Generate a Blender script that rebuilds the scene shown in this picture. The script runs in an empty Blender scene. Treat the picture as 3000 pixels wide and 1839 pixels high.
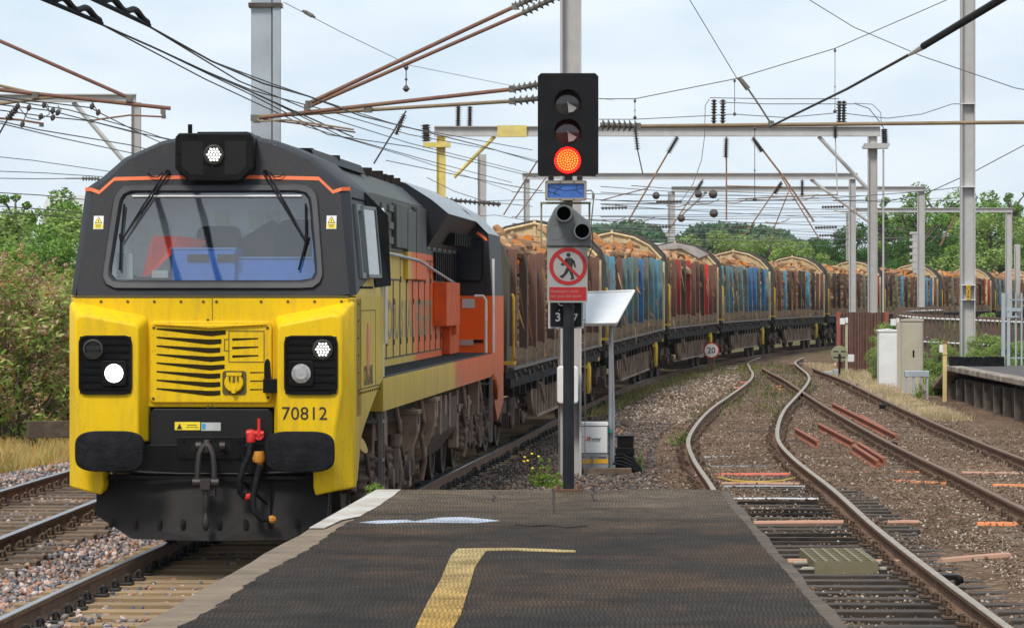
import bpy, bmesh, math, random
import numpy as np
from mathutils import Vector, Matrix
random.seed(7); RNG = np.random.default_rng(7)
scene = bpy.context.scene
C = scene.collection
R = math.radians
# ---------------------------------------------------------------- camera
F, CX, HY, HC = 11000.0, 1500.0, 867.0, 2.42      # focal length in photo pixels, centre, horizon row, eye height
cam = bpy.data.cameras.new('camera'); camo = bpy.data.objects.new('camera', cam); C.objects.link(camo)
cam.sensor_width = 36.0; cam.lens = 36.0*F/3000.0
cam.clip_start = 0.5; cam.clip_end = 6000
camo.location = (0, 0, HC)
camo.rotation_euler = (R(90) - math.atan(52.5/F), 0, 0)
scene.camera = camo
# ---------------------------------------------------------------- sky and sun (bright overcast)
SUN_EL, SUN_AZ = R(52), R(205)
w = bpy.data.worlds.new('World'); scene.world = w; w.use_nodes = True
nt = w.node_tree; nt.nodes.clear()
out = nt.nodes.new('ShaderNodeOutputWorld'); bg = nt.nodes.new('ShaderNodeBackground'); bg.inputs[1].default_value = 0.1
sky = nt.nodes.new('ShaderNodeTexSky'); sky.sky_type = 'NISHITA'; sky.sun_disc = False
sky.sun_elevation = SUN_EL; sky.sun_rotation = SUN_AZ; sky.air_density = 1.2; sky.dust_density = 1.5
tc = nt.nodes.new('ShaderNodeTexCoord')
mp = nt.nodes.new('ShaderNodeMapping'); mp.inputs['Scale'].default_value = (1.0, 1.0, 3.2)
nz = nt.nodes.new('ShaderNodeTexNoise'); nz.inputs['Scale'].default_value = 13; nz.inputs['Detail'].default_value = 5; nz.inputs['Roughness'].default_value = .5
cr = nt.nodes.new('ShaderNodeValToRGB')
cr.color_ramp.elements[0].position = .30; cr.color_ramp.elements[0].color = (3.35, 4.1, 4.8, 1)
cr.color_ramp.elements[1].position = .62; cr.color_ramp.elements[1].color = (4.4, 4.85, 5.2, 1)
mx = nt.nodes.new('ShaderNodeMix'); mx.data_type = 'RGBA'; mx.inputs[0].default_value = .97
for a, b in ((tc.outputs['Generated'], mp.inputs[0]), (mp.outputs[0], nz.inputs[0]), (nz.outputs[0], cr.inputs[0]),
             (sky.outputs[0], mx.inputs[6]), (cr.outputs[0], mx.inputs[7]), (mx.outputs[2], bg.inputs[0]), (bg.outputs[0], out.inputs[0])):
    nt.links.new(a, b)
sl = bpy.data.lights.new('sun', 'SUN'); sl.energy = 1.5; sl.angle = R(14); sl.color = (1, .95, .87)
so = bpy.data.objects.new('sun', sl); C.objects.link(so)
d = Vector((math.sin(SUN_AZ)*math.cos(SUN_EL), math.cos(SUN_AZ)*math.cos(SUN_EL), math.sin(SUN_EL)))
so.rotation_euler = (-d).to_track_quat('-Z', 'Y').to_euler()
vs = scene.view_settings; vs.view_transform = 'Standard'; vs.look = 'None'; vs.gamma = 1; vs.use_curve_mapping = False; vs.exposure = 1.0
scene.display_settings.display_device = 'sRGB'
scene.cycles.max_bounces = 6; scene.cycles.transparent_max_bounces = 12

# ---------------------------------------------------------------- helpers
def zr(D):                                         # height of the rails above the near track: the line climbs a little
    t = min(max((D-55)/45, 0), 1); return .28*t*t*(3-2*t)
def W(px, py, D): return Vector(((px-CX)*D/F, D, HC-(py-HY)*D/F))
def G(px, py, dz=0):                               # where the pixel's ray meets the ground at rail height + dz
    D = 60.
    for _ in range(40): D = .5*D + .5*F*(HC-zr(D)-dz)/(py-HY)
    return Vector(((px-CX)*D/F, D, zr(D)+dz))
def hermite(pts):
    xs = [p[0] for p in pts]; ys = [p[1] for p in pts]; n = len(xs)
    sl_ = [(ys[i+1]-ys[i])/(xs[i+1]-xs[i]) for i in range(n-1)]
    m = [sl_[0]]+[(sl_[i-1]+sl_[i])/2 for i in range(1, n-1)]+[sl_[-1]]
    def f(x):
        if x <= xs[0]: return ys[0]+m[0]*(x-xs[0])
        if x >= xs[-1]: return ys[-1]+m[-1]*(x-xs[-1])
        i = max(j for j in range(n-1) if xs[j] <= x); h = xs[i+1]-xs[i]; t = (x-xs[i])/h
        return (2*t**3-3*t*t+1)*ys[i]+(t**3-2*t*t+t)*h*m[i]+(-2*t**3+3*t*t)*ys[i+1]+(t**3-t*t)*h*m[i+1]
    return f

class MB:
    def __init__(s): s.v = []; s.f = []; s.m = []
    def add(s, vs, fs, mi=0, M=None):
        o = len(s.v)
        s.v += [tuple(M @ Vector(p)) for p in vs] if M else [tuple(p) for p in vs]
        s.f += [tuple(i+o for i in f) for f in fs]; s.m += [mi]*len(fs); return s
    def box(s, x0, x1, y0, y1, z0, z1, mi=0, M=None):
        return s.add([(x0,y0,z0),(x1,y0,z0),(x1,y1,z0),(x0,y1,z0),(x0,y0,z1),(x1,y0,z1),(x1,y1,z1),(x0,y1,z1)],
                     [(0,3,2,1),(4,5,6,7),(0,1,5,4),(1,2,6,5),(2,3,7,6),(3,0,4,7)], mi, M)
    def prism(s, poly, ax, a, b, mi=0, M=None, poly2=None):
        n = len(poly); q = poly2 or poly
        mk = {'y': lambda p, t: (p[0], t, p[1]), 'x': lambda p, t: (t, p[0], p[1]), 'z': lambda p, t: (p[0], p[1], t)}[ax]
        vs = [mk(p, a) for p in poly]+[mk(p, b) for p in q]
        fs = [tuple(range(n)), tuple(reversed(range(n, 2*n)))]+[(i, n+i, n+(i+1) % n, (i+1) % n) for i in range(n)]
        return s.add(vs, fs, mi, M)
    def tube(s, pts, r, n=8, mi=0, M=None):
        pts = [Vector(p) for p in pts]; k = len(pts); vs = []; fs = []; up = None
        rr = r if hasattr(r, '__len__') else [r]*k
        for i, p in enumerate(pts):
            t = (pts[min(i+1, k-1)]-pts[max(i-1, 0)]).normalized()
            if up is None: up = Vector((0, 0, 1)) if abs(t.z) < .9 else Vector((1, 0, 0))
            a = t.cross(up)
            if a.length < 1e-4: up = Vector((1, .3, 0)); a = t.cross(up)
            a.normalize(); b = a.cross(t).normalized(); up = b
            for j in range(n):
                an = 2*math.pi*j/n; vs.append(p+a*(math.cos(an)*rr[i])+b*(math.sin(an)*rr[i]))
        for i in range(k-1):
            for j in range(n): fs.append((i*n+j, i*n+(j+1) % n, (i+1)*n+(j+1) % n, (i+1)*n+j))
        fs.append(tuple(reversed(range(n)))); fs.append(tuple(range((k-1)*n, k*n)))
        return s.add(vs, fs, mi, M)
    def lathe(s, prof, p0, d, n=16, mi=0, M=None):     # prof: (radius, distance along d)
        p0 = Vector(p0); d = Vector(d).normalized(); a = d.orthogonal().normalized(); b = d.cross(a); vs = []; fs = []
        for r, h in prof:
            for j in range(n):
                an = 2*math.pi*(j+.5)/n; vs.append(p0+d*h+a*(math.cos(an)*r)+b*(math.sin(an)*r))
        k = len(prof)
        for i in range(k-1):
            for j in range(n): fs.append((i*n+j, i*n+(j+1) % n, (i+1)*n+(j+1) % n, (i+1)*n+j))
        fs.append(tuple(reversed(range(n)))); fs.append(tuple(range((k-1)*n, k*n)))
        return s.add(vs, fs, mi, M)
    def disc(s, c, d, r, t=.01, n=24, mi=0, M=None): return s.lathe([(r, 0), (r, t)], c, d, n, mi, M)
    def build(s, name, mats, parent=None, smooth=False, bevel=0, seg=2, loc=None, normals=True):
        me = bpy.data.meshes.new(name); me.from_pydata(s.v, [], s.f)
        mats = mats if isinstance(mats, (list, tuple)) else [mats]
        for m in mats: me.materials.append(m)
        if len(mats) > 1: me.polygons.foreach_set('material_index', s.m)
        if normals:
            bm = bmesh.new(); bm.from_mesh(me); bmesh.ops.recalc_face_normals(bm, faces=bm.faces[:]); bm.to_mesh(me); bm.free()
        if smooth:
            me.polygons.foreach_set('use_smooth', [True]*len(me.polygons)); me.set_sharp_from_angle(angle=R(38))
        me.update()
        o = bpy.data.objects.new(name, me); C.objects.link(o)
        if parent: o.parent = parent
        if loc is not None: o.location = loc
        if bevel:
            b = o.modifiers.new('bevel', 'BEVEL'); b.width = bevel; b.segments = seg; b.limit_method = 'ANGLE'; b.angle_limit = R(30)
        return o
def tag(o, label=None, cat=None, group=None, kind=None):
    if label: o['label'] = label
    if cat: o['category'] = cat
    if group: o['group'] = group
    if kind: o['kind'] = kind
    return o
def empty(name, loc, rz=0, label=None, cat=None, group=None):
    o = bpy.data.objects.new(name, None); C.objects.link(o); o.location = loc; o.rotation_euler = (0, 0, rz)
    o.empty_display_size = .3
    return tag(o, label, cat, group)
def copy_tree(o, parent=None, kids=None):
    c = o.copy(); C.objects.link(c); c.parent = parent
    for ch in (KIDS.get(o.name, []) if kids is None else kids): copy_tree(ch, c)
    return c
KIDS = {}
def index_kids():
    KIDS.clear()
    for o in bpy.data.objects:
        if o.parent: KIDS.setdefault(o.parent.name, []).append(o)
def text_mesh(name, s, size, mat, parent=None, M=None, bold=.0, ext=.0015, align='CENTER', spacing=1.0):
    cu = bpy.data.curves.new(name, 'FONT'); cu.body = s; cu.size = size; cu.align_x = align; cu.align_y = 'CENTER'; cu.extrude = ext; cu.offset = bold
    cu.space_character = spacing; cu.resolution_u = 3
    t = bpy.data.objects.new('tmp', cu); C.objects.link(t)
    dg = bpy.context.evaluated_depsgraph_get(); dg.update()
    me = bpy.data.meshes.new_from_object(t.evaluated_get(dg)); bpy.data.objects.remove(t); me.name = name
    me.materials.clear(); me.materials.append(mat)
    if M: me.transform(M)
    o = bpy.data.objects.new(name, me); C.objects.link(o)
    if parent: o.parent = parent
    return o
FACE_CAM = Matrix(((1,0,0,0),(0,0,-1,0),(0,1,0,0),(0,0,0,1)))     # text in the xz plane, read from -y

# ---------------------------------------------------------------- materials
def mat(name, col, rough=.6, metal=0., var=.12, scale=6., dirt=None, damt=.35, dscale=1.6, dstretch=(1,1,1), bump=0., bscale=40., spec=.5, emit=None, estr=1., coat=0., rand=0.):
    m = bpy.data.materials.new(name); m.use_nodes = True; n = m.node_tree.nodes; L = m.node_tree.links
    b = n['Principled BSDF']; b.inputs['Roughness'].default_value = rough; b.inputs['Metallic'].default_value = metal
    b.inputs['Specular IOR Level'].default_value = spec; b.inputs['Coat Weight'].default_value = coat
    t = n.new('ShaderNodeTexCoord')
    nz = n.new('ShaderNodeTexNoise'); nz.inputs['Scale'].default_value = scale; nz.inputs['Detail'].default_value = 5; L.new(t.outputs['Object'], nz.inputs[0])
    r = n.new('ShaderNodeMapRange'); r.inputs[1].default_value = .3; r.inputs[2].default_value = .7; r.inputs[3].default_value = 1-var; r.inputs[4].default_value = 1+var
    L.new(nz.outputs[0], r.inputs[0]); src = r.outputs[0]
    if rand:
        oi = n.new('ShaderNodeObjectInfo'); r2 = n.new('ShaderNodeMapRange'); r2.inputs[3].default_value = 1-rand; r2.inputs[4].default_value = 1+rand
        L.new(oi.outputs['Random'], r2.inputs[0]); mu = n.new('ShaderNodeMath'); mu.operation = 'MULTIPLY'; L.new(src, mu.inputs[0]); L.new(r2.outputs[0], mu.inputs[1]); src = mu.outputs[0]
    v = n.new('ShaderNodeVectorMath'); v.operation = 'SCALE'; v.inputs[0].default_value = col; L.new(src, v.inputs['Scale']); c = v.outputs[0]
    if dirt:
        mpn = n.new('ShaderNodeMapping'); mpn.inputs['Scale'].default_value = dstretch; L.new(t.outputs['Object'], mpn.inputs[0])
        n2 = n.new('ShaderNodeTexNoise'); n2.inputs['Scale'].default_value = dscale; n2.inputs['Detail'].default_value = 7; n2.inputs['Roughness'].default_value = .65; L.new(mpn.outputs[0], n2.inputs[0])
        rr = n.new('ShaderNodeMapRange'); rr.inputs[1].default_value = .42; rr.inputs[2].default_value = .72; rr.inputs[3].default_value = 0; rr.inputs[4].default_value = damt; L.new(n2.outputs[0], rr.inputs[0])
        x = n.new('ShaderNodeMix'); x.data_type = 'RGBA'; L.new(rr.outputs[0], x.inputs[0]); L.new(c, x.inputs[6]); x.inputs[7].default_value = (*dirt, 1); c = x.outputs[2]
    L.new(c, b.inputs['Base Color'])
    if bump:
        n3 = n.new('ShaderNodeTexNoise'); n3.inputs['Scale'].default_value = bscale; n3.inputs['Detail'].default_value = 4; L.new(t.outputs['Object'], n3.inputs[0])
        bp = n.new('ShaderNodeBump'); bp.inputs['Strength'].default_value = bump; bp.inputs['Distance'].default_value = .01; L.new(n3.outputs[0], bp.inputs['Height']); L.new(bp.outputs[0], b.inputs['Normal'])
    if emit:
        b.inputs['Emission Color'].default_value = (*emit, 1); b.inputs['Emission Strength'].default_value = estr
    m.diffuse_color = (*col, 1)
    return m
def ramp_random_mat(name, cols, rough=.85, obj=False, bump=0., noise=True):
    m = bpy.data.materials.new(name); m.use_nodes = True; n = m.node_tree.nodes; L = m.node_tree.links; b = n['Principled BSDF']
    b.inputs['Roughness'].default_value = rough; b.inputs['Specular IOR Level'].default_value = .25
    if obj: g = n.new('ShaderNodeObjectInfo'); s = g.outputs['Random']
    else: g = n.new('ShaderNodeNewGeometry'); s = g.outputs['Random Per Island']
    cr = n.new('ShaderNodeValToRGB'); e = cr.color_ramp.elements; k = len(cols)
    cr.color_ramp.interpolation = 'CONSTANT' if k > 4 else 'LINEAR'
    e[0].color = (*cols[0], 1); e[1].color = (*cols[-1], 1); e[1].position = 1-1/k if k > 4 else 1
    for i in range(1, k-1): q = e.new(i/k if k > 4 else i/(k-1)); q.color = (*cols[i], 1)
    L.new(s, cr.inputs[0]); c = cr.outputs[0]
    if noise:
        t = n.new('ShaderNodeTexCoord'); nz = n.new('ShaderNodeTexNoise'); nz.inputs['Scale'].default_value = .9; nz.inputs['Detail'].default_value = 3; L.new(t.outputs['Object'], nz.inputs[0])
        r = n.new('ShaderNodeMapRange'); r.inputs[1].default_value = .3; r.inputs[2].default_value = .7; r.inputs[3].default_value = .75; r.inputs[4].default_value = 1.25; L.new(nz.outputs[0], r.inputs[0])
        v = n.new('ShaderNodeVectorMath'); v.operation = 'SCALE'; L.new(c, v.inputs[0]); L.new(r.outputs[0], v.inputs['Scale']); c = v.outputs[0]
    L.new(c, b.inputs['Base Color']); return m
def leaf_mat(name, cols, trans=.35):
    m = ramp_random_mat(name, cols, .6, False)
    n = m.node_tree.nodes; L = m.node_tree.links; b = n['Principled BSDF']; c = b.inputs['Base Color'].links[0].from_socket
    tr = n.new('ShaderNodeBsdfTranslucent'); L.new(c, tr.inputs[0]); mxs = n.new('ShaderNodeMixShader'); mxs.inputs[0].default_value = trans
    L.new(b.outputs[0], mxs.inputs[1]); L.new(tr.outputs[0], mxs.inputs[2]); L.new(mxs.outputs[0], n['Material Output'].inputs[0]); return m

GRIME = (.055, .04, .03)
MT = dict(
 black=mat('black_paint', (.004,.004,.005), .5, dirt=(.018,.015,.013), damt=.5, dscale=3, spec=.16),
 rubber=mat('black_rubber', (.006,.006,.008), .75, bump=1, bscale=30, dirt=(.022,.022,.026), damt=.7, dscale=9, spec=.2),
 under=mat('underframe_grime', (.10,.062,.042), .85, var=.3, scale=5, dirt=(.012,.010,.009), damt=.9, dscale=3.5, bump=.3),
 underdark=mat('dark_underframe', (.010,.009,.008), .8, var=.3, spec=.2, dirt=(.05,.032,.022), damt=.5, dscale=3),
 steel=mat('dull_steel', (.28,.28,.29), .35, .9, dirt=(.12,.08,.06), damt=.4),
 railtop=mat('polished_rail_head', (.42,.42,.45), .28, 1., var=.15, scale=3),
 railtopdull=mat('worn_rail_head', (.38,.30,.22), .45, .6, var=.2, scale=3),
 rust=mat('rusty_rail_side', (.17,.092,.052), .85, var=.3, dirt=(.045,.028,.02), damt=.6, dscale=2.5, bump=.4),
 rustor=mat('orange_rust', (.30,.095,.045), .85, var=.3, dirt=(.12,.05,.035), damt=.6, dscale=4),
 galv=mat('galvanised_steel', (.42,.47,.52), .5, .35, var=.12, scale=2.5, dirt=(.3,.27,.24), damt=.5, dscale=1.5, dstretch=(1,1,.3)),
 mast=mat('pale_grey_mast_paint', (.46,.45,.445), .6, var=.06, dirt=(.33,.28,.24), damt=.45, dscale=1.2, dstretch=(1,1,.25)),
 yellowmast=mat('faded_yellow_paint', (.68,.55,.15), .6, dirt=(.5,.42,.3), damt=.4),
 pipe=mat('rust_red_tube', (.17,.075,.055), .75, var=.2, dirt=(.27,.15,.07), damt=.6, dscale=.9),
 pipeolive=mat('brown_tube', (.23,.16,.085), .7, var=.2, dirt=(.32,.27,.2), damt=.5, dscale=.8),
 insul=mat('brown_insulator', (.055,.035,.03), .35, dirt=(.2,.2,.2), damt=.3),
 insulgrey=mat('grey_insulator', (.10,.09,.075), .6, dirt=(.3,.28,.24), damt=.5, dscale=8),
 wire=mat('copper_wire', (.022,.02,.02), .6), wiregrey=mat('grey_wire', (.13,.13,.13), .5),
 white=mat('white_paint', (.74,.74,.73), .5, var=.04, dirt=(.45,.42,.38), damt=.35),
 cream=mat('cream_bulkhead', (.72,.55,.30), .7, var=.12, dirt=(.22,.13,.07), damt=.75, dscale=1.7, dstretch=(1,1,.5)),
 orange=mat('orange_paint', (.78,.13,.015), .45, dirt=(.3,.08,.03), damt=.3),
 yellow=mat('yellow_handle', (.68,.42,.02), .5, dirt=GRIME, damt=.4),
 red=mat('red_paint', (.62,.02,.015), .45), redsign=mat('red_sign', (.36,.008,.009), .55),
 amber=mat('amber_cock', (.6,.24,.02), .45, dirt=GRIME, damt=.4),
 yel_sign=mat('yellow_sticker', (.85,.66,.03), .5), ink=mat('printed_black', (.015,.015,.015), .5),
)
# ================================================================ GROUND, TRACKS, PLATFORMS
P1 = np.polyfit([27.6,34.5,52.4,71.4,84.2,93.6,108.5,120.6,139.6,160.8,180,199,217.4],
                [-2.33,-2.06,-.85,.82,2.17,3.17,4.75,6.35,9.5,13.5,17.85,22.6,27.7], 5)
off = .7175+.035
T1 = lambda D: float(np.polyval(P1, min(max(D, 24), 240)))-off + (0 if 24 <= D <= 240 else (.045*(D-24) if D < 24 else .33*(D-240)))
T0 = hermite([(0,-6.9),(20,-6.4),(37.9,-5.88),(47,-5.62),(53,-5.38),(75,-4.2),(100,-1.9),(130,2.6),(165,9.6),(200,18),(240,29)])
def from_rail(pts, side):       # centre line from points picked along one rail
    out_ = []
    for px, py in pts:
        g = G(px, py); out_.append((g.y, g.x-side*off))
    return sorted(out_)
T2 = hermite([(10,2.75),(27,2.88),(39,3.06),(47,3.28),(56.4,3.47),(62.4,3.68),(68,4.06),(76,4.76),(84,5.62),(91,6.36),(97,6.92),(104,7.42),(112,7.85),(122,8.45),(134,9.75)])
T3 = hermite([(10,6.25),(30,6.38),(43,6.60),(52,6.80),(65,7.02),(83,7.36),(98,7.8),(108,8.08),(118,8.45)])
gx = sorted(set([-2500,-1200,-600,-300,-150,-90,-60]+[round(-45+i*.75, 2) for i in range(134)]+[65,80,110,160,300,600,1200,2500]))
gy = sorted(set([-900,-300,-100,-40,-10]+[round(i*1.0, 2) for i in range(0, 250)]+[270,300,350,420,500,650,900,1400,2200,3600]))
def ground_z(x, y):
    z = zr(y)-.235
    if y > 20 and y < 235:
        d2 = x-T2(y)
        if -3.2 < d2 < 6.5: z += min(1, (d2+3.2)/.9)*((.030+.055*min(1,max(0,(y-44)/10))) if abs(d2) < 1.45 else .075)
        d1 = x-T1(y)
        if abs(d1) < .68: z += .034
        if .95 < d1 < 3 and y > 34: z += .085*min(1, (d1-.95)/.15)*min(1, (3-d1))
        d0 = x-T0(y)
        if d0 < -1.9: z -= min(.25, (-1.9-d0)*.2)
    z += .03*math.sin(x*1.7+y*.9)*math.sin(y*.63-x*.4) if abs(x) < 60 and 20 < y < 240 else 0
    return z
b = MB(); nx, ny = len(gx), len(gy)
b.v = [(x, y, ground_z(x, y)) for y in gy for x in gx]
b.f = [(j*nx+i, j*nx+i+1, (j+1)*nx+i+1, (j+1)*nx+i) for j in range(ny-1) for i in range(nx-1)]; b.m = [0]*len(b.f)
gm = bpy.data.materials.new('ballast_and_soil'); gm.use_nodes = True; n = gm.node_tree.nodes; L = gm.node_tree.links; bs = n['Principled BSDF']
bs.inputs['Roughness'].default_value = .95; bs.inputs['Specular IOR Level'].default_value = .1
t = n.new('ShaderNodeTexCoord')
vo = n.new('ShaderNodeTexVoronoi'); vo.inputs['Scale'].default_value = 17; L.new(t.outputs['Object'], vo.inputs[0])
sx = n.new('ShaderNodeSeparateXYZ'); L.new(vo.outputs['Color'], sx.inputs[0])
cr = n.new('ShaderNodeValToRGB'); e = cr.color_ramp.elements
cols = [(.065,.042,.03),(.18,.125,.088),(.11,.075,.053),(.24,.18,.135),(.14,.088,.058),(.32,.26,.21)]
e[0].color = (*cols[0],1); e[1].color = (*cols[-1],1)
for i in range(1, 5): q = e.new(i/5); q.color = (*cols[i],1)
L.new(sx.outputs[0], cr.inputs[0])
nz = n.new('ShaderNodeTexNoise'); nz.inputs['Scale'].default_value = .35; nz.inputs['Detail'].default_value = 8; nz.inputs['Roughness'].default_value = .65; L.new(t.outputs['Object'], nz.inputs[0])
r2 = n.new('ShaderNodeValToRGB'); r2.color_ramp.elements[0].position = .35; r2.color_ramp.elements[0].color = (.72,.66,.60,1); r2.color_ramp.elements[1].position = .68; r2.color_ramp.elements[1].color = (1.25,1.12,1.0,1)
L.new(nz.outputs[0], r2.inputs[0])
mu = n.new('ShaderNodeMix'); mu.data_type = 'RGBA'; mu.blend_type = 'MULTIPLY'; mu.inputs[0].default_value = 1; L.new(cr.outputs[0], mu.inputs[6]); L.new(r2.outputs[0], mu.inputs[7])
# grass / dry field away from the tracks
sp = n.new('ShaderNodeSeparateXYZ'); L.new(t.outputs['Object'], sp.inputs[0])
far = n.new('ShaderNodeMapRange'); far.inputs[1].default_value = 128; far.inputs[2].default_value = 170; L.new(sp.outputs[1], far.inputs[0])
lft = n.new('ShaderNodeMapRange'); lft.inputs[1].default_value = -8.0; lft.inputs[2].default_value = -9.5; L.new(sp.outputs[0], lft.inputs[0])
mxx = n.new('ShaderNodeMath'); mxx.operation = 'MAXIMUM'; L.new(far.outputs[0], mxx.inputs[0]); L.new(lft.outputs[0], mxx.inputs[1])
gc = n.new('ShaderNodeMix'); gc.data_type = 'RGBA'; gc.inputs[6].default_value = (.06,.085,.025,1); gc.inputs[7].default_value = (.22,.16,.07,1); L.new(nz.outputs[0], gc.inputs[0])
fm = n.new('ShaderNodeMix'); fm.data_type = 'RGBA'; L.new(mxx.outputs[0], fm.inputs[0]); L.new(mu.outputs[2], fm.inputs[6]); L.new(gc.outputs[2], fm.inputs[7])
L.new(fm.outputs[2], bs.inputs['Base Color'])
bp = n.new('ShaderNodeBump'); bp.inputs['Strength'].default_value = 1; bp.inputs['Distance'].default_value = .05; bp.invert = True; L.new(vo.outputs['Distance'], bp.inputs['Height']); L.new(bp.outputs[0], bs.inputs['Normal'])
go = b.build('ground', gm, normals=False); go['kind'] = 'structure'

# ---- loose stones (two stuff objects)
def ico():
    bm = bmesh.new(); bmesh.ops.create_icosphere(bm, subdivisions=1, radius=1); v = np.array([q.co[:] for q in bm.verts]); f = np.array([[q.index for q in fc.verts] for fc in bm.faces]); bm.free(); return v, f
IV, IF = ico()
def stones(name, pos, size, m, label, cat, zsq=.7):
    N = len(pos); s = size[:, None]*RNG.uniform(.6, 1.25, (N, 3)); s[:, 2] *= zsq
    th = RNG.uniform(0, 6.283, N); ax = RNG.normal(size=(N, 3)); ax /= np.linalg.norm(ax, axis=1)[:, None]
    v = IV[None]*(1+RNG.uniform(-.42, .30, (N, 12, 1)))*s[:, None, :]
    c, sn = np.cos(th)[:, None, None], np.sin(th)[:, None, None]; k = ax[:, None, :]
    v = v*c+np.cross(np.broadcast_to(k, v.shape), v)*sn+k*(v*k).sum(-1, keepdims=True)*(1-c)
    v = (v+pos[:, None, :]).reshape(-1, 3); f = (IF[None]+12*np.arange(N)[:, None, None]).reshape(-1, 3)
    me = bpy.data.meshes.new(name); me.vertices.add(len(v)); me.vertices.foreach_set('co', v.ravel().astype(np.float32))
    me.loops.add(f.size); me.loops.foreach_set('vertex_index', f.ravel().astype(np.int32)); me.polygons.add(len(f))
    me.polygons.foreach_set('loop_start', np.arange(0, f.size, 3, dtype=np.int32)); me.polygons.foreach_set('loop_total', np.full(len(f), 3, dtype=np.int32))
    me.materials.append(m); me.update(calc_edges=True); me.validate()
    o = bpy.data.objects.new(name, me); C.objects.link(o); tag(o, label, cat, kind='stuff'); return o
def scatter(N, D0, D1, xa, xb, avoid=None, power=1.6):
    u = RNG.uniform(0, 1, N); D = 1/((1-u)/D0**(power-1)+u/D1**(power-1))**(1/(power-1)) if power != 1 else D0+(D1-D0)*u
    t = RNG.uniform(0, 1, N); a = np.array([xa(x) for x in D]); bb = np.array([xb(x) for x in D]); X = a+(bb-a)*t; tops = ((X-np.array([T2(q) for q in D])) > -1.3).astype(float)
    z = np.array([ground_z(x, y) for x, y in zip(X, D)])
    return np.stack([X, D, z+RNG.uniform(-.005, .03, N)], 1)
sm1 = ramp_random_mat('granite_chips', [(.20,.17,.165),(.32,.25,.22),(.10,.105,.13),(.42,.27,.21),(.25,.22,.21),(.36,.18,.11),(.15,.15,.17),(.50,.42,.38)], .9)
sm2 = ramp_random_mat('brown_chips', [(.16,.11,.075),(.24,.165,.115),(.10,.07,.05),(.20,.125,.08),(.29,.22,.165),(.17,.13,.10),(.46,.39,.33),(.13,.09,.06)], .95)
sm3 = ramp_random_mat('dark_grey_chips', [(.085,.07,.062),(.14,.115,.10),(.05,.043,.042),(.18,.11,.075),(.105,.095,.095),(.24,.185,.15)], .95)
pL = scatter(42000, 25.5, 60, lambda D: T0(D)-3.0, lambda D: T1(D)+.66)
near1 = np.abs(pL[:, 0]-np.array([T1(q) for q in pL[:, 1]])) < .72; keep = ~near1 | (RNG.uniform(0, 1, len(pL)) < .22)
stones('pink_and_grey_ballast', pL[keep], RNG.uniform(.018, .040, keep.sum()), sm1, 'pink, grey and tan crushed stone ballast between the two left tracks', 'ballast')
pM = np.concatenate([scatter(34000, 33, 75, lambda D: T1(D)+.3, lambda D: T2(D)-1.3)])
stones('grey_ballast', pM, RNG.uniform(.016, .036, len(pM)), sm3, 'dark grey ballast stones beside the timber train behind the platform end', 'ballast')
pR = scatter(60000, 25.5, 110, lambda D: T2(D)-1.7, lambda D: max(T3(D)+1.5, T3(D)+2.6 if D < 70 else 0), power=1.9)
pF = scatter(16000, 72, 118, lambda D: T1(D)+1.6, lambda D: T2(D)-1.1, power=1.3)
stones('far_ballast', pF, RNG.uniform(.018, .045, len(pF)), sm2, 'brown and grey stones between the timber train and the turnout', 'ballast')
stones('brown_ballast', pR, RNG.uniform(.009, .022, len(pR)), sm2, 'fine brown ballast stones around the curved tracks on the right', 'ballast')

# ---- tracks
def rail_mesh(fn, side, D0, D1, step, name, parent, topm):
    prof = [(-.07,-.159),(-.07,-.148),(-.012,-.13),(-.010,-.045),(-.035,-.035),(-.035,-.006),(-.028,0),(.028,0),(.035,-.006),(.035,-.035),(.010,-.045),(.012,-.13),(.07,-.148),(.07,-.159)]
    k = len(prof); b = MB(); D = D0; rows = 0
    while D <= D1+1e-6:
        x = fn(D); dx = (fn(D+.05)-fn(D-.05))/.1; nrm = Vector((1, -dx, 0)).normalized()
        c = Vector((x, D, zr(D)))+nrm*(side*off)
        for px, pz in prof: b.v.append(tuple(c+nrm*px+Vector((0, 0, pz))))
        rows += 1; D += step
    for r in range(rows-1):
        for j in range(k):
            b.f.append((r*k+j, r*k+(j+1) % k, (r+1)*k+(j+1) % k, (r+1)*k+j)); b.m.append(1 if j in (5, 6, 7) else 0)
    b.f.append(tuple(range(k))); b.m.append(0); b.f.append(tuple(range((rows-1)*k, rows*k))); b.m.append(0)
    return b.build(name, [MT['rust'], topm], parent)
def sleeper_mb(hw, d, w_, clip=True, seed=0):
    b = MB(); rd = random.Random(seed)
    b.box(-hw, hw, -w_, w_, -d-.165, -.163)
    for sx_ in (-1, 1):
        for s2 in (-1, 1):
            x = sx_*off+s2*.12
            b.box(x-.06, x+.06, -.09, .09, -.162, -.135, 1)
            if clip:
                b.tube([(x-.03*s2,-.07,-.135),(x-.02*s2,-.05,-.085),(x+.02*s2,.0,-.075),(x+.03*s2,.05,-.085),(x+.035*s2,.07,-.135)], .013, 5, 1)
                b.box(x+.01*s2-.02, x+.01*s2+.02, -.02, .02, -.135, -.06, 1)
    return b
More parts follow.
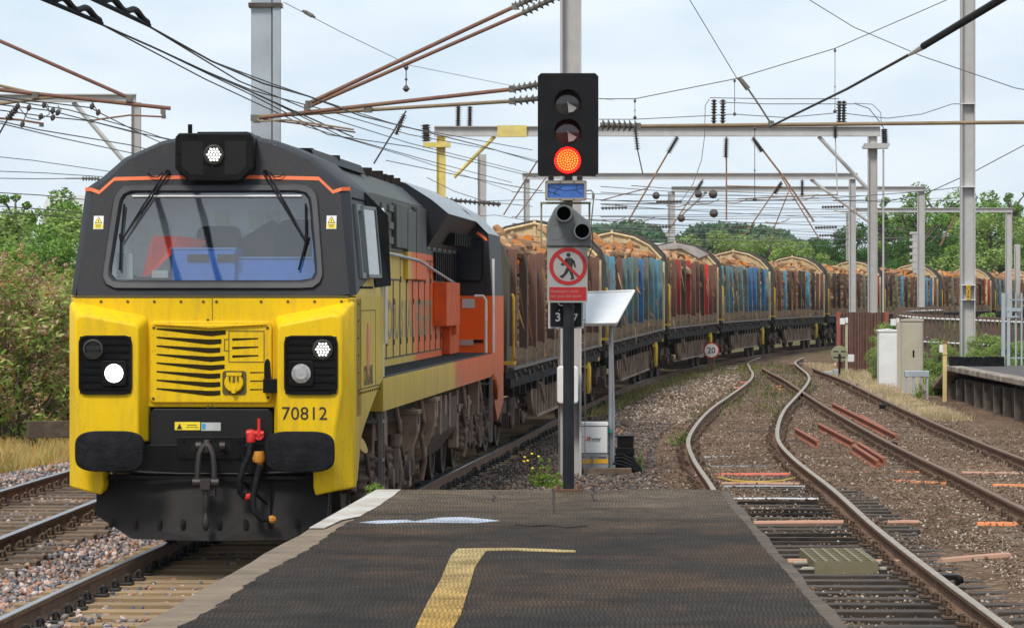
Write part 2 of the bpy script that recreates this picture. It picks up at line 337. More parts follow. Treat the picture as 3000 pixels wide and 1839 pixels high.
def track(label, fn, D0, D1, Dr0, spacing, mats, hw, topm, group='railway tracks of the station', stuff_beyond=None, clip=True):
    root = empty('railway_track', (0, 0, 0), 0, label, 'railway track', group)
    for sd in (-1, 1): rail_mesh(fn, sd, Dr0, D1, 1.0, 'rail', root, topm)
    protos = []; cnt = 0; D = D0; rest = MB(); hide = mats
    while D < D1-.5:
        x = fn(D); dx = (fn(D+.05)-fn(D-.05))/.1; a = -math.atan(dx)+random.uniform(-.012, .012); loc = (x+random.uniform(-.04,.04), D, zr(D)+random.uniform(-.008,.004))
        if cnt < 99:
            if len(protos) < 3:
                o = sleeper_mb(hw*random.uniform(.97,1.03), .1, .125, clip, cnt).build('sleeper', mats, root, bevel=.012, seg=1); protos.append(o)
            else:
                o = random.choice(protos).copy(); C.objects.link(o); o.parent = root
            o.location = loc; o.rotation_euler = (0, 0, a)
        else:
            s_ = sleeper_mb(hw, .1, .125, False); rest.add(s_.v, s_.f, 0, Matrix.Translation(loc) @ Matrix.Rotation(a, 4, 'Z'))
        cnt += 1; D += spacing*random.uniform(.96, 1.04)
    if rest.f: rest.build('far_sleepers', mats[0], root)['kind'] = 'stuff'
    return root
wood = mat('weathered_sleeper_wood', (.15,.105,.07), .9, var=.35, scale=9, dirt=(.045,.032,.024), damt=.8, dscale=3, dstretch=(.4,3,1), rand=.35)
wooddark = mat('tarred_sleeper_wood', (.030,.022,.017), .8, var=.4, scale=9, dirt=(.13,.085,.05), damt=.6, dscale=2.2, dstretch=(.5,3,1), rand=.4)
conc = mat('tan_sleeper', (.32,.215,.115), .9, var=.2, scale=6, dirt=(.15,.10,.06), damt=.6, dscale=3, rand=.12)
clipm = mat('rusty_clip', (.085,.05,.032), .8, dirt=(.2,.13,.07), damt=.5, dscale=20)
clipd = mat('black_clip', (.02,.016,.014), .6)
track('track with shiny rails and tan sleepers that the yellow locomotive stands on', T1, 24.0, 236, 18, .64, [conc, clipd], 1.27, MT['railtop'])
track('track with shiny rails left of the locomotive', T0, 34.0, 120, 30, .68, [wood, clipm], 1.27, MT['railtop'])
track('curved turnout track with dark sleepers nearest the right platform edge', T2, 24.0, 131, 20, .68, [wooddark, clipm], 1.32, MT['railtopdull'])
track('rusty straight track furthest right, by the low dark platform', T3, 38.0, 112, 34, .68, [wood, clipm], 1.3, mat('rusty_rail_head', (.19,.105,.06), .6, .3))

# ---- near platform (station platform, a structure to stand on)
zp = .72
def side_poly(pts): return hermite([(p[0], p[1]) for p in pts])
PLx = hermite([(-12,-3.7),(19.2,-1.96),(33.0,-1.20)]); PRx = hermite([(-12,1.45),(19.4,1.74),(25.5,1.80),(33.0,1.90)])
asph = bpy.data.materials.new('ribbed_dark_asphalt'); asph.use_nodes = True; n = asph.node_tree.nodes; L = asph.node_tree.links; bs = n['Principled BSDF']
bs.inputs['Roughness'].default_value = .7; bs.inputs['Specular IOR Level'].default_value = .08
t = n.new('ShaderNodeTexCoord'); mpn = n.new('ShaderNodeMapping'); mpn.inputs['Scale'].default_value = (1, 1, 1); mpn.inputs['Rotation'].default_value = (0,0,R(1.5)); L.new(t.outputs['Object'], mpn.inputs[0])
wob = n.new('ShaderNodeTexNoise'); wob.inputs['Scale'].default_value = 1.3; L.new(t.outputs['Object'], wob.inputs[0])
va = n.new('ShaderNodeVectorMath'); va.operation = 'MULTIPLY_ADD'; va.inputs[1].default_value = (.06,.5,0); L.new(wob.outputs['Color'], va.inputs[0]); L.new(mpn.outputs[0], va.inputs[2])
vo = n.new('ShaderNodeTexBrick'); vo.inputs['Scale'].default_value = 1.; vo.inputs['Brick Width'].default_value = .026; vo.inputs['Row Height'].default_value = .21; vo.inputs['Mortar Size'].default_value = .0055; vo.inputs['Mortar Smooth'].default_value = 1.; vo.inputs['Bias'].default_value = 0; vo.offset = .37; vo.inputs['Color1'].default_value = (1,1,1,1); vo.inputs['Color2'].default_value = (.72,.72,.72,1); vo.inputs['Mortar'].default_value = (.30,.30,.30,1); L.new(va.outputs[0], vo.inputs[0])
n1 = n.new('ShaderNodeTexNoise'); n1.inputs['Scale'].default_value = .75; n1.inputs['Detail'].default_value = 7; n1.inputs['Roughness'].default_value = .62; L.new(t.outputs['Object'], n1.inputs[0])
c1 = n.new('ShaderNodeValToRGB'); e = c1.color_ramp.elements; e[0].position = .33; e[0].color = (.017,.013,.0105,1); e[1].position = .74; e[1].color = (.085,.043,.020,1); q = e.new(.5); q.color = (.029,.021,.015,1)
L.new(n1.outputs[0], c1.inputs[0])
# paler brown surface at the far end of the platform
sp = n.new('ShaderNodeSeparateXYZ'); L.new(t.outputs['Object'], sp.inputs[0]); n4 = n.new('ShaderNodeTexNoise'); n4.inputs['Scale'].default_value = 1.1; n4.inputs['Detail'].default_value = 5; L.new(t.outputs['Object'], n4.inputs[0])
ad = n.new('ShaderNodeMath'); ad.operation = 'MULTIPLY_ADD'; ad.inputs[1].default_value = 7; L.new(n4.outputs[0], ad.inputs[0]); L.new(sp.outputs[1], ad.inputs[2])
mr = n.new('ShaderNodeMapRange'); mr.inputs[1].default_value = 30.5; mr.inputs[2].default_value = 36.5; mr.inputs[4].default_value = .8; L.new(ad.outputs[0], mr.inputs[0])
cm = n.new('ShaderNodeMix'); cm.data_type = 'RGBA'; L.new(mr.outputs[0], cm.inputs[0]); L.new(c1.outputs[0], cm.inputs[6]); cm.inputs[7].default_value = (.135,.10,.068,1)
m2 = n.new('ShaderNodeMapRange'); m2.inputs[1].default_value = .3; m2.inputs[2].default_value = 1; m2.inputs[3].default_value = .35; m2.inputs[4].default_value = 1.5; L.new(vo.outputs['Color'], m2.inputs[0])
n6 = n.new('ShaderNodeTexNoise'); n6.inputs['Scale'].default_value = 2.3; n6.inputs['Detail'].default_value = 8; n6.inputs['Roughness'].default_value = .7; L.new(t.outputs['Object'], n6.inputs[0]); m6 = n.new('ShaderNodeMapRange'); m6.inputs[1].default_value = .35; m6.inputs[2].default_value = .68; m6.inputs[3].default_value = .55; m6.inputs[4].default_value = 1.5; L.new(n6.outputs[0], m6.inputs[0]); mm = n.new('ShaderNodeMath'); mm.operation = 'MULTIPLY'; L.new(m2.outputs[0], mm.inputs[0]); L.new(m6.outputs[0], mm.inputs[1])
v = n.new('ShaderNodeVectorMath'); v.operation = 'SCALE'; L.new(cm.outputs[2], v.inputs[0]); L.new(mm.outputs[0], v.inputs['Scale']); L.new(v.outputs[0], bs.inputs['Base Color'])
bp = n.new('ShaderNodeBump'); bp.inputs['Strength'].default_value = 1; bp.inputs['Distance'].default_value = .008; L.new(vo.outputs['Color'], bp.inputs['Height']); L.new(bp.outputs[0], bs.inputs['Normal'])
stonem = mat('platform_edge_stone', (.20,.145,.095), .85, var=.2, scale=4, dirt=(.10,.075,.055), damt=.85, dscale=1.3, bump=.6, bscale=20)
whitepaint = mat('worn_white_edge_paint', (.50,.475,.44), .75, var=.15, scale=8, dirt=(.28,.19,.12), damt=.85, dscale=1.9)
dark = mat('platform_wall_brick', (.05,.04,.035), .9, bump=.5)
ys = [-12+i*.75 for i in range(int(45/.75)+1)]
b = MB()
def strip(b, fa, fb, z, mi, ys):
    o = len(b.v)
    for y in ys: b.v += [(fa(y), y, z), (fb(y), y, z)]
    for i in range(len(ys)-1): b.f.append((o+2*i, o+2*i+1, o+2*i+3, o+2*i+2)); b.m.append(mi)
def jag(s): return lambda y: .016*math.sin(y*1.3+s)+.010*math.sin(y*9.3+s*2)+.008*math.sin(y*23+s)
j1, j2 = jag(0), jag(3)
ysf = [-12+i*.15 for i in range(int(45/.15)+1)]
strip(b, lambda y: PLx(y)+.24+j1(y), lambda y: PRx(y)-.09+.35*j2(y), zp, 0, ysf)
pl = b.build('platform', asph, normals=False); pl['kind'] = 'structure'
ek = empty('platform_coping', (0,0,0)); 
for nm, fa, fb, mi in (('coping', lambda y: PLx(y)+.012*math.sin(y*9), lambda y: PLx(y)+.29+.0*j1(y), 0), ('coping', lambda y: PRx(y)-.16, lambda y: PRx(y)+.015*math.sin(y*5), 1)):
    b = MB(); y0 = -12.
    while y0 < 32.95:
        y1 = min(y0+.9, 33.0); q = [(fa(y0+.01), y0+.008), (fb(y0+.01), y0+.008), (fb(y1-.01), y1-.008), (fa(y1-.01), y1-.008)]
        b.prism(q, 'z', zp-.12, zp-.004+random.uniform(-.004,.0)); y0 += .9
    o = b.build(nm, [stonem if mi == 0 else mat('brown_edge_stone', (.07,.05,.036), .85, var=.2, dirt=(.17,.12,.08), damt=.6, bump=.5)], ek, bevel=.012, seg=1)
tag(ek, 'stone edge blocks along both sides of the near platform', 'platform edge')
b = MB(); q = [(PLx(y)+.08, y) for y in (-12,0,10,19,26,32.9)]+[(PRx(y)-.08, y) for y in (32.9,26,19,10,0,-12)]
b.prism(q, 'z', -.4, zp-.125); o = b.build('platform_wall', dark); o['kind'] = 'structure'
# the fresh white paint on the last metres of the left edge, and the patch of spilled paint, and the worn yellow line
def flat_poly(name, pts, dz, m, label, cat, th=.004):
    b = MB(); b.prism([(p.x, p.y) for p in pts], 'z', zp+dz, zp+dz+th); return tag(b.build(name, m), label, cat)
pts = [Vector((PLx(y)+.015, y, 0)) for y in np.linspace(27.5, 32.95, 12)]+[Vector((PLx(y)+.25+.7*j1(y)-(0.10 if y < 28.6 else 0), y, 0)) for y in np.linspace(32.95, 27.5, 12)]
flat_poly('edge_paint', pts, .001, whitepaint, 'worn white paint on the far end of the platform edge', 'painted marking')
def ribbed(name, near, far, y0, y1):          # paint over the ribbed surface, worn paler towards the far end
    m = asph.copy(); m.name = name; n = m.node_tree.nodes; L = m.node_tree.links; sc_ = [q for q in n if q.type == 'VECT_MATH' and q.operation == 'SCALE'][0]
    for l in list(sc_.inputs[0].links): L.remove(l)
    sp = [q for q in n if q.type == 'SEPXYZ'][0]; r = n.new('ShaderNodeMapRange'); r.inputs[1].default_value = y0; r.inputs[2].default_value = y1; L.new(sp.outputs[1], r.inputs[0])
    x = n.new('ShaderNodeMix'); x.data_type = 'RGBA'; x.inputs[6].default_value = (*near, 1); x.inputs[7].default_value = (*far, 1); L.new(r.outputs[0], x.inputs[0]); L.new(x.outputs[2], sc_.inputs[0])
    for q in n:
        if q.type == 'MAP_RANGE' and abs(q.inputs[3].default_value-.35) < 1e-4: q.inputs[3].default_value = .72; q.inputs[4].default_value = 1.2
    return m
wht = ribbed('patchy_white_paint', (.36,.39,.46), (.36,.39,.46), 0, 1)
P = lambda x, y: Vector(((x-CX)*(HC-zp)/(y-HY), F*(HC-zp)/(y-HY), 0))
pts = [P(x, y) for x, y in ((1053,1531),(1110,1525),(1190,1523),(1215,1527),(1290,1517),(1350,1515),(1400,1519),(1464,1526),(1400,1532),(1290,1531),(1200,1530),(1110,1534))]
flat_poly('white_patch', pts, .001, wht, 'long thin splash of white paint across the platform surface', 'painted marking')
yl = ribbed('worn_yellow_line', (.36,.20,.03), (.36,.29,.15), 18, 27)
pts = [P(x, y) for x, y in ((1341,1608),(1424,1606),(1500,1606),(1600,1609),(1686,1613),(1686,1618),(1600,1616),(1500,1613),(1424,1614),(1392,1660),(1370,1735),(1350,1800),(1322,1850),(1295,1960))]+[P(x, y) for x, y in ((1150,1960),(1212,1850),(1250,1770),(1290,1700),(1320,1630))]
flat_poly('yellow_line', pts, .001, yl, 'worn yellow line with a thin side arm painted on the dark platform', 'painted marking')
# low end of the platform: crack lines in the surface
crk = mat('crack_filler', (.012,.011,.01), .9)
for ptsx in (((1620,1433),(1623,1450),(1621,1470),(1624,1503)), ((1445,1450),(1452,1456),(1442,1463),(1448,1470)), ((1510,1538),(1560,1542),(1610,1540),(1660,1546),(1720,1542)), ((1730,1432),(1745,1440),(1735,1452),(1742,1466))):
    q = [P(x, y) for x, y in ptsx]; b = MB()
    b.tube([(p.x, p.y, zp+.001) for p in q], .008, 5); tag(b.build('surface_crack', crk), {1620:'straight dark joint running from the signal pole towards the viewer',1445:'small crack in the platform left of the signal pole',1510:'long level crack across the middle of the platform',1730:'short crack just right of the signal pole'}[ptsx[0][0]], 'crack', 'cracks in the platform surface')
# ---- right platform with its ramped end
asph2 = mat('plain_dark_asphalt', (.075,.062,.058), .8, var=.2, bump=.3)
root = empty('ramped_platform', (0,0,0), 0, 'low dark platform end with a ramp and timber facing on the right', 'platform')
b = MB(); prof = [(50,.72),(85.3,.72+.12),(90.6,-.12),(90.6,-.35),(50,-.35)]
RX = 9.85
b.prism(prof[:2]+[prof[2]]+[(90.6,-.16),(85.3,.80),(50,.68)], 'x', RX+.25, RX+14); b.build('deck', asph2, root)
b = MB(); y0 = 55.
while y0 < 85: 
    z0 = .72+.12*max(0,(y0-50)/35); z1 = .72+.12*(y0+.9-50)/35
    b.prism([(y0+.01,z0+.01),(y0+.89,z1+.01),(y0+.89,z1-.12),(y0+.01,z0-.12)], 'x', RX, RX+.32+random.uniform(-.03,.03)); y0 += .9
b.prism([(85.02,.85),(90.8,-.08),(90.8,-.22),(85.02,.72)], 'x', RX, RX+.32)
b.build('coping', mat('mossy_coping', (.19,.15,.115), .9, var=.3, scale=3, dirt=(.5,.44,.36), damt=.7, dscale=2.5), root, bevel=.02, seg=1)
b = MB(); plank = mat('old_timber_facing', (.07,.05,.038), .9, var=.45, scale=3, dirt=(.15,.12,.08), damt=.6, dscale=1.5, dstretch=(1,1,.3))
y0 = 56.
while y0 < 88.5:
    zt = .55 if y0 < 85.3 else .55-(y0-85.3)*.18
    b.box(RX+.30+random.uniform(0,.05), RX+.40, y0, y0+.5, -.4, zt); y0 += .54
b.build('facing', plank, root); b = MB(); y0 = 56.6
while y0 < 88:
    zt = .55 if y0 < 85.3 else .5-(y0-85.3)*.18
    b.box(RX+.12, RX+.26, y0, y0+.16, -.4, zt); y0 += 1.62
b.build('posts', mat('platform_posts', (.13,.105,.085), .9, var=.4, dirt=(.03,.025,.02), damt=.7), root)
# ================================================================ LOCOMOTIVE
a_, c_ = 34.5+4.3, 34.5+17.4
dv = Vector((T1(c_)-T1(a_), c_-a_)).normalized(); LZ = -math.atan2(dv.x, dv.y)
lx = T1(a_)-4.3*dv.x
loco = empty('locomotive', (lx+.055, 34.5, 0), LZ+.009, 'yellow, orange and black diesel locomotive at the head of the timber train', 'locomotive')
# livery: object-space paint scheme (paint, not shade)
def livery():
    m = bpy.data.materials.new('locomotive_livery'); m.use_nodes = True; n = m.node_tree.nodes; L = m.node_tree.links; b = n['Principled BSDF']
    b.inputs['Roughness'].default_value = .42; b.inputs['Specular IOR Level'].default_value = .22
    t = n.new('ShaderNodeTexCoord'); s = n.new('ShaderNodeSeparateXYZ'); L.new(t.outputs['Object'], s.inputs[0])
    def mth(op, a, bb=None, c=None):
        q = n.new('ShaderNodeMath'); q.operation = op
        for i, x in enumerate((a, bb, c)):
            if x is None: continue
            if isinstance(x, (int, float)): q.inputs[i].default_value = x
            else: L.new(x, q.inputs[i])
        return q.outputs[0]
    def mixc(f, a, bb):
        q = n.new('ShaderNodeMix'); q.data_type = 'RGBA'; L.new(f, q.inputs[0])
        for i, x in ((6, a), (7, bb)):
            if isinstance(x, tuple): q.inputs[i].default_value = (*x, 1)
            else: L.new(x, q.inputs[i])
        return q.outputs[2]
    def smooth(v, a, bb):
        q = n.new('ShaderNodeMapRange'); q.inputs[1].default_value = a; q.inputs[2].default_value = bb; L.new(v, q.inputs[0]); return q.outputs[0]
    X, Y, Z = s.outputs
    front = smooth(Y, .02, .06)                                        # front face pure yellow, sides faded
    base = mixc(front, (.80,.51,.005), (.66,.46,.03))
    base = mixc(smooth(Y, 6.5, 9.5), base, (.66,.44,.05))
    nz = n.new('ShaderNodeTexNoise'); nz.inputs['Scale'].default_value = 1.5; nz.inputs['Detail'].default_value = 3; L.new(t.outputs['Object'], nz.inputs[0])
    yy = mth('MULTIPLY_ADD', nz.outputs[0], .9, Y)
    base = mixc(smooth(mth('MULTIPLY_ADD', Z, .8, yy), 13.3, 14.2), base, (.80,.115,.006))
    base = mixc(smooth(Y, 18.6, 18.9), base, (.88,.12,.006))
    # dark top: above 2.43 at the nose, rising towards the rear of each cab, and above 3.0 on the hood
    line = mth('MULTIPLY_ADD', mth('MINIMUM', mth('MAXIMUM', Y, 0.), 2.8), .13, 2.405)
    hood = smooth(Y, 3.0, 3.01)
    cut = mth('ADD', mth('MULTIPLY', line, mth('SUBTRACT', 1., hood)), mth('MULTIPLY', 2.95, hood))
    rear = smooth(Y, 18.7, 18.71); cut = mth('ADD', mth('MULTIPLY', cut, mth('SUBTRACT', 1., rear)), mth('MULTIPLY', 2.42, rear))
    top = smooth(mth('SUBTRACT', Z, cut), 0, .006)
    dk = mixc(smooth(Y, 3.0, 3.2), (.021,.022,.027), (.055,.064,.055))
    dk = mixc(smooth(Y, 11.5, 12.5), dk, (.014,.015,.019)); dk = mixc(smooth(Y, 18.6, 18.8), dk, (.02,.02,.025))
    c = mixc(top, base, dk)
    # speckles, streaks and road dirt with shapes of their own
    mpn = n.new('ShaderNodeMapping'); mpn.inputs['Scale'].default_value = (7, 7, 1.1); L.new(t.outputs['Object'], mpn.inputs[0])
    n2 = n.new('ShaderNodeTexNoise'); n2.inputs['Scale'].default_value = 1.6; n2.inputs['Detail'].default_value = 7; n2.inputs['Roughness'].default_value = .7; L.new(mpn.outputs[0], n2.inputs[0])
    c = mixc(mth('MULTIPLY', smooth(n2.outputs[0], .47, .75), mth('SUBTRACT', .42, mth('MULTIPLY', top, .36))), c, (.30,.17,.05))
    n3 = n.new('ShaderNodeTexNoise'); n3.inputs['Scale'].default_value = 45; n3.inputs['Detail'].default_value = 2; L.new(t.outputs['Object'], n3.inputs[0])
    c = mixc(mth('MULTIPLY', smooth(n3.outputs[0], .66, .74), .55), c, (.10,.065,.03))
    n5 = n.new('ShaderNodeTexNoise'); n5.inputs['Scale'].default_value = 1.2; n5.inputs['Detail'].default_value = 6; L.new(t.outputs['Object'], n5.inputs[0])
    low = mth('MULTIPLY', smooth(Y, .1, .5), smooth(mth('MULTIPLY_ADD', n5.outputs[0], .9, mth('MULTIPLY', Z, -1.)), -1.25, -.55))
    c = mixc(mth('MULTIPLY', low, .62), c, (.25,.12,.045))
    L.new(c, b.inputs['Base Color'])
    r = n.new('ShaderNodeMapRange'); r.inputs[3].default_value = .38; r.inputs[4].default_value = .6; L.new(n2.outputs[0], r.inputs[0]); L.new(r.outputs[0], b.inputs['Roughness'])
    return m
LIV = livery()
grey = mat('dark_grey_cab_paint', (.045,.045,.052), .5, var=.12, scale=3, dirt=(.17,.16,.17), damt=.5, dscale=3.2, dstretch=(1,1,.6))
roofg = mat('roof_grey', (.17,.19,.21), .5, var=.1, dirt=(.3,.3,.3), damt=.5)
stripe = mat('orange_stripe', (.80,.14,.025), .5, dirt=(.3,.08,.05), damt=.35)
led = mat('led_lamp', (1,1,1), .3, emit=(1,1,.97), estr=.8)
ledlow = mat('grille_slot', (.028,.020,.006), .8, spec=.1)
seam = mat('panel_gap', (.10,.075,.02), .8)
RAKE = lambda z: .06+(z-2.42)*.27
def sym(h): return [(-x, z) for x, z in reversed(h)]+[p for p in h if p[0] > 0] if h[0][0] == 0 else [(-x, z) for x, z in reversed(h)]+h
half = [(0,3.90),(.30,3.875),(.52,3.83),(.84,3.68),(1.02,3.50),(1.155,3.40),(1.27,2.42)]
full = [(0,3.93),(.32,3.91),(.54,3.865),(.88,3.71),(1.08,3.53),(1.235,3.42),(1.325,2.42)]
of = [(-x, z) for x, z in half[::-1]]+half[1:]; ob = [(-x, z) for x, z in full[::-1]]+full[1:]
def resample(poly, cz, N=96):
    out_ = []
    for k in range(N):
        an = 2*math.pi*(k+.13)/N; dx, dz = math.cos(an), math.sin(an); best = 0
        for i in range(len(poly)):
            (x1, z1), (x2, z2) = poly[i], poly[(i+1) % len(poly)]; z1 -= cz; z2 -= cz; ex, ez = x2-x1, z2-z1
            den = dx*ez-dz*ex
            if abs(den) < 1e-9: continue
            tt = (x1*ez-z1*ex)/den; u = (x1*dz-z1*dx)/den
            if tt > 0 and -1e-6 <= u <= 1+1e-6 and tt > best: best = tt
        out_.append((dx*best, cz+dz*best))
    return out_
def rrect(x0, x1, z0, z1, r, xt=None, n=6):      # rounded rectangle; xt = half-width factor at the top
    pts = []
    for cx_, cz_, a0 in ((x1-r, z1-r, 0), (x0+r, z1-r, 90), (x0+r, z0+r, 180), (x1-r, z0+r, 270)):
        for i in range(n+1): an = R(a0+90*i/n); pts.append((cx_+r*math.cos(an), cz_+r*math.sin(an)))
    if xt:
        pts = [((x-(x0+x1)/2)*(1+(xt-1)*(z-z0)/(z1-z0))+(x0+x1)/2, z) for x, z in pts]
    return pts
win = rrect(-.985, .985, 2.54, 3.40, .11, .90)
win_in = rrect(-.955, .955, 2.565, 3.375, .09, .90)
win_out = rrect(-1.045, 1.045, 2.48, 3.46, .15, .905)
def to3(p, dy=0): return (p[0], RAKE(p[1])+dy, p[1])
# cab shell: front panel with window hole, corner band, sides, roof
b = MB(); N = 96
O = resample(of, 2.95); I = resample(win, 2.95)
b.add([to3(p) for p in O]+[to3(p) for p in I], [(i, (i+1) % N, N+(i+1) % N, N+i) for i in range(N)])
k = len(of); b.add([to3(p) for p in of]+[(p[0], RAKE(p[1])+.10, p[1]) for p in ob]+[(p[0], 2.55, p[1]) for p in ob],
      [(i, i+1, k+i+1, k+i) for i in range(k-1)]+[(k+i, k+i+1, 2*k+i+1, 2*k+i) for i in range(1, k-2)])
# side walls with an opening for the cab side window (y .75-1.85, z 2.62-3.22)
for s in (-1, 1):
    def sp_(y, z): return (s*(1.325-(z-2.42)*.09), y, z)
    ys_, zs_ = [RAKE(2.42)+.10, .62, 1.62, 2.55], [2.42, 2.60, 3.27, 3.42]
    for i in range(3):
        for j in range(3):
            if i == 1 and j == 1: continue
            y0, y1, z0, z1 = ys_[i], ys_[i+1], zs_[j], zs_[j+1]
            f0 = RAKE(z0)+.10 if i == 0 else y0; f1 = RAKE(z1)+.10 if i == 0 else y0
            b.add([sp_(f0, z0), sp_(y1, z0), sp_(y1, z1), sp_(f1, z1)], [(0, 1, 2, 3)])
cab = b.build('cab_upper', [LIV], loco, smooth=True)
tag(cab, 'dark grey upper cab of the locomotive')
# side windows: frame, pane, angled wind deflector
glass = bpy.data.materials.new('cab_glass'); glass.use_nodes = True; n = glass.node_tree.nodes; L = glass.node_tree.links
tr = n.new('ShaderNodeBsdfTransparent'); tr.inputs[0].default_value = (.93,.96,.98,1); gl = n.new('ShaderNodeBsdfGlossy'); gl.inputs[0].default_value = (1,1,1,1); gl.inputs[1].default_value = .03
lw = n.new('ShaderNodeMath'); lw.operation = 'ADD'; fr = n.new('ShaderNodeFresnel'); fr.inputs[0].default_value = 1.5; L.new(fr.outputs[0], lw.inputs[0]); lw.inputs[1].default_value = .10
ms = n.new('ShaderNodeMixShader'); L.new(lw.outputs[0], ms.inputs[0]); L.new(tr.outputs[0], ms.inputs[1]); L.new(gl.outputs[0], ms.inputs[2]); L.new(ms.outputs[0], n['Material Output'].inputs[0])
framem = mat('grey_window_frame', (.20,.22,.22), .5, .2, dirt=(.1,.09,.08), damt=.4)
for s in (-1, 1):
    xx = lambda z: s*(1.325-(z-2.42)*.09)
    wd = empty('side_window', (0,0,0)); wd.parent = loco
    b = MB()
    for (y0,y1,z0,z1) in ((.60,1.64,2.585,2.64),(.60,1.64,3.22,3.28),(.60,.66,2.64,3.22),(1.58,1.64,2.64,3.22),(1.08,1.13,2.64,3.22)):
        b.add([(xx(z0)+s*.0,y0,z0),(xx(z0)+s*.035,y0,z0),(xx(z0)+s*.035,y1,z0),(xx(z0),y1,z0),(xx(z1),y0,z1),(xx(z1)+s*.035,y0,z1),(xx(z1)+s*.035,y1,z1),(xx(z1),y1,z1)],[(0,3,2,1),(4,5,6,7),(0,1,5,4),(1,2,6,5),(2,3,7,6),(3,0,4,7)])
    b.build('frame', framem, wd)
    MB().add([(xx(2.62)-s*.01,.62,2.62),(xx(2.62)-s*.01,1.62,2.62),(xx(3.25)-s*.01,1.62,3.25),(xx(3.25)-s*.01,.62,3.25)],[(0,1,2,3)]).build('pane', glass, wd)
    b = MB(); b.box(0,.03,0,.62,0,.62); b.box(-.01,.04,-.03,0,-.03,.65,1); b.box(-.01,.04,.62,.65,-.03,.65,1); b.box(-.01,.04,-.03,.65,-.03,0,1); b.box(-.01,.04,-.03,.65,.62,.65,1)
    o = b.build('deflector', [glass, framem], wd); o.location = (s*1.325, .98, 2.62); o.rotation_euler = (0, s*R(-5), s*R(-5))
    MB().add([(s*1.335,1.75,2.5),(s*1.46,1.95,2.52),(s*1.43,1.95,3.2),(s*1.22,1.8,3.42),(s*1.355,1.72,2.5),(s*1.48,1.92,2.52),(s*1.45,1.92,3.2),(s*1.24,1.77,3.42)],
             [(0,1,2,3),(7,6,5,4),(0,4,5,1),(1,5,6,2),(2,6,7,3),(3,7,4,0)]).build('draught_screen', MT['black'], loco)
    b = MB()
    for z in (2.50,3.33):
        for i in range(12): b.disc((xx(z), .55+i*.1, z), (s,0,0), .011, .012, 6)
    b.build('rivets', MT['black'], loco)
# windscreen: rubber surround, inner seal, glass
b = MB(); A = resample(win_out, 2.95); Bq = resample(win, 2.95); Ci = resample(win_in, 2.95)
fr_ = [(i, (i+1) % N, N+(i+1) % N, N+i) for i in range(N)]
b.add([to3(p, -.004) for p in A]+[to3(p, -.030) for p in resample(rrect(-1.03,1.03,2.495,3.445,.14,.905), 2.95)], fr_)
b.add([to3(p, -.030) for p in resample(rrect(-1.03,1.03,2.495,3.445,.14,.905), 2.95)]+[to3(p, -.028) for p in Bq], fr_)
b.add([to3(p, -.028) for p in Bq]+[to3(p, .03) for p in Ci], fr_)
ws = empty('windscreen', (0,0,0)); ws.parent = loco
b.build('rubber_surround', mat('windscreen_rubber', (.03,.03,.034), .5, dirt=(.09,.09,.1), damt=.4), ws, smooth=True)
MB().add([to3(p, .012) for p in Ci], [tuple(range(N))]).build('pane', glass, ws)
b = MB(); b.tube([to3((-.78,3.345),-.005), to3((.80,3.345),-.005)], .010, 6); b.build('demister_strip', MT['white'], ws)
# cab interior
inw = mat('cab_wall_paint', (.78,.82,.86), .7, var=.05); indark = mat('cab_dark_trim_and_reflection', (.03,.033,.04), .7); inblue = mat('blue_desk', (.06,.22,.75), .5, var=.1); inblue2 = mat('light_blue_desk_edge', (.12,.28,.62), .5)
ci = empty('cab_interior', (0,0,0)); ci.parent = loco
b = MB(); b.prism([(-1.24,1.6),(1.24,1.6),(1.24,2.5),(1.14,3.36),(.95,3.50),(-.95,3.50),(-1.14,3.36),(-1.24,2.5)], 'y', 1.16, 1.20); b.box(-.9,.9,.5,1.16,3.50,3.54); b.build('bulkhead', inw, ci)
b = MB(); b.prism([(-.95,2.45),(1.2,2.45),(1.16,3.30),(.62,3.02),(.42,3.14),(.12,2.96),(-.9,2.62)], 'y', 1.12, 1.15, 0); b.build('roof_reflection_wedge', indark, ci)  # dark wedge on the pale wall imitates roof and sky reflected in the windscreen
b = MB(); b.box(-.45,.15,.55,1.2,2.4,2.86); b.box(.15,1.0,.62,1.1,2.4,2.78); b.box(.86,1.08,.60,.9,2.78,3.0); b.build('desk', inblue, ci, bevel=.02)
b = MB(); b.box(-.46,.16,.54,.56,2.855,2.872); b.box(.15,1.0,.605,.625,2.772,2.786); b.build('desk_edge', inblue2, ci)
b = MB()
for x in (-.3,-.02): b.box(x,x+.2,.535,.552,2.74,2.81)
b.box(.30,.46,1.0,1.06,2.5,3.02); b.build('instruments', indark, ci)
b = MB(); b.prism(rrect(-.28,.14,2.5,3.08,.08), 'y', .98, 1.05); b.prism(rrect(.50,.94,2.5,3.14,.08), 'y', .95, 1.02); b.build('seats', mat('dark_seat', (.015,.017,.03), .8), ci, bevel=.02)
b = MB()
for x in (-.12,.20,.36): b.box(x,x+.13,1.14,1.155,3.05,3.22)
b.build('notices', mat('paper_notice', (.55,.6,.5), .8), ci)
b = MB(); b.prism(rrect(-.93,-.55,2.60,3.16,.1), 'y', 1.10, 1.152); b.build('door_window', mat('pale_window', (.75,.77,.72), .7), ci)  # opaque panel; bright sky through the door window is put into its colour
b = MB(); b.add([(-.72,.50,2.60),(-.62,.50,2.98),(-.40,.62,2.98),(-.46,.55,2.80),(-.64,.50,2.62)], [(0,1,2,3,4)]); b.add([(-.40,.62,2.985),(-.15,.75,2.94),(-.25,.75,2.80),(-.46,.56,2.86)], [(0,1,2,3)]); b.build('flag', mat('red_flag', (.85,.05,.02), .8), ci)
b = MB(); b.box(-1.25,1.25,.3,1.46,2.30,2.40); b.build('cab_floor', indark, ci)
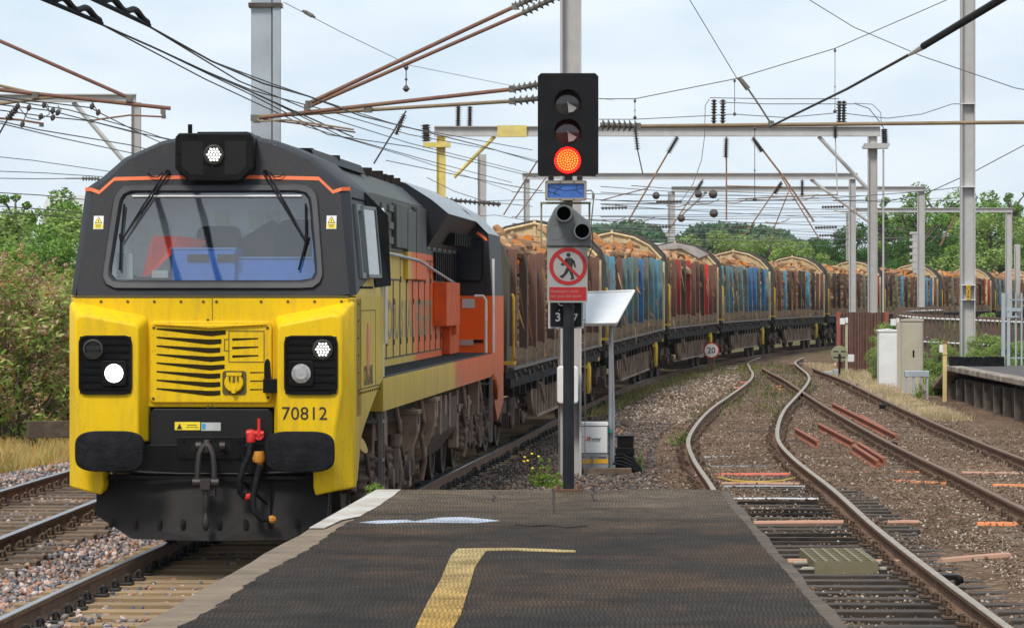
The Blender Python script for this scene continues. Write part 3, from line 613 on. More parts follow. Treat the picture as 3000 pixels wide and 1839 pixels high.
b = MB(); b.box(-.95,-.80,.45,.5,2.58,2.82); b.box(-.62,-.47,.45,.52,2.59,2.66); b.build('papers', mat('pale_paper', (.5,.55,.52), .8), ci)
# orange stripe
b = MB(); sp2 = [(-1.168,3.392),(-1.09,3.365),(-.955,3.49),(-.35,3.505),(.35,3.505),(.955,3.49),(1.09,3.365),(1.168,3.392)]
q = [to3(p, -.004) for p in sp2]+[to3((p[0], p[1]+.034), -.004) for p in sp2]
b.add(q, [(i, i+1, 9+i, 8+i) for i in range(7)])
for s in (-1, 1): b.add([(s*1.166,RAKE(3.39)-.004,3.392),(s*1.164,RAKE(3.42)-.004,3.426),(s*1.240,RAKE(3.42)+.10,3.432),(s*1.244,RAKE(3.40)+.10,3.396)], [(0,1,2,3)])
b.build('orange_stripe', stripe, loco)
# headlight housing on the roof
y0 = RAKE(3.72)-.22
hx = [(-.36,3.50),(-.24,3.41+.01),(.24,3.42),(.36,3.50),(.36,3.89),(.32,3.93),(-.32,3.93),(-.36,3.89)]
hx = [(x, z-.0) for x, z in hx]; hx = [(-.365,3.60),(-.24,3.48),(.24,3.48),(.365,3.60),(.365,3.885),(.33,3.925),(-.33,3.925),(-.365,3.885)]
tl = empty('roof_light_housing', (0,0,0)); tl.parent = loco
b = MB(); b.prism(hx, 'y', y0+.02, y0+.75); b.prism([(x*.985,(z-3.7)*.985+3.7) for x, z in hx], 'y', y0, y0+.02); b.build('housing', MT['black'], tl, bevel=.008)
meshm = mat('fine_mesh', (.010,.010,.011), .9, bump=1, bscale=160)
b = MB()
for s in (-1, 1): b.prism([(s*.10,3.54),(s*.22,3.54),(s*.30,3.62),(s*.30,3.85),(s*.10,3.85)], 'y', y0-.004, y0+.01)
b.build('mesh_panel', meshm, tl)
def led_lamp(cx_, cz_, y, r, parent, on=True, name='headlight'):
    h = MB(); h.lathe([(r*1.3,.0),(r*1.3,-.022),(r*1.05,-.026),(r*1.0,-.004)], (cx_, y, cz_), (0,1,0), 24); o = h.build(name, mat('lamp_ring', (.04,.04,.03), .4, .3), parent, smooth=True)
    d_ = MB(); st = r*.40
    for i in range(-2, 3):
        for j in range(-2, 3):
            if abs(i+j) > 2: continue
            x = (i+j*.5)*st; z = j*st*.866; d_.disc((cx_+x, y-.012, cz_+z), (0,1,0), st*.37, .008, 8)
    d_.build('led_cluster', led if on else mat('dark_lens', (.02,.02,.025), .25), o)
    return o
led_lamp(0, 3.725, y0-.002, .072, tl)
b = MB()
for x, z in ((-.17,3.90),(.17,3.90),(-.33,3.73),(.33,3.73),(-.17,3.505),(.17,3.505),(-.33,3.62),(.33,3.62)): b.disc((x, y0-.012, z), (0,1,0), .011, .02, 6)
b.build('bolts', MT['black'], tl)
b = MB(); b.lathe([(.022,0),(.022,.09)], (-.24,y0+.12,3.92), (0,0,1), 10); b.box(-.17,.30,y0+.1,y0+.5,3.925,3.94); b.build('aerial', MT['black'], tl)
# wipers
for s in (-1, 1):
    b = MB(); top_ = to3((s*.455,3.57), -.035); 
    for dxx in (-.02,.02): b.tube([to3((s*.455+dxx,3.57),-.035), to3((s*.66+dxx*.6,3.25),-.05), to3((s*.855,2.93),-.05)], .0085, 6)
    b.tube([to3((s*.855,2.93),-.05), to3((s*.865,2.99),-.05)], .02, 6)
    b.tube([to3((s*.845,3.27),-.042), to3((s*.86,2.93),-.045), to3((s*(.86 if s < 0 else .80),2.66),-.042)], .011, 6)
    b.tube([to3((s*.5,3.57),-.03), to3((s*.545,3.52),-.03), to3((s*.60,3.525),-.03), to3((s*.64,3.56),-.03)], .006, 5)
    b.lathe([(.022,0),(.022,.05)], to3((s*.455,3.57),-.045), (0,1,0), 8)
    b.build('wiper', MT['black'], loco)
# warning stickers on the cab front
for s in (-1, 1):
    st = empty('warning_sticker', (0,0,0)); st.parent = loco
    x0, z0 = s*1.085, 3.10; u = lambda x, z, dy: (x, RAKE(z)+dy, z)
    def quad(bb, xa, xb, za, zb, dy): bb.add([u(xa,za,dy),u(xb,za,dy),u(xb,zb,dy),u(xa,zb,dy)], [(0,1,2,3)])
    b = MB(); quad(b, x0-.046, x0+.046, z0-.062, z0+.062, -.004); b.build('backing', MT['white'], st)
    b = MB(); quad(b, x0-.040, x0+.040, z0-.056, z0-.012, -.007); b.build('text_band', MT['yel_sign'], st)
    b = MB(); b.add([u(x0-.036,z0-.006,-.007),u(x0+.036,z0-.006,-.007),u(x0,z0+.056,-.007)],[(0,1,2)]); b.build('triangle', MT['ink'], st)
    b = MB(); b.add([u(x0-.027,z0-.001,-.009),u(x0+.027,z0-.001,-.009),u(x0,z0+.046,-.009)],[(0,1,2)]); b.build('triangle_fill', MT['yel_sign'], st)
    b = MB(); b.add([u(x0+.004,z0+.034,-.011),u(x0-.007,z0+.016,-.011),u(x0-.001,z0+.016,-.011),u(x0-.003,z0+.002,-.011),u(x0+.008,z0+.019,-.011),u(x0+.002,z0+.019,-.011)],[(0,1,2,3,4,5)])
    quad(b, x0-.028, x0+.028, z0-.026, z0-.021, -.009); quad(b, x0-.024, x0+.024, z0-.036, z0-.033, -.009); quad(b, x0-.024, x0+.024, z0-.045, z0-.042, -.009); b.build('lightning_mark', MT['ink'], st)
# ---- lower nose (yellow)
b = MB()
b.box(-1.27, 1.27, .0, .35, 1.40, 2.405)
# corner cheeks
for s in (-1, 1): b.prism([(s*1.0,.30),(s*1.27,.02),(s*1.325,.16),(s*1.325,.6),(s*1.0,.6)], 'z', 1.3, 2.405)
b.build('nose_panel', LIV, loco, bevel=.01)
b = MB(); b.box(-1.268,1.268,-.004,.3,2.405,2.425); b.build('nose_seam', seam, loco)
b = MB()
for i in range(10):
    x = -1.02+i*.247-(.04 if i == 4 else 0)+(-.0); b.lathe([(.013,0),(.013,-.008),(.006,-.012)], (x if i != 5 else .05, 0, 2.37), (0,1,0), 8)
for x, z in ((-.03,2.20),(-.03,1.405)): b.lathe([(.013,0),(.013,-.01)], (x,0,z), (0,1,0), 8)
b.box(.008,.014,-.003,.01,2.2,2.40); b.box(.008,.014,-.003,.01,1.395,1.43)
b.build('nose_bolts', seam, loco)
# light pods
for s in (-1, 1):
    fr = [(s*x, z) for x, z in ((.64,1.10),(.64,2.12),(.665,2.155),(1.13,2.245),(1.205,2.235),(1.225,2.18),(1.225,1.55),(1.165,1.22),(1.15,.64),(.985,.60),(.965,.68),(.965,1.08))]
    bk = [(s*x, z) for x, z in ((.575,1.08),(.575,2.21),(.60,2.245),(1.22,2.375),(1.30,2.37),(1.322,2.34),(1.322,1.55),(1.322,1.22),(1.322,.66),(.985,.62),(.965,.68),(.965,1.08))]
    pd = empty('light_pod', (0,0,0)); pd.parent = loco
    b = MB(); b.prism(fr, 'y', -.20, .03, 0, poly2=bk); b.prism([(x, z) for x, z in bk], 'y', .03, .18); b.build('pod', LIV, pd, smooth=True, bevel=.03, seg=3)
    # side wall of the cab below the window
    b = MB(); b.prism([(.16,2.42),(.16,.70),(.24,.72),(.50,1.0),(.62,1.12),(.95,1.22),(2.35,1.55),(2.72,1.60),(2.72,2.42)], 'x', s*1.27, s*1.325); b.build('cab_side', LIV, loco)
    b = MB(); b.box(s*1.324, s*1.328, .3, 2.5, 1.548, 1.56); b.box(s*1.324, s*1.328, .55, 1.95, 2.28, 2.288); b.box(s*1.324,s*1.328,.55,.558,1.56,2.28); b.box(s*1.324,s*1.328,1.95,1.958,1.56,2.28)
    for i in range(12): b.disc((s*1.324,.35+i*.18,1.52), (s,0,0), .012, .012, 6)
    for i in range(6): b.disc((s*1.324,.30,1.5+i*.16+.05), (s,0,0), .010, .010, 6)
    b.build('side_seams', seam, loco)
    # lamp cluster
    lc = empty('lamp_cluster', (0,0,0)); lc.parent = pd
    xa, xb = s*.70, s*1.19; xc = (xa+xb)/2; xm, xM = min(xa, xb), max(xa, xb); yF = -.212
    b = MB(); o_ = rrect(xm, xM, 1.52, 2.06, .07); i_ = rrect(xm+.02, xM-.02, 1.54, 2.04, .055)
    n_ = len(o_); b.add([(p[0], yF+.04, p[1]) for p in o_]+[(p[0], yF-.012, p[1]) for p in o_]+[(p[0], yF-.012, p[1]) for p in i_]+[(p[0], yF+.03, p[1]) for p in i_],
          [(i, (i+1) % n_, n_+(i+1) % n_, n_+i) for i in range(n_)]+[(n_+i, n_+(i+1) % n_, 2*n_+(i+1) % n_, 2*n_+i) for i in range(n_)]+[(2*n_+i, 2*n_+(i+1) % n_, 3*n_+(i+1) % n_, 3*n_+i) for i in range(n_)]+[tuple(range(3*n_, 4*n_))])
    b.build('surround', MT['black'], pd, smooth=True)
    b = MB()
    for i in range(7):
        z = 1.565+i*.068; b.prism([(yF+.025,z-.012),(yF-.008,z),(yF-.010,z+.020),(yF+.025,z+.032)], 'x', xm+.022, xM-.022)
    b.box(xm+.01,xM-.01,yF+.003,yF+.03,1.53,2.05); b.build('ribs', MT['black'], pd)
    xo = s*1.075 if s > 0 else -1.075
    led_lamp(s*1.055, 1.935, yF-.002, .072, pd, on=(s > 0), name='marker_light')
    hx_ = s*.86
    b = MB(); b.prism(rrect(hx_-.115, hx_+.115, 1.60, 1.83, .03), 'y', yF-.03, yF+.02); b.build('headlight_bezel', MT['black'], pd, bevel=.006)
    if s < 0: b = MB(); b.disc((hx_, yF-.036, 1.715), (0,1,0), .084, .008, 28); b.build('headlight', mat('lit_headlight', (1,1,1), .3, emit=(1,1,.97), estr=2.5), pd)
    else:
        b = MB(); b.lathe([(.088,0),(.088,-.008),(.05,-.016),(.0001,-.018)], (hx_, yF-.028, 1.715), (0,1,0), 28); o = b.build('headlight', mat('unlit_headlight', (.42,.40,.38), .25, .5, var=.3, scale=25), pd, smooth=True)
        b = MB(); b.lathe([(.016,0),(.016,-.006)], (hx_, yF-.046, 1.715), (0,1,0), 10); b.lathe([(.05,0),(.052,-.003)], (hx_, yF-.043, 1.715), (0,1,0), 24); b.build('bulb_centre', mat('bulb_glass', (.6,.6,.6), .2, .6), o)
# grille panel in the middle
b = MB(); b.prism(rrect(-.565,.565,1.44,2.19,.05), 'y', -.035, .01); b.prism([(-.565+.04,2.16),(.525,2.16),(0.0,2.12)], 'y', -.065, -.02); gp = b.build('grille_panel', LIV, loco, bevel=.012)
b = MB()
def slot(x0, x1, z, hgt=.042, bow=.05):
    n2 = 10
    for i in range(n2):
        xa_, xb_ = x0+(x1-x0)*i/n2, x0+(x1-x0)*(i+1)/n2
        f = lambda x: -bow*(1-abs((x)/.56)) 
        h_ = lambda x: hgt*(.22+.95*(1-min(1, abs(x-.0)/.56)))
        b.add([(xa_,-.0375,z+f(xa_)-h_(xa_)/2),(xb_,-.0375,z+f(xb_)-h_(xb_)/2),(xb_,-.0375,z+f(xb_)+h_(xb_)/2),(xa_,-.0375,z+f(xa_)+h_(xa_)/2)], [(0,1,2,3)])
for i in range(8):
    z = 2.125-i*.0785; xr = (.14,.10,.09,.13,.13,.09,.09,.09)[i]
    slot(-.50, xr, z)
for i in range(3): slot(.20, .44, 2.035-i*.078, .028, .02)
for i in range(3): slot(.365, .51, 1.722-i*.078, .022, .01)
b.build('grille_slots', ledlow, gp)
b = MB()
for (xa_,xb_,za,zb) in ((.165,.172,1.815,2.10),(.49,.497,1.815,2.10),(.17,.49,2.095,2.102),(.17,.49,1.812,1.819),(.125,.165,2.02,2.027),(.125,.165,1.915,1.922),(.125,.132,1.92,2.02)): b.box(xa_,xb_,-.0385,-.03,za,zb)
for x, z in ((-.525,2.13),(.525,2.13),(-.53,1.48),(.53,1.49)): b.lathe([(.014,0),(.014,-.008),(.006,-.011)], (x,-.034,z), (0,1,0), 8)
b.prism(rrect(.11,.33,1.515,1.735,.03), 'y', -.042, -.03)
b.build('hatch_outline', seam, gp)
b = MB(); b.lathe([(.088,0),(.088,-.03),(.078,-.038)], (.218,-.036,1.625), (0,1,0), 20); b.box(.15,.29,-.08,-.04,1.69,1.72); b.box(.20,.235,-.085,-.05,1.53,1.58); o = b.build('socket_cover', LIV, gp, smooth=True)
b = MB(); b.box(.175,.187,-.088,-.07,1.64,1.69); b.box(.25,.262,-.088,-.07,1.64,1.69); b.box(.21,.23,-.079,-.07,1.63,1.69); b.build('socket_marks', seam, gp)
b = MB(); b.box(.50,.545,-.16,-.04,1.535,1.665); b.box(.50,.72,-.17,-.15,1.535,1.665); b.prism([(.51,1.66),(.575,1.66),(.565,1.82),(.545,1.85),(.525,1.84),(.51,1.80)], 'y', -.17, -.15); b.build('lamp_bracket', MT['black'], loco, bevel=.006)
text_mesh('number', '70812', .168, MT['ink'], loco, Matrix.Translation((.885,-.2035,1.345)) @ FACE_CAM, ext=.001, spacing=1.02)
# black recess, drawhead and plough
b = MB(); b.box(-1.12,1.12,.10,.6,.80,1.40); b.box(-1.14,1.14,-.02,.10,.80,1.06); rc = b.build('headstock', MT['black'], loco, bevel=.01)
b = MB(); n_=6
b.prism([(-.57,.8),(.57,.8),(.57,1.345),(.53,1.385),(-.53,1.385),(-.57,1.345)], 'y', -.012, .02); b.build('recess_panel', mat('satin_black', (.006,.006,.007), .5, dirt=(.025,.022,.02), damt=.5, spec=.3), loco, bevel=.008)
b = MB(); b.box(-.31,.31,-.03,-.01,.92,1.13); b.build('drawhook_plate', MT['black'], loco, bevel=.006)
b = MB(); b.box(-.185,.185,-.034,-.028,.99,1.08); b.build('drawhook_opening', mat('opening_shade_black', (.004,.004,.004), .9), loco)  # raised black sheet; the dark inside of the opening is painted, not cut
b = MB()
for s in (-1, 1):
    for z in (.955,1.10): b.lathe([(.02,0),(.02,-.02)], (s*.26,-.03,z), (0,1,0), 6)
b.tube([(-.9,-.03,.83),(-.6,-.04,.80),(-.3,-.04,.79),(.3,-.04,.79),(.9,-.03,.81)], .014, 6); b.box(-.95,.95,-.06,-.02,.74,.77)
b.build('headstock_fittings', MT['black'], loco)
lb = mat('white_label', (.5,.52,.5), .6)
b = MB(); b.box(-.335,-.10,-.018,-.012,1.19,1.265); o = b.build('yellow_label', MT['yel_sign'], loco)
b = MB(); b.add([(-.315,-.021,1.20),(-.265,-.021,1.20),(-.29,-.021,1.252)],[(0,1,2)]); b.box(-.22,-.13,-.021,-.018,1.235,1.240); b.box(-.23,-.12,-.021,-.018,1.215,1.219); b.build('label_marks', MT['ink'], o)
b = MB(); b.box(-.09,.09,-.018,-.012,1.185,1.26); o = b.build('white_label', lb, loco)
b = MB(); b.box(-.085,-.05,-.021,-.018,1.20,1.25); b.build('label_marks', mat('blue_print', (.05,.3,.5), .6), o)
# buffers
for s in (-1, 1):
    bf = empty('buffer', (0,0,0)); bf.parent = loco; xc = s*.868
    b = MB(); b.lathe([(.15,0),(.15,-.25),(.12,-.26),(.12,-.50)], (xc,.1,1.01), (0,1,0), 20); b.build('shank', MT['black'], bf, smooth=True)
    pts = []
    for k in range(48):
        an = 2*math.pi*k/48; cxx, szz = math.cos(an), math.sin(an); e_ = .42
        pts.append((xc+.318*math.copysign(abs(cxx)**e_, cxx)*(1-.10*abs(szz)**3), 1.01+.185*math.copysign(abs(szz)**.55, szz)))
    b = MB(); n_ = 48; rings = []
    for sc, yy in ((.90,-.37),(1.,-.40),(1.,-.44),(.96,-.462),(.7,-.475),(.3,-.482)):
        rings.append([((p[0]-xc)*sc+xc, yy, (p[1]-1.01)*sc+1.01) for p in pts])
    b.add([p for r_ in rings for p in r_], [(r_*n_+i, r_*n_+(i+1) % n_, (r_+1)*n_+(i+1) % n_, (r_+1)*n_+i) for r_ in range(5) for i in range(n_)]+[tuple(range(n_)), tuple(range(5*n_, 6*n_))])
    b.build('buffer_head', MT['rubber'], bf, smooth=True)
# drawhook and screw coupling
hook = mat('worn_coupling_steel', (.05,.042,.04), .5, .5, dirt=(.03,.025,.02), damt=.6, dscale=8)
b = MB(); b.prism([(-.02,1.10),(-.18,1.11),(-.235,1.05),(-.22,.985),(-.16,.965),(-.13,1.0),(-.15,1.03),(-.10,1.03),(-.02,1.0)], 'x', -.045, .01); cp = empty('coupling', (0,0,0)); cp.parent = loco
b.build('drawhook', hook, cp, bevel=.012)
b = MB()
for s in (-1, 1): b.tube([(s*.0-.015,-.20,1.065),(s*.03-.015,-.215,1.05),(s*.062-.015,-.23,.98),(s*.075-.015,-.24,.86),(s*.078-.015,-.24,.74)], [.03,.03,.026,.028,.03], 8)
b.lathe([(.042,-.12),(.042,.12)], (-.015,-.24,.72), (1,0,0), 10)
for s in (-1, 1): b.lathe([(.045,0),(.045,.05)], (-.015+s*.11,-.1,1.045), (1,0,0), 10)
b.build('shackle', hook, cp, smooth=True)
b = MB(); b.box(-.06,.03,-.30,-.20,.66,.76); b.lathe([(.025,0),(.025,-.16)], (-.015,-.24,.66), (0,0,1), 8)
b.tube([(-.015,-.25,.66),(-.01,-.26,.52),(-.015,-.25,.42)], .008, 5); b.lathe([(.012,0),(.03,-.05),(.038,-.10),(.02,-.15),(.004,-.16)], (-.015,-.25,.44), (0,0,1), 12)
b.box(-.09,.07,-.25,-.17,.60,.66); b.build('screw_link', hook, cp, smooth=True)
# snow plough
b = MB()
ppts = [(-1.10,.70),(-1.08,.39),(-.74,.18),(0,.17),(.74,.18),(1.08,.39),(1.10,.70)]
fr1 = [(p[0]*.985, -.10 if p[1] < .5 else .05, p[1]) for p in ppts]
b.add([(-1.08,.10,.78),(-.01,.02,.76),(-.01,-.06,.5),(-.01,-.14,.18),(-.72,-.06,.19),(-1.07,.02,.40),(1.08,.10,.78),(.01,.02,.76),(.01,-.06,.5),(.01,-.14,.18),(.72,-.06,.19),(1.07,.02,.40),
       (-1.08,.16,.78),(0,.10,.76),(0,-.02,.18),(-.72,.06,.19),(-1.07,.12,.40),(1.08,.16,.78),(.72,.06,.19),(1.07,.12,.40)],
      [(0,1,2,3,4,5),(6,7,8,9,10,11),(1,2,8,7),(2,3,9,8),(12,13,14,15,16),(17,13,14,18,19),(0,5,16,12),(5,4,15,16),(4,3,14,15),(6,11,19,17),(11,10,18,19),(10,9,14,18),(3,9,14),(0,12,13,1),(6,17,13,7)])
pw = b.build('snow_plough', mat('plough_steel', (.009,.0075,.0075), .55, var=.2, spec=.25, dirt=(.04,.026,.02), damt=.6, dscale=2.6, bump=.2), loco)
b = MB()
for x in (-.92,-.70,-.47,-.25,-.04,.09,.33,.55,.80):
    yy = -.125+abs(x)*.075; b.prism(rrect(x-.02, x+.02, .29, .38, .018), 'y', yy-.005, yy+.02); b.lathe([(.012,0),(.012,-.02)], (x,yy,.33), (0,1,0), 6)
b.build('plough_bolts', MT['underdark'], pw)
# air cocks and hoses
red = MT['red']
hc = empty('red_air_hose', (0,0,0)); hc.parent = loco
b = MB(); b.lathe([(.035,0),(.045,.04),(.03,.08),(.028,.16)], (.335,-.07,1.16), (1,0,0), 10); b.lathe([(.04,0),(.045,.05),(.028,.10)], (.38,-.08,1.08), (0,0,1), 10); b.box(.44,.465,-.10,-.08,1.14,1.30); b.lathe([(.05,0),(.05,.03)], (.45,-.09,1.15), (0,1,0), 8); b.build('cock', red, hc, smooth=True)
b = MB(); b.tube([(.385,-.09,1.09),(.37,-.12,.98),(.32,-.16,.86),(.285,-.17,.74),(.29,-.16,.62),(.33,-.13,.58)], .028, 10); b.build('hose', MT['rubber'], hc, smooth=True)
b = MB(); b.lathe([(.03,0),(.03,.06)], (.33,-.13,.58), (1,0,0.2), 8); b.build('hose_end', red, hc)
hc = empty('amber_air_hose', (0,0,0)); hc.parent = loco
b = MB(); b.lathe([(.05,0),(.06,.04),(.045,.10)], (.455,-.10,.90), (0,0,1), 10); b.lathe([(.03,0),(.04,.03),(.03,.10)], (.40,-.10,.93), (1,0,0), 10); b.lathe([(.03,0),(.03,-.07)], (.465,-.10,.91), (0,0,1), 8); b.build('cock', MT['amber'], hc, smooth=True)
b = MB(); b.tube([(.465,-.11,.87),(.44,-.16,.74),(.41,-.19,.58),(.42,-.2,.46),(.48,-.19,.39),(.56,-.17,.38)], .030, 10); b.build('hose', MT['rubber'], hc, smooth=True)
b = MB(); b.lathe([(.035,0),(.04,.03),(.02,.06)], (.56,-.17,.38), (1,0,.1), 8); b.build('hose_end', MT['amber'], hc)
b = MB(); b.tube([(.30,-.0,.72),(.52,-.02,.52)], .012, 5); b.tube([(.555,-.02,.80),(.555,-.02,.40)], .01, 5); b.build('hose_bracket', MT['black'], loco)
# side emblem and lettering
side = Matrix(((0,0,1,0),(1,0,0,0),(0,1,0,0),(0,0,0,1)))       # text readable from +x
emb = [(1.13,2.24),(1.22,2.26),(1.29,2.22),(1.32,2.12),(1.31,2.02),(1.36,1.98),(1.33,1.90),(1.27,1.86),(1.25,1.78),(1.22,1.70),(1.16,1.78),(1.10,1.84),(1.12,1.92),(1.10,2.0),(1.10,2.16)]
b = MB(); b.prism([(y*1.0-.0, z-.14) for y, z in [(y, z+.05) for y, z in emb]], 'x', 1.326, 1.330); b.build('emblem', mat('faded_red_emblem', (.72,.13,.07), .5), loco)
b = MB(); b.prism([(1.12,1.80),(1.34,1.93),(1.34,1.90),(1.12,1.77)], 'x', 1.3305, 1.332); b.build('emblem_band', mat('emblem_gold', (.8,.4,.1), .5), loco)
lett = mat('faded_dark_lettering', (.13,.12,.06), .7)
text_mesh('lettering', 'COLAS RAIL', .26, lett, loco, Matrix.Translation((1.3275,1.24,1.66)) @ side @ Matrix.Scale(.62, 4, (1,0,0)), ext=.001, bold=.004)
# ---- walkway frame, hood, rear cab
b = MB(); b.box(-1.325,1.325,2.72,18.95,1.28,1.60); b.build('side_sill', LIV, loco)
b = MB(); b.box(-1.30,1.30,2.72,18.95,1.603,1.615)
for i in range(64): b.box(.86,1.28,2.85+i*.25,2.87+i*.25,1.615,1.622)
b.build('walkway', mat('dark_walkway_grating', (.055,.058,.065), .8, var=.3, scale=20), loco)
hs = [(-.82,1.62),(.82,1.62),(.82,3.55),(.52,3.82),(-.52,3.82),(-.82,3.55)]
hood = MB().prism(hs, 'y', 2.56, 18.95).build('engine_hood', LIV, loco)
fl = [(-1.0,3.28),(-1.12,3.46),(-.90,3.64),(-.52,3.88),(.52,3.88),(.90,3.64),(1.12,3.46),(1.0,3.28),(.83,3.02),(-.83,3.02)]
b = MB(); b.prism(fl, 'y', 13.6, 18.95); rad = b.build('radiator_housing', mat('black_radiator', (.010,.011,.014), .5, spec=.25, dirt=(.04,.04,.04), damt=.4), loco)
b = MB(); b.add([(1.125,13.6,3.47),(.905,13.6,3.652),(.525,13.6,3.892),(1.125,18.9,3.47),(.905,18.9,3.652),(.525,18.9,3.892)], [(0,1,4,3),(1,2,5,4)]); b.build('roof_panels', mat('pale_roof_panel', (.30,.33,.36), .45, dirt=(.2,.2,.2), damt=.3), rad)
b = MB()
for i in range(10): b.box(.86,1.06,15.6+i*.32,15.66+i*.32,3.10,3.26)
for i in range(12): b.box(.825,.86,14.9+i*.33,14.96+i*.33,2.62,3.0)
b.build('louvres', MT['black'], rad)
# hood doors, hinges and vents
b = MB(); dd = MB(); gv = MB()
for i, y in enumerate([3.2+k*.86 for k in range(18)]):
    z1 = 2.86 if i % 4 < 2 else 2.60
    for (ya,yb,za,zb) in ((y,y+.02,1.72,z1),(y+.80,y+.82,1.72,z1),(y,y+.82,z1,z1+.02),(y,y+.82,1.70,1.72)): b.box(.819,.826,ya,yb,za,zb)
    for z in (1.85,z1-.28): b.box(.82,.832,y+.06,y+.10,z,z+.07)
    for z in (3.05,3.22,3.42): gv.box(.82,.85,y+.1,y+.62,z-.03,z+.05)
b.box(.819,.826,2.6,13.6,2.93,2.95); b.build('door_seams', mat('door_gap', (.10,.08,.04), .8), hood); gv.build('door_handles', mat('olive_grey', (.10,.11,.095), .6), hood)
b = MB()
for (ya,yb,za,zb) in ((9.1,10.5,2.98,3.50),(10.6,11.7,2.62,3.45),(11.8,13.2,2.62,3.52)): b.box(.82,.875,ya,yb,za,zb)
b.build('raised_doors', LIV, hood, bevel=.01)
b = MB(); b.prism([(-.60,3.80),(.60,3.80),(.55,3.90),(-.55,3.90)], 'y', 3.2, 8.2); b.build('roof_grille', MT['black'], hood)
b = MB()
for i in range(28): b.box(random.uniform(-.5,.4), random.uniform(.42,.58), 3.0+i*.38, 3.14+i*.38, 3.82, 3.86+random.uniform(0,.08))
b.build('roof_fittings', MT['underdark'], hood)
b = MB(); b.box(.60,.82,2.58,2.72,3.36,3.50); b.build('hood_corner_stripe', stripe, hood)
text_mesh('hood_lettering', 'COLAS RAIL FREIGHT', .62, mat('faded_hood_lettering', (.30,.23,.12), .7), hood, Matrix.Translation((.8215,11.6,2.12)) @ side @ Matrix.Scale(1.05, 4, (1,0,0)), ext=.001, bold=.012)
b = MB(); b.box(.82,1.0,14.9,17.2,2.02,2.60); b.box(.82,.93,16.4,18.0,1.63,2.35); b.box(.82,1.0,16.6,17.0,1.9,2.02); b.build('equipment_box', mat('rust_orange_box', (.70,.10,.012), .6, spec=.2, var=.15, dirt=(.22,.07,.04), damt=.5, dscale=2), loco, bevel=.01)
# rear cab
b = MB(); fl2 = [(-1.325,1.30),(1.325,1.30),(1.325,2.42),(1.27,3.30),(.95,3.62),(.55,3.84),(0,3.90),(-.55,3.84),(-.95,3.62),(-1.27,3.30),(-1.325,2.42)]
rcab = b.prism(fl2, 'y', 18.96, 21.55).build('rear_cab', LIV, loco)
b = MB(); b.add([(1.272,18.9,3.305),(.952,18.9,3.63),(.552,18.9,3.85),(1.272,21.5,3.305),(.952,21.5,3.63),(.552,21.5,3.85)], [(0,1,4,3),(1,2,5,4)]); b.build('rear_roof', mat('pale_rear_roof', (.30,.32,.34), .45), rcab)
b = MB(); b.prism(rrect(.83,1.20,2.62,3.24,.07), 'y', 18.93, 18.958); o = b.build('rear_window_frame', MT['black'], rcab)
b = MB(); b.prism(rrect(.86,1.17,2.65,3.21,.05), 'y', 18.92, 18.931); b.build('rear_window_pane', mat('dark_window', (.02,.025,.03), .1), o)
b = MB(); b.add([(1.10,18.95,3.30),(1.20,18.95,3.24),(1.22,18.95,3.21),(1.26,18.95,3.20),(1.25,18.95,3.24),(1.12,18.95,3.34)], [(0,1,2,3,4,5)]); b.build('rear_stripe', stripe, rcab)
b = MB(); b.box(.90,1.08,18.945,18.958,2.25,2.38); b.build('rear_notice', lb, rcab)
b = MB(); b.box(.86,1.06,18.93,18.958,1.72,1.80); b.build('rear_door_handle', mat('chrome', (.5,.5,.5), .3, .8), rcab); b = MB(); b.box(1.06,1.2,18.93,18.958,1.76,1.80); b.build('rear_door_latch', MT['black'], rcab)
# handrails
hw = mat('dirty_white_handrail', (.62,.54,.45), .6, dirt=(.25,.15,.08), damt=.7, dscale=2)
hwc = mat('clean_white_handrail', (.74,.73,.70), .5, dirt=(.4,.3,.2), damt=.3)
b = MB(); b.box(1.24,1.315,2.80,2.98,1.62,2.55); b.tube([(1.30,2.8,1.65),(1.30,2.8,2.52),(1.26,2.95,2.60),(1.05,3.05,2.60)], .028, 8); b.build('handrail', hw, loco)
b = MB(); b.tube([(1.36,2.62,1.95),(1.36,2.62,3.15),(1.32,2.66,3.28)], .02, 8); b.tube([(1.10,18.6,2.42),(1.22,18.6,2.42),(1.26,18.6,2.36),(1.26,18.6,1.62)], .022, 8); b.tube([(1.34,18.98,1.62),(1.34,18.98,2.95)], .02, 8); b.build('handrail', hwc, loco)
b = MB(); b.tube([(.86,3.4,2.90),(.88,8,2.90),(.88,12,2.86),(.86,18,2.60)], .018, 6); b.build('hood_handrail', MT['galv'], loco)
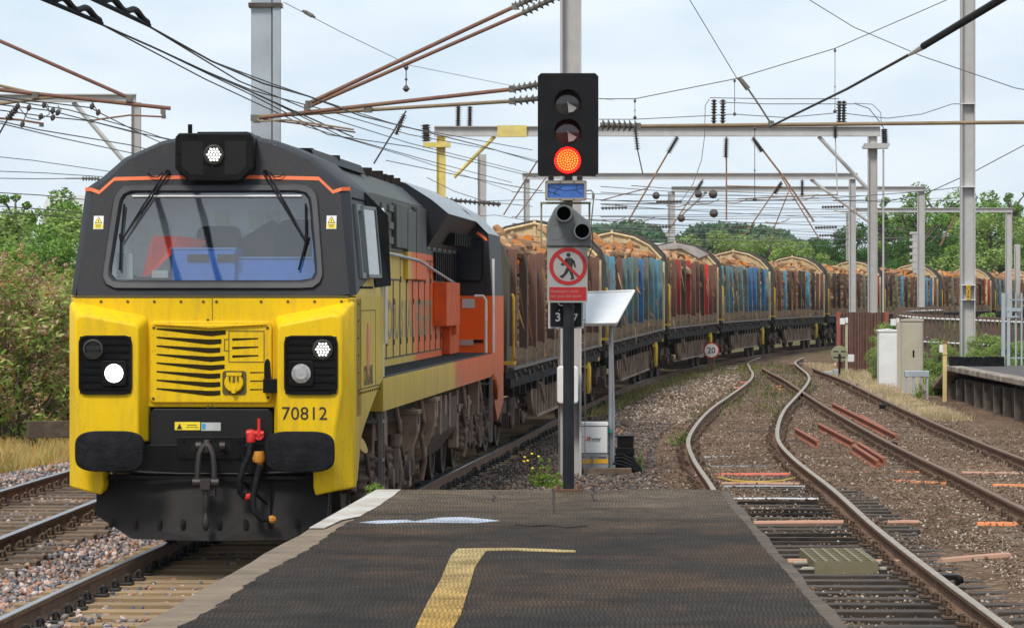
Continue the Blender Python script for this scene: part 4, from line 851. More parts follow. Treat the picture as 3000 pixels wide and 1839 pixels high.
# bogies, wheels, tank
whl = mat('wheel_steel', (.09,.065,.05), .6, .3, var=.2, dirt=(.03,.02,.015), damt=.6)
def wheelset(y, parent, r=.53, hwid=.72):
    ww = empty('wheelset', (0,0,0)); ww.parent = parent
    b = MB()
    for s in (-1, 1): b.lathe([(r+.028,-.065),(r+.028,-.035),(r,-.03),(r,.065),(r*.86,.065),(r*.82,.03),(r*.3,.03),(.12,.09),(.12,.10)], (s*hwid, y, r), (s,0,0), 28)
    b.build('wheels', whl, ww, smooth=True); b = MB(); b.lathe([(.09,-.7),(.09,.7)], (0,y,r), (1,0,0), 12); b.build('axle', MT['underdark'], ww)
for yc in (4.3, 17.0):
    bg_ = empty('bogie', (0,0,0)); bg_.parent = loco
    for k in (-1, 0, 1): wheelset(yc+k*1.85, bg_)
    b = MB(); x = 1.02
    for s in (-1, 1):
        b.prism([(yc-2.75,.80),(yc-2.3,.98),(yc-1.3,.98),(yc-.9,.72),(yc-.3,.72),(yc,.98),(yc+1.2,.98),(yc+1.6,.74),(yc+2.75,.80),(yc+2.7,.55),(yc+2.2,.50),(yc+1.9,.62),(yc-1.9,.62),(yc-2.2,.50),(yc-2.7,.55)], 'x', s*1.0, s*1.14)
    b.build('frame', MT['under'], bg_, bevel=.015, seg=1)
    b = MB()
    for s in (-1, 1):
        for k in (-1, 0, 1):
            y = yc+k*1.85; b.box(s*1.12,s*1.24,y-.17,y+.17,.38,.70); b.lathe([(.11,0),(.11,.05)], (s*1.24,y,.54), (s,0,0), 12)
            for q in (-.36,.36): b.lathe([(.05,0)]+[(.105 if t_ % 2 else .075, .02+t_*.045) for t_ in range(10)]+[(.05,.46)], (s*1.15,y+q,.40), (0,0,1), 10)
            b.lathe([(.055,0),(.055,.38),(.07,.38),(.07,.52)], (s*1.22,y+.72,.45), (.0,.1,1), 10)
            b.tube([(s*1.22,y-.5,.95),(s*1.25,y-.4,.72),(s*1.24,y-.25,.60),(s*1.2,y-.2,.35)], .024, 6)
    b.build('axleboxes_and_springs', mat('brown_bogie_grime', (.12,.08,.058), .85, var=.35, scale=7, dirt=(.025,.02,.016), damt=.75, dscale=5), bg_, bevel=.008, seg=1)
boxm = mat('brown_equipment_paint', (.25,.16,.11), .75, var=.2, dirt=(.03,.022,.018), damt=.85, dscale=3.2)
def hopper(y, z0, z1, w_=.42, x=1.14, parent=loco):
    b = MB(); b.add([(x-.3,y,z1),(x+.2,y,z1),(x+.2,y+w_,z1),(x-.3,y+w_,z1),(x-.22,y,z0),(x-.02,y,z0),(x+.10,y+w_*.6,z0),(x-.2,y+w_*.6,z0),(x+.2,y,z1-.18),(x+.2,y+w_,z1-.18)],
        [(0,1,2,3),(0,4,5,8,1),(1,8,9,2),(8,5,6,9),(2,9,6,7,3),(3,7,4,0),(4,7,6,5)]); o = b.build('sandbox', boxm, parent)
    b = MB(); b.box(x-.32,x+.22,y-.01,y+w_+.01,z1,z1+.05); b.box(x+.19,x+.215,y+.15,y+.19,z1-.10,z1+.04); b.build('lid', boxm, o, bevel=.006)
hopper(6.4,.62,1.13); hopper(8.8,.68,1.20,.5)
b = MB(); b.prism([(-1.2,1.15),(1.2,1.15),(1.2,.75),(.95,.42),(-.95,.42),(-1.2,.75)], 'y', 10.0, 14.0); b.build('fuel_tank', MT['under'], loco, bevel=.02)
b = MB()
for y, z0, z1, x in ((2.9,.42,1.20,1.20),(3.3,.5,.98,1.24),(7.3,.30,.95,1.18),(9.6,.55,1.15,1.16),(14.3,.45,1.2,1.18)): b.box(x-.12,x,y,y+.28,z0,z1)
for y in (3.05,5.2,8.2,14.6,17.6): b.tube([(1.22,y,1.28),(1.26,y+.05,1.0),(1.22,y+.15,.85),(1.26,y+.2,.55),(1.22,y+.2,.32)], .03, 7)
for i in range(26): 
    y = 2.9+i*.6; b.box(1.0,1.0+random.uniform(.1,.26),y,y+random.uniform(.08,.3),random.uniform(.75,.95),random.uniform(1.0,1.27))
b.build('underfloor_equipment', boxm, loco, bevel=.008, seg=1)
b = MB()
for s in (-1, 1):
    for i in range(3): b.box(s*1.05,s*1.31,2.80,3.05,.40+i*.38,.43+i*.38)
    for y in (2.80,3.04): b.box(s*1.27,s*1.31,y-.01,y+.02,.38,1.6)
    for i in range(3): b.box(s*1.05,s*1.31,18.98,19.2,.36+i*.4,.39+i*.4)
    for y in (18.97,19.2): b.box(s*1.28,s*1.32,y-.012,y+.02,.34,1.5)
b.build('steps', mat('step_steel', (.20,.17,.15), .6, .4, dirt=GRIME, damt=.5), loco)
b = MB(); b.lathe([(.05,0),(.10,.10),(.11,.13),(.09,.13)], (1.20,.75,.98), (.9,-.25,.55), 14); b.build('horn_cone', LIV, loco)
b = MB(); b.box(-1.1,1.1,.7,18.9,.85,1.28); b.box(-1.2,1.2,19.0,21.5,.75,1.3); b.build('underframe', MT['underdark'], loco)
b = MB(); b.tube([(1.34,19.2,1.25),(1.36,19.35,1.1),(1.34,19.6,.95)], .03, 6); b.prism([(19.4,1.3),(21.5,1.3),(21.5,.85),(20.2,.60),(19.6,.85)], 'x', 1.26, 1.325); b.build('rear_skirt', LIV, loco)
# ================================================================ TIMBER WAGONS
pos = []; D = 57.0                       # wagon starts, 20 m apart along the curve
for i in range(9):
    pos.append(D); x0 = T1(D); t_ = 0; d = D
    while t_ < 20.0: d2 = d+.25; t_ += math.hypot(.25, T1(d2)-T1(d)); d = d2
    D = d
PAL = dict(brown=(.20,.088,.06), dkbrown=(.095,.055,.042), red=(.42,.035,.02), bright=(.70,.03,.02), teal=(.13,.28,.31), grey=(.17,.22,.19), blue=(.04,.22,.52), sky=(.11,.37,.54), tan=(.36,.25,.15), black=(.03,.03,.035))
SM = {k: mat('stanchion_'+k, v, .65, var=.18, scale=3, dirt=(.09,.06,.045) if k not in ('bright',) else (.3,.06,.04), damt=.6, dscale=3.0, dstretch=(1.5,1.5,.7)) for k, v in PAL.items()}
foot = mat('pale_stanchion_foot', (.42,.32,.22), .8, var=.2, dirt=(.10,.06,.045), damt=.8, dscale=4)
rim = mat('dark_bulkhead_rim', (.05,.045,.038), .7, dirt=(.12,.07,.05), damt=.5)
olive = mat('olive_bulkhead', (.085,.075,.045), .7, dirt=(.05,.035,.03), damt=.6)
truss = mat('grimy_truss', (.30,.215,.16), .85, var=.3, scale=3, dirt=(.06,.04,.03), damt=.85, dscale=2.5, dstretch=(1,1.5,.6))
SCH = [['brown','dkbrown','brown','brown','dkbrown','brown','brown','dkbrown','brown','brown','brown'],
       ['teal','sky','brown','teal','teal','grey','blue','grey','teal','sky','teal'],
       ['brown','brown','red','dkbrown','red','brown','brown','dkbrown','bright','brown','brown'],
       ['sky','teal','teal','grey','teal','teal','blue','blue','grey','blue','teal'],
       ['brown','brown','sky','dkbrown','brown','black','black','sky','black','brown','brown'],
       ['brown','black','black','dkbrown','dkbrown','brown','dkbrown','grey','brown','red','red'],
       ['dkbrown','black','grey','sky','black','dkbrown','brown','black','sky','blue','brown'],
       ['brown','dkbrown','grey','brown','black','dkbrown','black','brown','black','red','red'],
       ['grey','sky','grey','brown','dkbrown','grey','grey','brown','brown','brown','grey']]
NAMES = ['brown stanchions and logs, directly behind the locomotive', 'teal and bright blue stanchions, behind the white solar panel', 'dark red stanchions and one bright red, next after the teal wagon',
         'teal and blue stanchions, behind and right of the speed sign', 'dark brown and two light blue stanchions, left of the pale gantry columns', 'dark stanchions ending in red, behind the wide corrugated screen',
         'dark and blue stanchions, seen above the grey cabinet', 'brown and black stanchions, seen just right of the tall mast', 'grey and blue stanchions, furthest right at the edge of the picture']
bark = ramp_random_mat('log_bark', [(.28,.14,.06),(.40,.22,.10),(.50,.32,.17),(.20,.09,.04),(.44,.24,.11),(.34,.15,.055)], .85)
endm = ramp_random_mat('log_end', [(.62,.28,.10),(.72,.22,.03),(.58,.33,.16),(.64,.40,.22),(.50,.21,.07),(.66,.30,.09)], .8)
def wagon_proto_parts():
    P = {}
    b = MB(); b.box(-1.22,1.22,.1,18.9,1.06,1.28); b.box(-1.30,-1.22,.1,18.9,1.02,1.16); b.box(1.22,1.30,.1,18.9,1.02,1.16)
    for s in (-1, 1):
        for i in range(19): b.box(s*1.22,s*1.30,.5+i,.62+i,.88,1.08)
    P['underframe'] = (b, MT['underdark'])
    b = MB()
    for s in (-1, 1):
        b.box(s*1.26,s*1.34,.2,18.8,1.29,1.33)
        for i in range(24): b.tube([(s*1.31,.5+i*.77,1.27),(s*1.34,.6+i*.77,1.12+.05*(i%3)),(s*1.31,.75+i*.77,1.22)], .018, 5)
    P['lashing_rail'] = (b, mat('lashing_rail_steel', (.20,.17,.15), .6, .3, dirt=(.05,.035,.03), damt=.8, dscale=8))
    b = MB()
    for s in (-1, 1):
        b.prism([(4.3,1.02),(14.7,1.02),(14.0,.42),(5.0,.42)], 'x', s*1.12, s*1.20)
        for i in range(18): b.box(s*1.20, s*1.255, 4.9+i*.53, 4.98+i*.53, .44, 1.02)
        b.box(s*1.08, s*1.27, 4.95, 14.05, .40, .44)
    P['side_truss'] = (b, truss)
    b = MB()
    for yc in (2.3, 16.7):
        for s in (-1, 1):
            b.prism([(yc-1.5,.62),(yc-1.1,.78),(yc+1.1,.78),(yc+1.5,.62),(yc+1.4,.48),(yc+.5,.36),(yc-.5,.36),(yc-1.4,.48)], 'x', s*.93, s*1.05)
            for q in (-.9,.9):
                b.box(s*1.03,s*1.15,yc+q-.16,yc+q+.16,.36,.60); b.lathe([(.10,0),(.12,.03),(.10,.06)], (s*1.15,yc+q,.46), (s,0,0), 10)
            for q in (-.25,.0,.25): b.lathe([(.07,-.2),(.07,.2)], (s*1.06,yc+q,.58), (0,0,1), 8)
    P['bogie_frames'] = (b, MT['under'])
    b = MB()
    for yc in (2.3, 16.7):
        for q in (-.9,.9):
            for s in (-1, 1): b.lathe([(.49,-.06),(.49,-.03),(.46,-.02),(.46,.06),(.38,.06),(.36,.02),(.14,.02),(.12,.08)], (s*.72,yc+q,.46), (s,0,0), 24)
            b.lathe([(.08,-.7),(.08,.7)], (0,yc+q,.46), (1,0,0), 8)
    P['wheels'] = (b, whl)
    arch = [(-1.30,1.28),(-1.32,2.95),(-1.24,3.22),(-1.0,3.47),(-.6,3.70),(0,3.83),(.6,3.70),(1.0,3.47),(1.24,3.22),(1.32,2.95),(1.30,1.28)]
    inn = [(-1.27,1.3),(-1.28,2.93),(-1.20,3.19),(-.98,3.43),(-.58,3.655),(0,3.78),(.58,3.655),(.98,3.43),(1.20,3.19),(1.28,2.93),(1.27,1.3)]
    return P, arch, inn
PP, arch, inn = wagon_proto_parts()
meshes = {}
wagons = []
handle_b = MB(); handle_b.tube([(1.34,-.15,2.45),(1.37,-.15,2.4),(1.37,-.15,1.50),(1.34,-.10,1.45)], .024, 6); handle_b.box(1.20,1.38,-.2,.1,1.38,1.43)
lever_b = MB(); lever_b.lathe([(.035,0),(.06,.1),(.06,.5),(.035,.6)], (1.33,15.2,.45), (0,.1,1), 8); lever_b.box(1.26,1.34,15.0,15.4,.93,1.0)
lever_b.box(1.2,1.3,18.2,18.7,1.0,1.08)
strut_b = MB(); 
for y in (5.3, 13.6): strut_b.tube([(1.29,y,.95),(1.33,y+.35,.62)], .03, 6)
for wi, D0 in enumerate(pos):
    d1 = D0
    t_ = 0
    while t_ < 19.0: d2 = d1+.25; t_ += math.hypot(.25, T1(d2)-T1(d1)); d1 = d2
    p0 = Vector((T1(D0)-(.13 if wi == 0 else 0), D0, zr(D0))); p1 = Vector((T1(d1), d1, zr(d1))); dv = (p1-p0).normalized()
    root = empty('timber_wagon', p0, 0, 'wagon with '+NAMES[wi], 'railway wagon', 'timber wagons of the train')
    root.rotation_euler = (math.asin(dv.z), 0, -math.atan2(dv.x, dv.y)); wagons.append(root)
    for nm, (b, m) in PP.items():
        if nm not in meshes: o = b.build(nm, m, root, smooth=(nm == 'wheels')); meshes[nm] = o
        else: o = meshes[nm].copy(); C.objects.link(o); o.parent = root
    for nm, b, m in (('handrail', handle_b, MT['yellow']), ('brake_lever', lever_b, MT['yellow']), ('support_strut', strut_b, truss)):
        if nm not in meshes: meshes[nm] = b.build(nm, m, root, smooth=True)
        else: o = meshes[nm].copy(); C.objects.link(o); o.parent = root
    # bulkheads: near (seen from outside) and far (cream inside face towards us)
    for k, y in ((0, .05), (1, 18.55)):
        key = 'bulkhead%d%s' % (k, 'o' if (wi == 0 and k == 0) else '')
        if key not in meshes:
            b = MB()
            if k == 1: b.prism(inn, 'y', y-.02, y+.02, 1); b.prism(arch, 'y', y+.0, y+.30, 0); b.box(1.14,1.345,y-.16,y+.02,1.28,3.02,1); b.box(-1.345,-1.14,y-.16,y+.02,1.28,3.02,1)
            else: b.prism([(x*(.955 if wi == 0 else 1), z*(.985 if wi == 0 else 1)) for x, z in arch], 'y', y, y+(.38 if wi == 0 else .16), 0); b.prism([(x*.95, z) for x, z in inn], 'y', y+(.36 if wi == 0 else .15), y+(.39 if wi == 0 else .17), 1)
            for x in (-.9,-.45,0,.45,.9): b.box(x-.03,x+.03,y-.05 if k else y-.04,y+.01,1.3,3.83-abs(x)*.42,1 if k else 0)
            if k: b.tube([(-1.25,y-.05,3.1),(-.95,y-.05,3.42),(-.55,y-.05,3.63),(0,y-.05,3.75),(.55,y-.05,3.63),(.95,y-.05,3.42),(1.25,y-.05,3.1)], .035, 6, 1)
            meshes[key] = b.build('bulkhead', [olive if wi == 0 and k == 0 else rim, MT['cream']], root)
        else:
            o = meshes[key].copy(); C.objects.link(o); o.parent = root
    if wi == 2:
        b = MB(); b.prism([(-1.05,3.42),(-.6,3.66),(0,3.785),(.6,3.66),(1.05,3.42),(.75,3.30),(.2,3.6),(-.4,3.55)], 'y', 18.44, 18.49); b.box(-.85,.2,18.40,18.44,3.38,3.43); b.build('torn_sheeting', mat('torn_grey_sheet', (.42,.40,.38), .8, dirt=(.16,.06,.04), damt=.9, dscale=3), root)
    for s in (1, -1):
        for i in range(11):
            col = SCH[wi][i]; key = 'st'+col+str(s)
            if key not in meshes:
                b = MB(); b.box(s*1.205, s*1.31, -.06, .06, 1.62, 3.10, 0); b.box(s*1.30, s*1.33, -.07, .07, 1.60, 3.08, 0)
                b.box(s*1.10, s*1.32, -.05, .05, 1.30, 1.62, 1); b.prism([(s*1.05,1.30),(s*1.05,1.75),(s*1.20,1.30)], 'y', -.08, .08, 1)
                meshes[key] = b.build('stanchion', [SM[col], foot], root)
                o = meshes[key]
            else:
                o = meshes[key].copy(); C.objects.link(o); o.parent = root
            o.location = (0, .75+i*1.73, random.uniform(-.04,.03)); o.rotation_euler = (0, s*random.uniform(-.012,.006), 0)
# ---- the loads: logs. 300 nearest visible ones are things, the rest one mass
logs = []
for wi, root in enumerate(wagons):
    M = Matrix.Translation(root.location) @ root.rotation_euler.to_matrix().to_4x4(); yy = .55
    rr = random.Random(100+wi); y = .55
    while y < 16.6:
        ln = rr.uniform(2.2, 2.45); hump = rr.uniform(3.36, 3.50)
        for _ in range(13):                                   # right flank seen between stanchions
            z = 1.36+_*.145; r = rr.uniform(.06,.11); logs.append((M, 1.03+rr.uniform(-.06,.08), y+rr.uniform(-.05,.1), z, r, ln, wi, rr.uniform(-.03,.03), 0))
        x = -1.0
        while x < 1.0:                                        # crown of the load
            r = rr.uniform(.06,.125); top_ = hump-.30*(x/1.05)**2
            for lay in range(3): logs.append((M, x+r+rr.uniform(-.03,.03), y+rr.uniform(-.25,.25), top_-r-lay*.16+rr.uniform(-.06,.05), r, ln*rr.uniform(.85,1), wi, rr.uniform(-.06,.06), 1))
            x += 2*r*.95
        for _ in range(2): logs.append((M, rr.uniform(-.7,.7), y+rr.uniform(0,1), hump+rr.uniform(-.12,-.02), rr.uniform(.05,.09), rr.uniform(.8,1.9), wi, rr.uniform(-.4,.4), 1))
        y += 2.42
def log_mb(r, ln, seed):
    rd = random.Random(seed); b = MB(); n = 9; pts = []; bend = rd.uniform(-.04,.04)
    rows = 4; rad = [[r*(1+rd.uniform(-.22,.22)) for _ in range(n)] for _ in range(rows)]
    for k in range(rows):
        for j in range(n):
            an = 2*math.pi*j/n; b.v.append((math.cos(an)*rad[k][j]+bend*math.sin(math.pi*k/(rows-1)), ln*k/(rows-1), math.sin(an)*rad[k][j]))
    for k in range(rows-1):
        for j in range(n): b.f.append((k*n+j, k*n+(j+1) % n, (k+1)*n+(j+1) % n, (k+1)*n+j)); b.m.append(0)
    o = len(b.v)
    b.v += [b.v[j] for j in range(n)]+[b.v[(rows-1)*n+j] for j in range(n)]
    b.f += [tuple(range(o+n-1, o-1, -1)), tuple(range(o+n, o+2*n))]; b.m += [1, 1]; return b
barko = ramp_random_mat('single_log_bark', [(.28,.14,.06),(.40,.22,.10),(.50,.32,.17),(.20,.09,.04),(.44,.24,.11),(.34,.15,.055)], .85, obj=True)
endo = ramp_random_mat('single_log_end', [(.62,.28,.10),(.72,.22,.03),(.58,.33,.16),(.64,.40,.22),(.50,.21,.07),(.66,.30,.09)], .8, obj=True)
lp = []
order = sorted(range(len(logs)), key=lambda i: (logs[i][6], 0 if logs[i][8] == 1 else 1, logs[i][2]))
vis = [i for i in order if logs[i][6] >= 1 or logs[i][2] > 8 or logs[i][8] == 1]
big = set()
for wi_, quota in ((0, 90), (1, 90), (2, 60), (3, 40), (4, 20)):
    cand = [i for i in order if logs[i][6] == wi_ and logs[i][8] == 1]; cand.sort(key=lambda i: -logs[i][3]); big.update(cand[:quota])
proto = []
for k in range(10):
    pr = log_mb((.09,.12,.15)[k % 3], 1.0, k)
    proto.append(pr)
rest = MB(); first = {}
wl = ['the load right behind the locomotive', 'the load on the teal wagon', 'the load on the dark red wagon', 'the blue fourth wagon above the speed sign', 'the wagon with two light blue stanchions']
for i, (M, x, y, z, r, ln, wi, tilt, kind) in enumerate(logs):
    k = i % 10; sc = r/(.09,.12,.15)[k % 3]
    T = M @ Matrix.Translation((x, y, z)) @ Matrix.Rotation(tilt, 4, 'Z') @ Matrix.Rotation(tilt*.6, 4, 'X')
    S = Matrix.Diagonal((sc, ln, sc, 1))
    if i in big:
        if k not in first:
            o = proto[k].build('log', [barko, endo]); first[k] = o
        else: o = first[k].copy(); C.objects.link(o)
        o.matrix_world = T @ S; tag(o, 'orange-brown log on top of '+wl[wi], 'log', 'logs on top of '+wl[wi])
    else:
        M2 = T @ S; oo = len(rest.v); rest.v += [tuple(M2 @ Vector(p)) for p in proto[k].v]; rest.f += [tuple(q+oo for q in f) for f in proto[k].f]; rest.m += proto[k].m
o = rest.build('log_loads', [bark, endm], normals=False); tag(o, 'mass of orange-brown split logs filling the timber wagons', 'logs', kind='stuff')
b = MB()
for root in wagons:
    M = Matrix.Translation(root.location) @ root.rotation_euler.to_matrix().to_4x4(); b.box(-.95,.86,.6,18.4,1.29,2.75,0,M)
o = b.build('packed_logs', mat('packed_bark', (.14,.065,.04), .95, var=.5, scale=5, bump=1, bscale=6)); tag(o, 'tightly packed inner logs and bark of the wagon loads', 'logs', kind='stuff')
# loose bark strips hanging between the stanchions
b = MB()
for wi, root in enumerate(wagons[:5]):
    M = Matrix.Translation(root.location) @ root.rotation_euler.to_matrix().to_4x4(); rd = random.Random(wi)
    for _ in range(9):
        y = rd.uniform(.8,18); z = rd.uniform(1.5,3.0); b.add([(1.33,y,z),(1.36,y+.03,z-.05),(1.38+rd.uniform(-.02,.1),y+.2*rd.uniform(-1,1),z-rd.uniform(.2,.7)),(1.34,y-.03,z-.1)], [(0,1,2,3)], 0, M)
o = b.build('bark_strips', bark, normals=False); tag(o, 'torn strips of bark sticking out between the wagon stanchions', 'bark', kind='stuff')
# ================================================================ OVERHEAD LINE EQUIPMENT
def insulator(b, p0, p1, r=.08, n=7, mi=0, core=.035):
    p0, p1 = Vector(p0), Vector(p1); d = p1-p0; L_ = d.length; prof = [(core, 0)]
    for i in range(n):
        t0 = L_*(i+.1)/n; t1 = L_*(i+.55)/n; t2 = L_*(i+.62)/n; prof += [(core, t0), (r, t1), (r*.98, t2), (core, t2+.002)]
    prof.append((core, L_)); b.lathe(prof, p0, d, 14, mi)
def hcol(b, x, y, z0, z1, w_, d_, t_=.03, mi=0):      # H-section column, web facing the camera
    b.box(x-w_/2, x-w_/2+t_, y-d_/2, y+d_/2, z0, z1, mi); b.box(x+w_/2-t_, x+w_/2, y-d_/2, y+d_/2, z0, z1, mi); b.box(x-w_/2+t_, x+w_/2-t_, y-t_/2, y+t_/2, z0, z1, mi)
def wire(pts, r, label, group=None, m=None, name='overhead_wire', n=5, cat='wire'):
    b = MB(); b.tube(pts, r, n); o = b.build(name, m or MT['wire'], smooth=False); return tag(o, label, cat, group)
def bezier(p0, p1, sag, n=10):
    p0, p1 = Vector(p0), Vector(p1); return [p0.lerp(p1, i/n)-Vector((0,0,4*sag*(i/n)*(1-i/n))) for i in range(n+1)]
# ---- near mast carrying the cantilevers (behind the signal)
DM = 53.5; mxx_ = (1672-CX)*DM/F
mast = empty('overhead_line_mast', (mxx_, DM, -.25), 0, 'pale grey steel mast with ladder rungs standing behind the red signal', 'mast')
b = MB(); hcol(b, 0, 0, -.2, 9.2, .30, .34); b.build('column', MT['mast'], mast)
b = MB()
for i in range(9): z = .35+i*.33; b.tube([(.15,-.19,z),(.20,-.19,z)], .008, 5)
b.tube([(.20,-.19,.1),(.20,-.19,3.1)], .007, 5)
for i in range(5): z = .9+i*.5; b.tube([(-.17,-.18,z-.2),(-.17,-.18,z)], .016, 5)
b.tube([(-.17,-.19,.1),(-.17,-.19,2.3)], .014, 5); b.build('ladder', MT['insulgrey'], mast)
b = MB(); b.prism(rrect(-.20,.10,1.15,1.68,.05), 'y', -.46, -.19); b.build('trackside_phone_box', MT['white'], mast, bevel=.02)
text_mesh('phone_number', '2', .1, MT['ink'], mast, Matrix.Translation((-.03,-.466,1.45)) @ FACE_CAM)
def cantilever(label, tubes, ins, reg, D, group=None, extra=None):
    root = empty('cantilever_arm', W(*tubes[0][1], D), 0, label, 'cantilever', group); o0 = root.location
    for (pa, pb, r, mm) in tubes: b = MB(); b.tube([W(*pa, D)-o0, W(*pb, D)-o0], r, 10); b.build('tube', mm, root, smooth=True)
    for (pa, pb, r, k) in ins: b = MB(); insulator(b, W(*pa, D)-o0, W(*pb, D)-o0, r, k); b.build('insulator', MT['insulgrey'], root)
    for path, r, mm in reg: b = MB(); b.tube([W(px, py, D+dd)-o0 for px, py, dd in path], r, 8); b.build('registration_arm', mm, root, smooth=True)
    if extra:
        b = MB()
        for (px, py, s) in extra: b.box(-.5*s, .5*s, -.5*s, .5*s, -.5*s, .5*s, 0, Matrix.Translation(W(px, py, D)-o0)); 
        b.build('clamp', MT['insulgrey'], root)
    return root
cantilever('nearer rust-red cantilever arm left of the signal, reaching over the locomotive', [((1500,262),(745,347),.030,MT['pipe']), ((1508,20),(905,303),.030,MT['pipe'])],
   [((1500,262),(1625,240),.075,8), ((1508,20),(1600,-22),.075,7)], [(((750,345,0),(760,356,-.1),(840,352,-1),(960,368,-2),(1035,380,-3)), .013, MT['pipeolive'])], DM-.3,
   extra=((752,350,.10),(905,306,.10),(862,332,.07),(1500,262,.09),(1508,20,.09)))
cantilever('further brown cantilever arm left of the signal, parallel to the rust-red one', [((1500,297),(740,343),.028,MT['pipeolive']), ((1530,40),(900,315),.028,MT['pipe'])],
   [((1500,297),(1625,285),.075,7), ((1530,40),(1640,-12),.075,7)], [(((745,345,0),(790,352,.4),(900,366,1),(1040,388,2)), .012, MT['pipe'])], DM+.5,
   extra=((744,346,.09),(900,318,.09),(1078,318,.12),(1500,297,.09)))
cantilever('long brown tube running right from the signal across the curved tracks', [((1868,370),(3150,357),.028,MT['pipeolive'])], [((1868,370),(1758,366),.09,7)], [], DM,
   extra=((1868,370,.09),(2260,362,.07)))
# ---- left-hand cantilevers over the far-left track
cantilever('rust-red cantilever arms at the top left, over the left track', [((-120,68),(378,287),.028,MT['pipe']), ((-100,253),(500,318),.030,MT['pipe'])], [],
   [(((0,305,0),(110,290,0),(175,283,0)), .022, MT['pipeolive']), (((-60,238,0),(100,274,0)), .022, MT['pipeolive']), (((265,355,0),(290,350,0),(380,338,0),(482,343,0)), .013, MT['pipe']), (((-60,342,0),(60,352,0),(122,362,0)), .016, MT['pipe'])], 55,
   extra=((380,289,.10),(105,280,.09),(478,328,.07),(268,355,.05),(122,366,.06),(480,342,.06)))
cl = empty('wire_clamps', W(150,320,55), 0, 'dark drooping jumper wires and clamps under the top left cantilever tubes', 'wire clamps')
b = MB()
for px, py in ((130,308),(155,325),(170,330),(270,312),(288,330),(52,312),(85,316),(120,342),(155,345),(66,365)): b.lathe([(.01,-.05),(.035,-.02),(.035,.02),(.01,.05)], W(px,py,55)-cl.location, (.3,0,1), 8)
for pts in (((55,315),(80,345),(115,352),(145,335),(140,305)), ((130,310),(160,340),(180,325),(170,310)), ((270,300),(288,330)), ((85,318),(66,362))): b.tube([W(x,y,55)-cl.location for x, y in pts], .008, 5)
insulator(b, W(22,350,55)-cl.location, W(48,318,55)-cl.location, .06, 5); b.tube([W(-20,425,55)-cl.location, W(22,350,55)-cl.location], .014, 6); b.build('clamps', MT['insul'], cl)
# ---- contact and catenary wires over the train
def wk(path, K, **k): return [Vector(((px-CX)*K/(HY-py), F*K/(HY-py), HC+K)) for px, py in path]
pa = wk([(-40,-75),(122,0),(298,73),(450,140),(580,200),(719,262),(870,330),(1035,402)], 2.5); wire(pa, .011, 'lower dark contact wire crossing the top left and passing just above the locomotive roof')
pb = wk([(90,-83),(268,0),(438,79),(620,180),(770,245),(901,282),(1060,341)], 2.5); wire(pb+[W(1240,385,64), W(1400,425,78), W(1571,475,95), W(1750,520,118)], .011, 'upper dark contact wire crossing the top left towards the back of the signal')
for i, pts in enumerate(([(580,200,41.2),(740,266,50),(960,325,57),(1200,395,70),(1450,440,90),(1571,470,105)], [(450,140,37.8),(740,280,50),(960,395,58),(1200,430,70),(1571,520,100)],
    [(719,262,45.4),(800,300,52),(1000,400,60),(1250,470,80),(1500,535,110)], [(620,180,40),(800,247,50),(1030,325,58),(1180,372,66),(1560,440,90)])):
    wire([W(*p) for p in pts], .0085, ('thin wire running over the locomotive roof, highest of the four thin ones','thin wire over the locomotive, second of the four thin ones','lowest thin wire over the locomotive roof','thin wire rising from the left mast towards the signal head')[i])
for k, path in enumerate((pa[1:3], pb[1:3])):        # rubber section insulator sleeves on the near wires
    root = empty('insulating_sleeve', path[0], 0, ('black wavy insulating sleeve on the lower wire at the top left','black wavy insulating sleeve on the upper wire at the top left')[k], 'wire sleeve', 'wavy sleeves on the wires')
    b = MB(); p0 = path[0]*1.0; p1 = path[1]; d_ = p1-p0; q0 = p0-d_*.5; pts = [q0+(p1-q0)*(i/40) for i in range(41)]
    b.tube([p-p0+Vector((0,0,.012)) for p in pts], .021, 8)
    b.tube([p-p0+Vector((0,0,.065+.028*math.sin(i*.62))) for i, p in enumerate(pts[:38])]+[pts[39]-p0+Vector((0,0,.03))], .030, 8); b.build('sleeve', MT['rubber'], root, smooth=True)
wire([W(832,8,60), W(1000,95,62), W(1160,172,66), W(1190,190,70), W(1500,252,95), W(1800,295,110)], .006, 'thin grey stay wire from the top of the left galvanised mast', m=MT['wiregrey'])
b = MB(); tb = empty('turnbuckle', W(905,42,60), 0, 'small turnbuckle on the thin stay wire by the left mast', 'turnbuckle'); b.lathe([(.012,-.12),(.035,-.06),(.035,.06),(.012,.12)], (0,0,0), (1,0,-.55), 8); b.build('body', MT['insulgrey'], tb)
left = [(0,285,46),(60,312,0),(250,345,0),(383,378,0)]
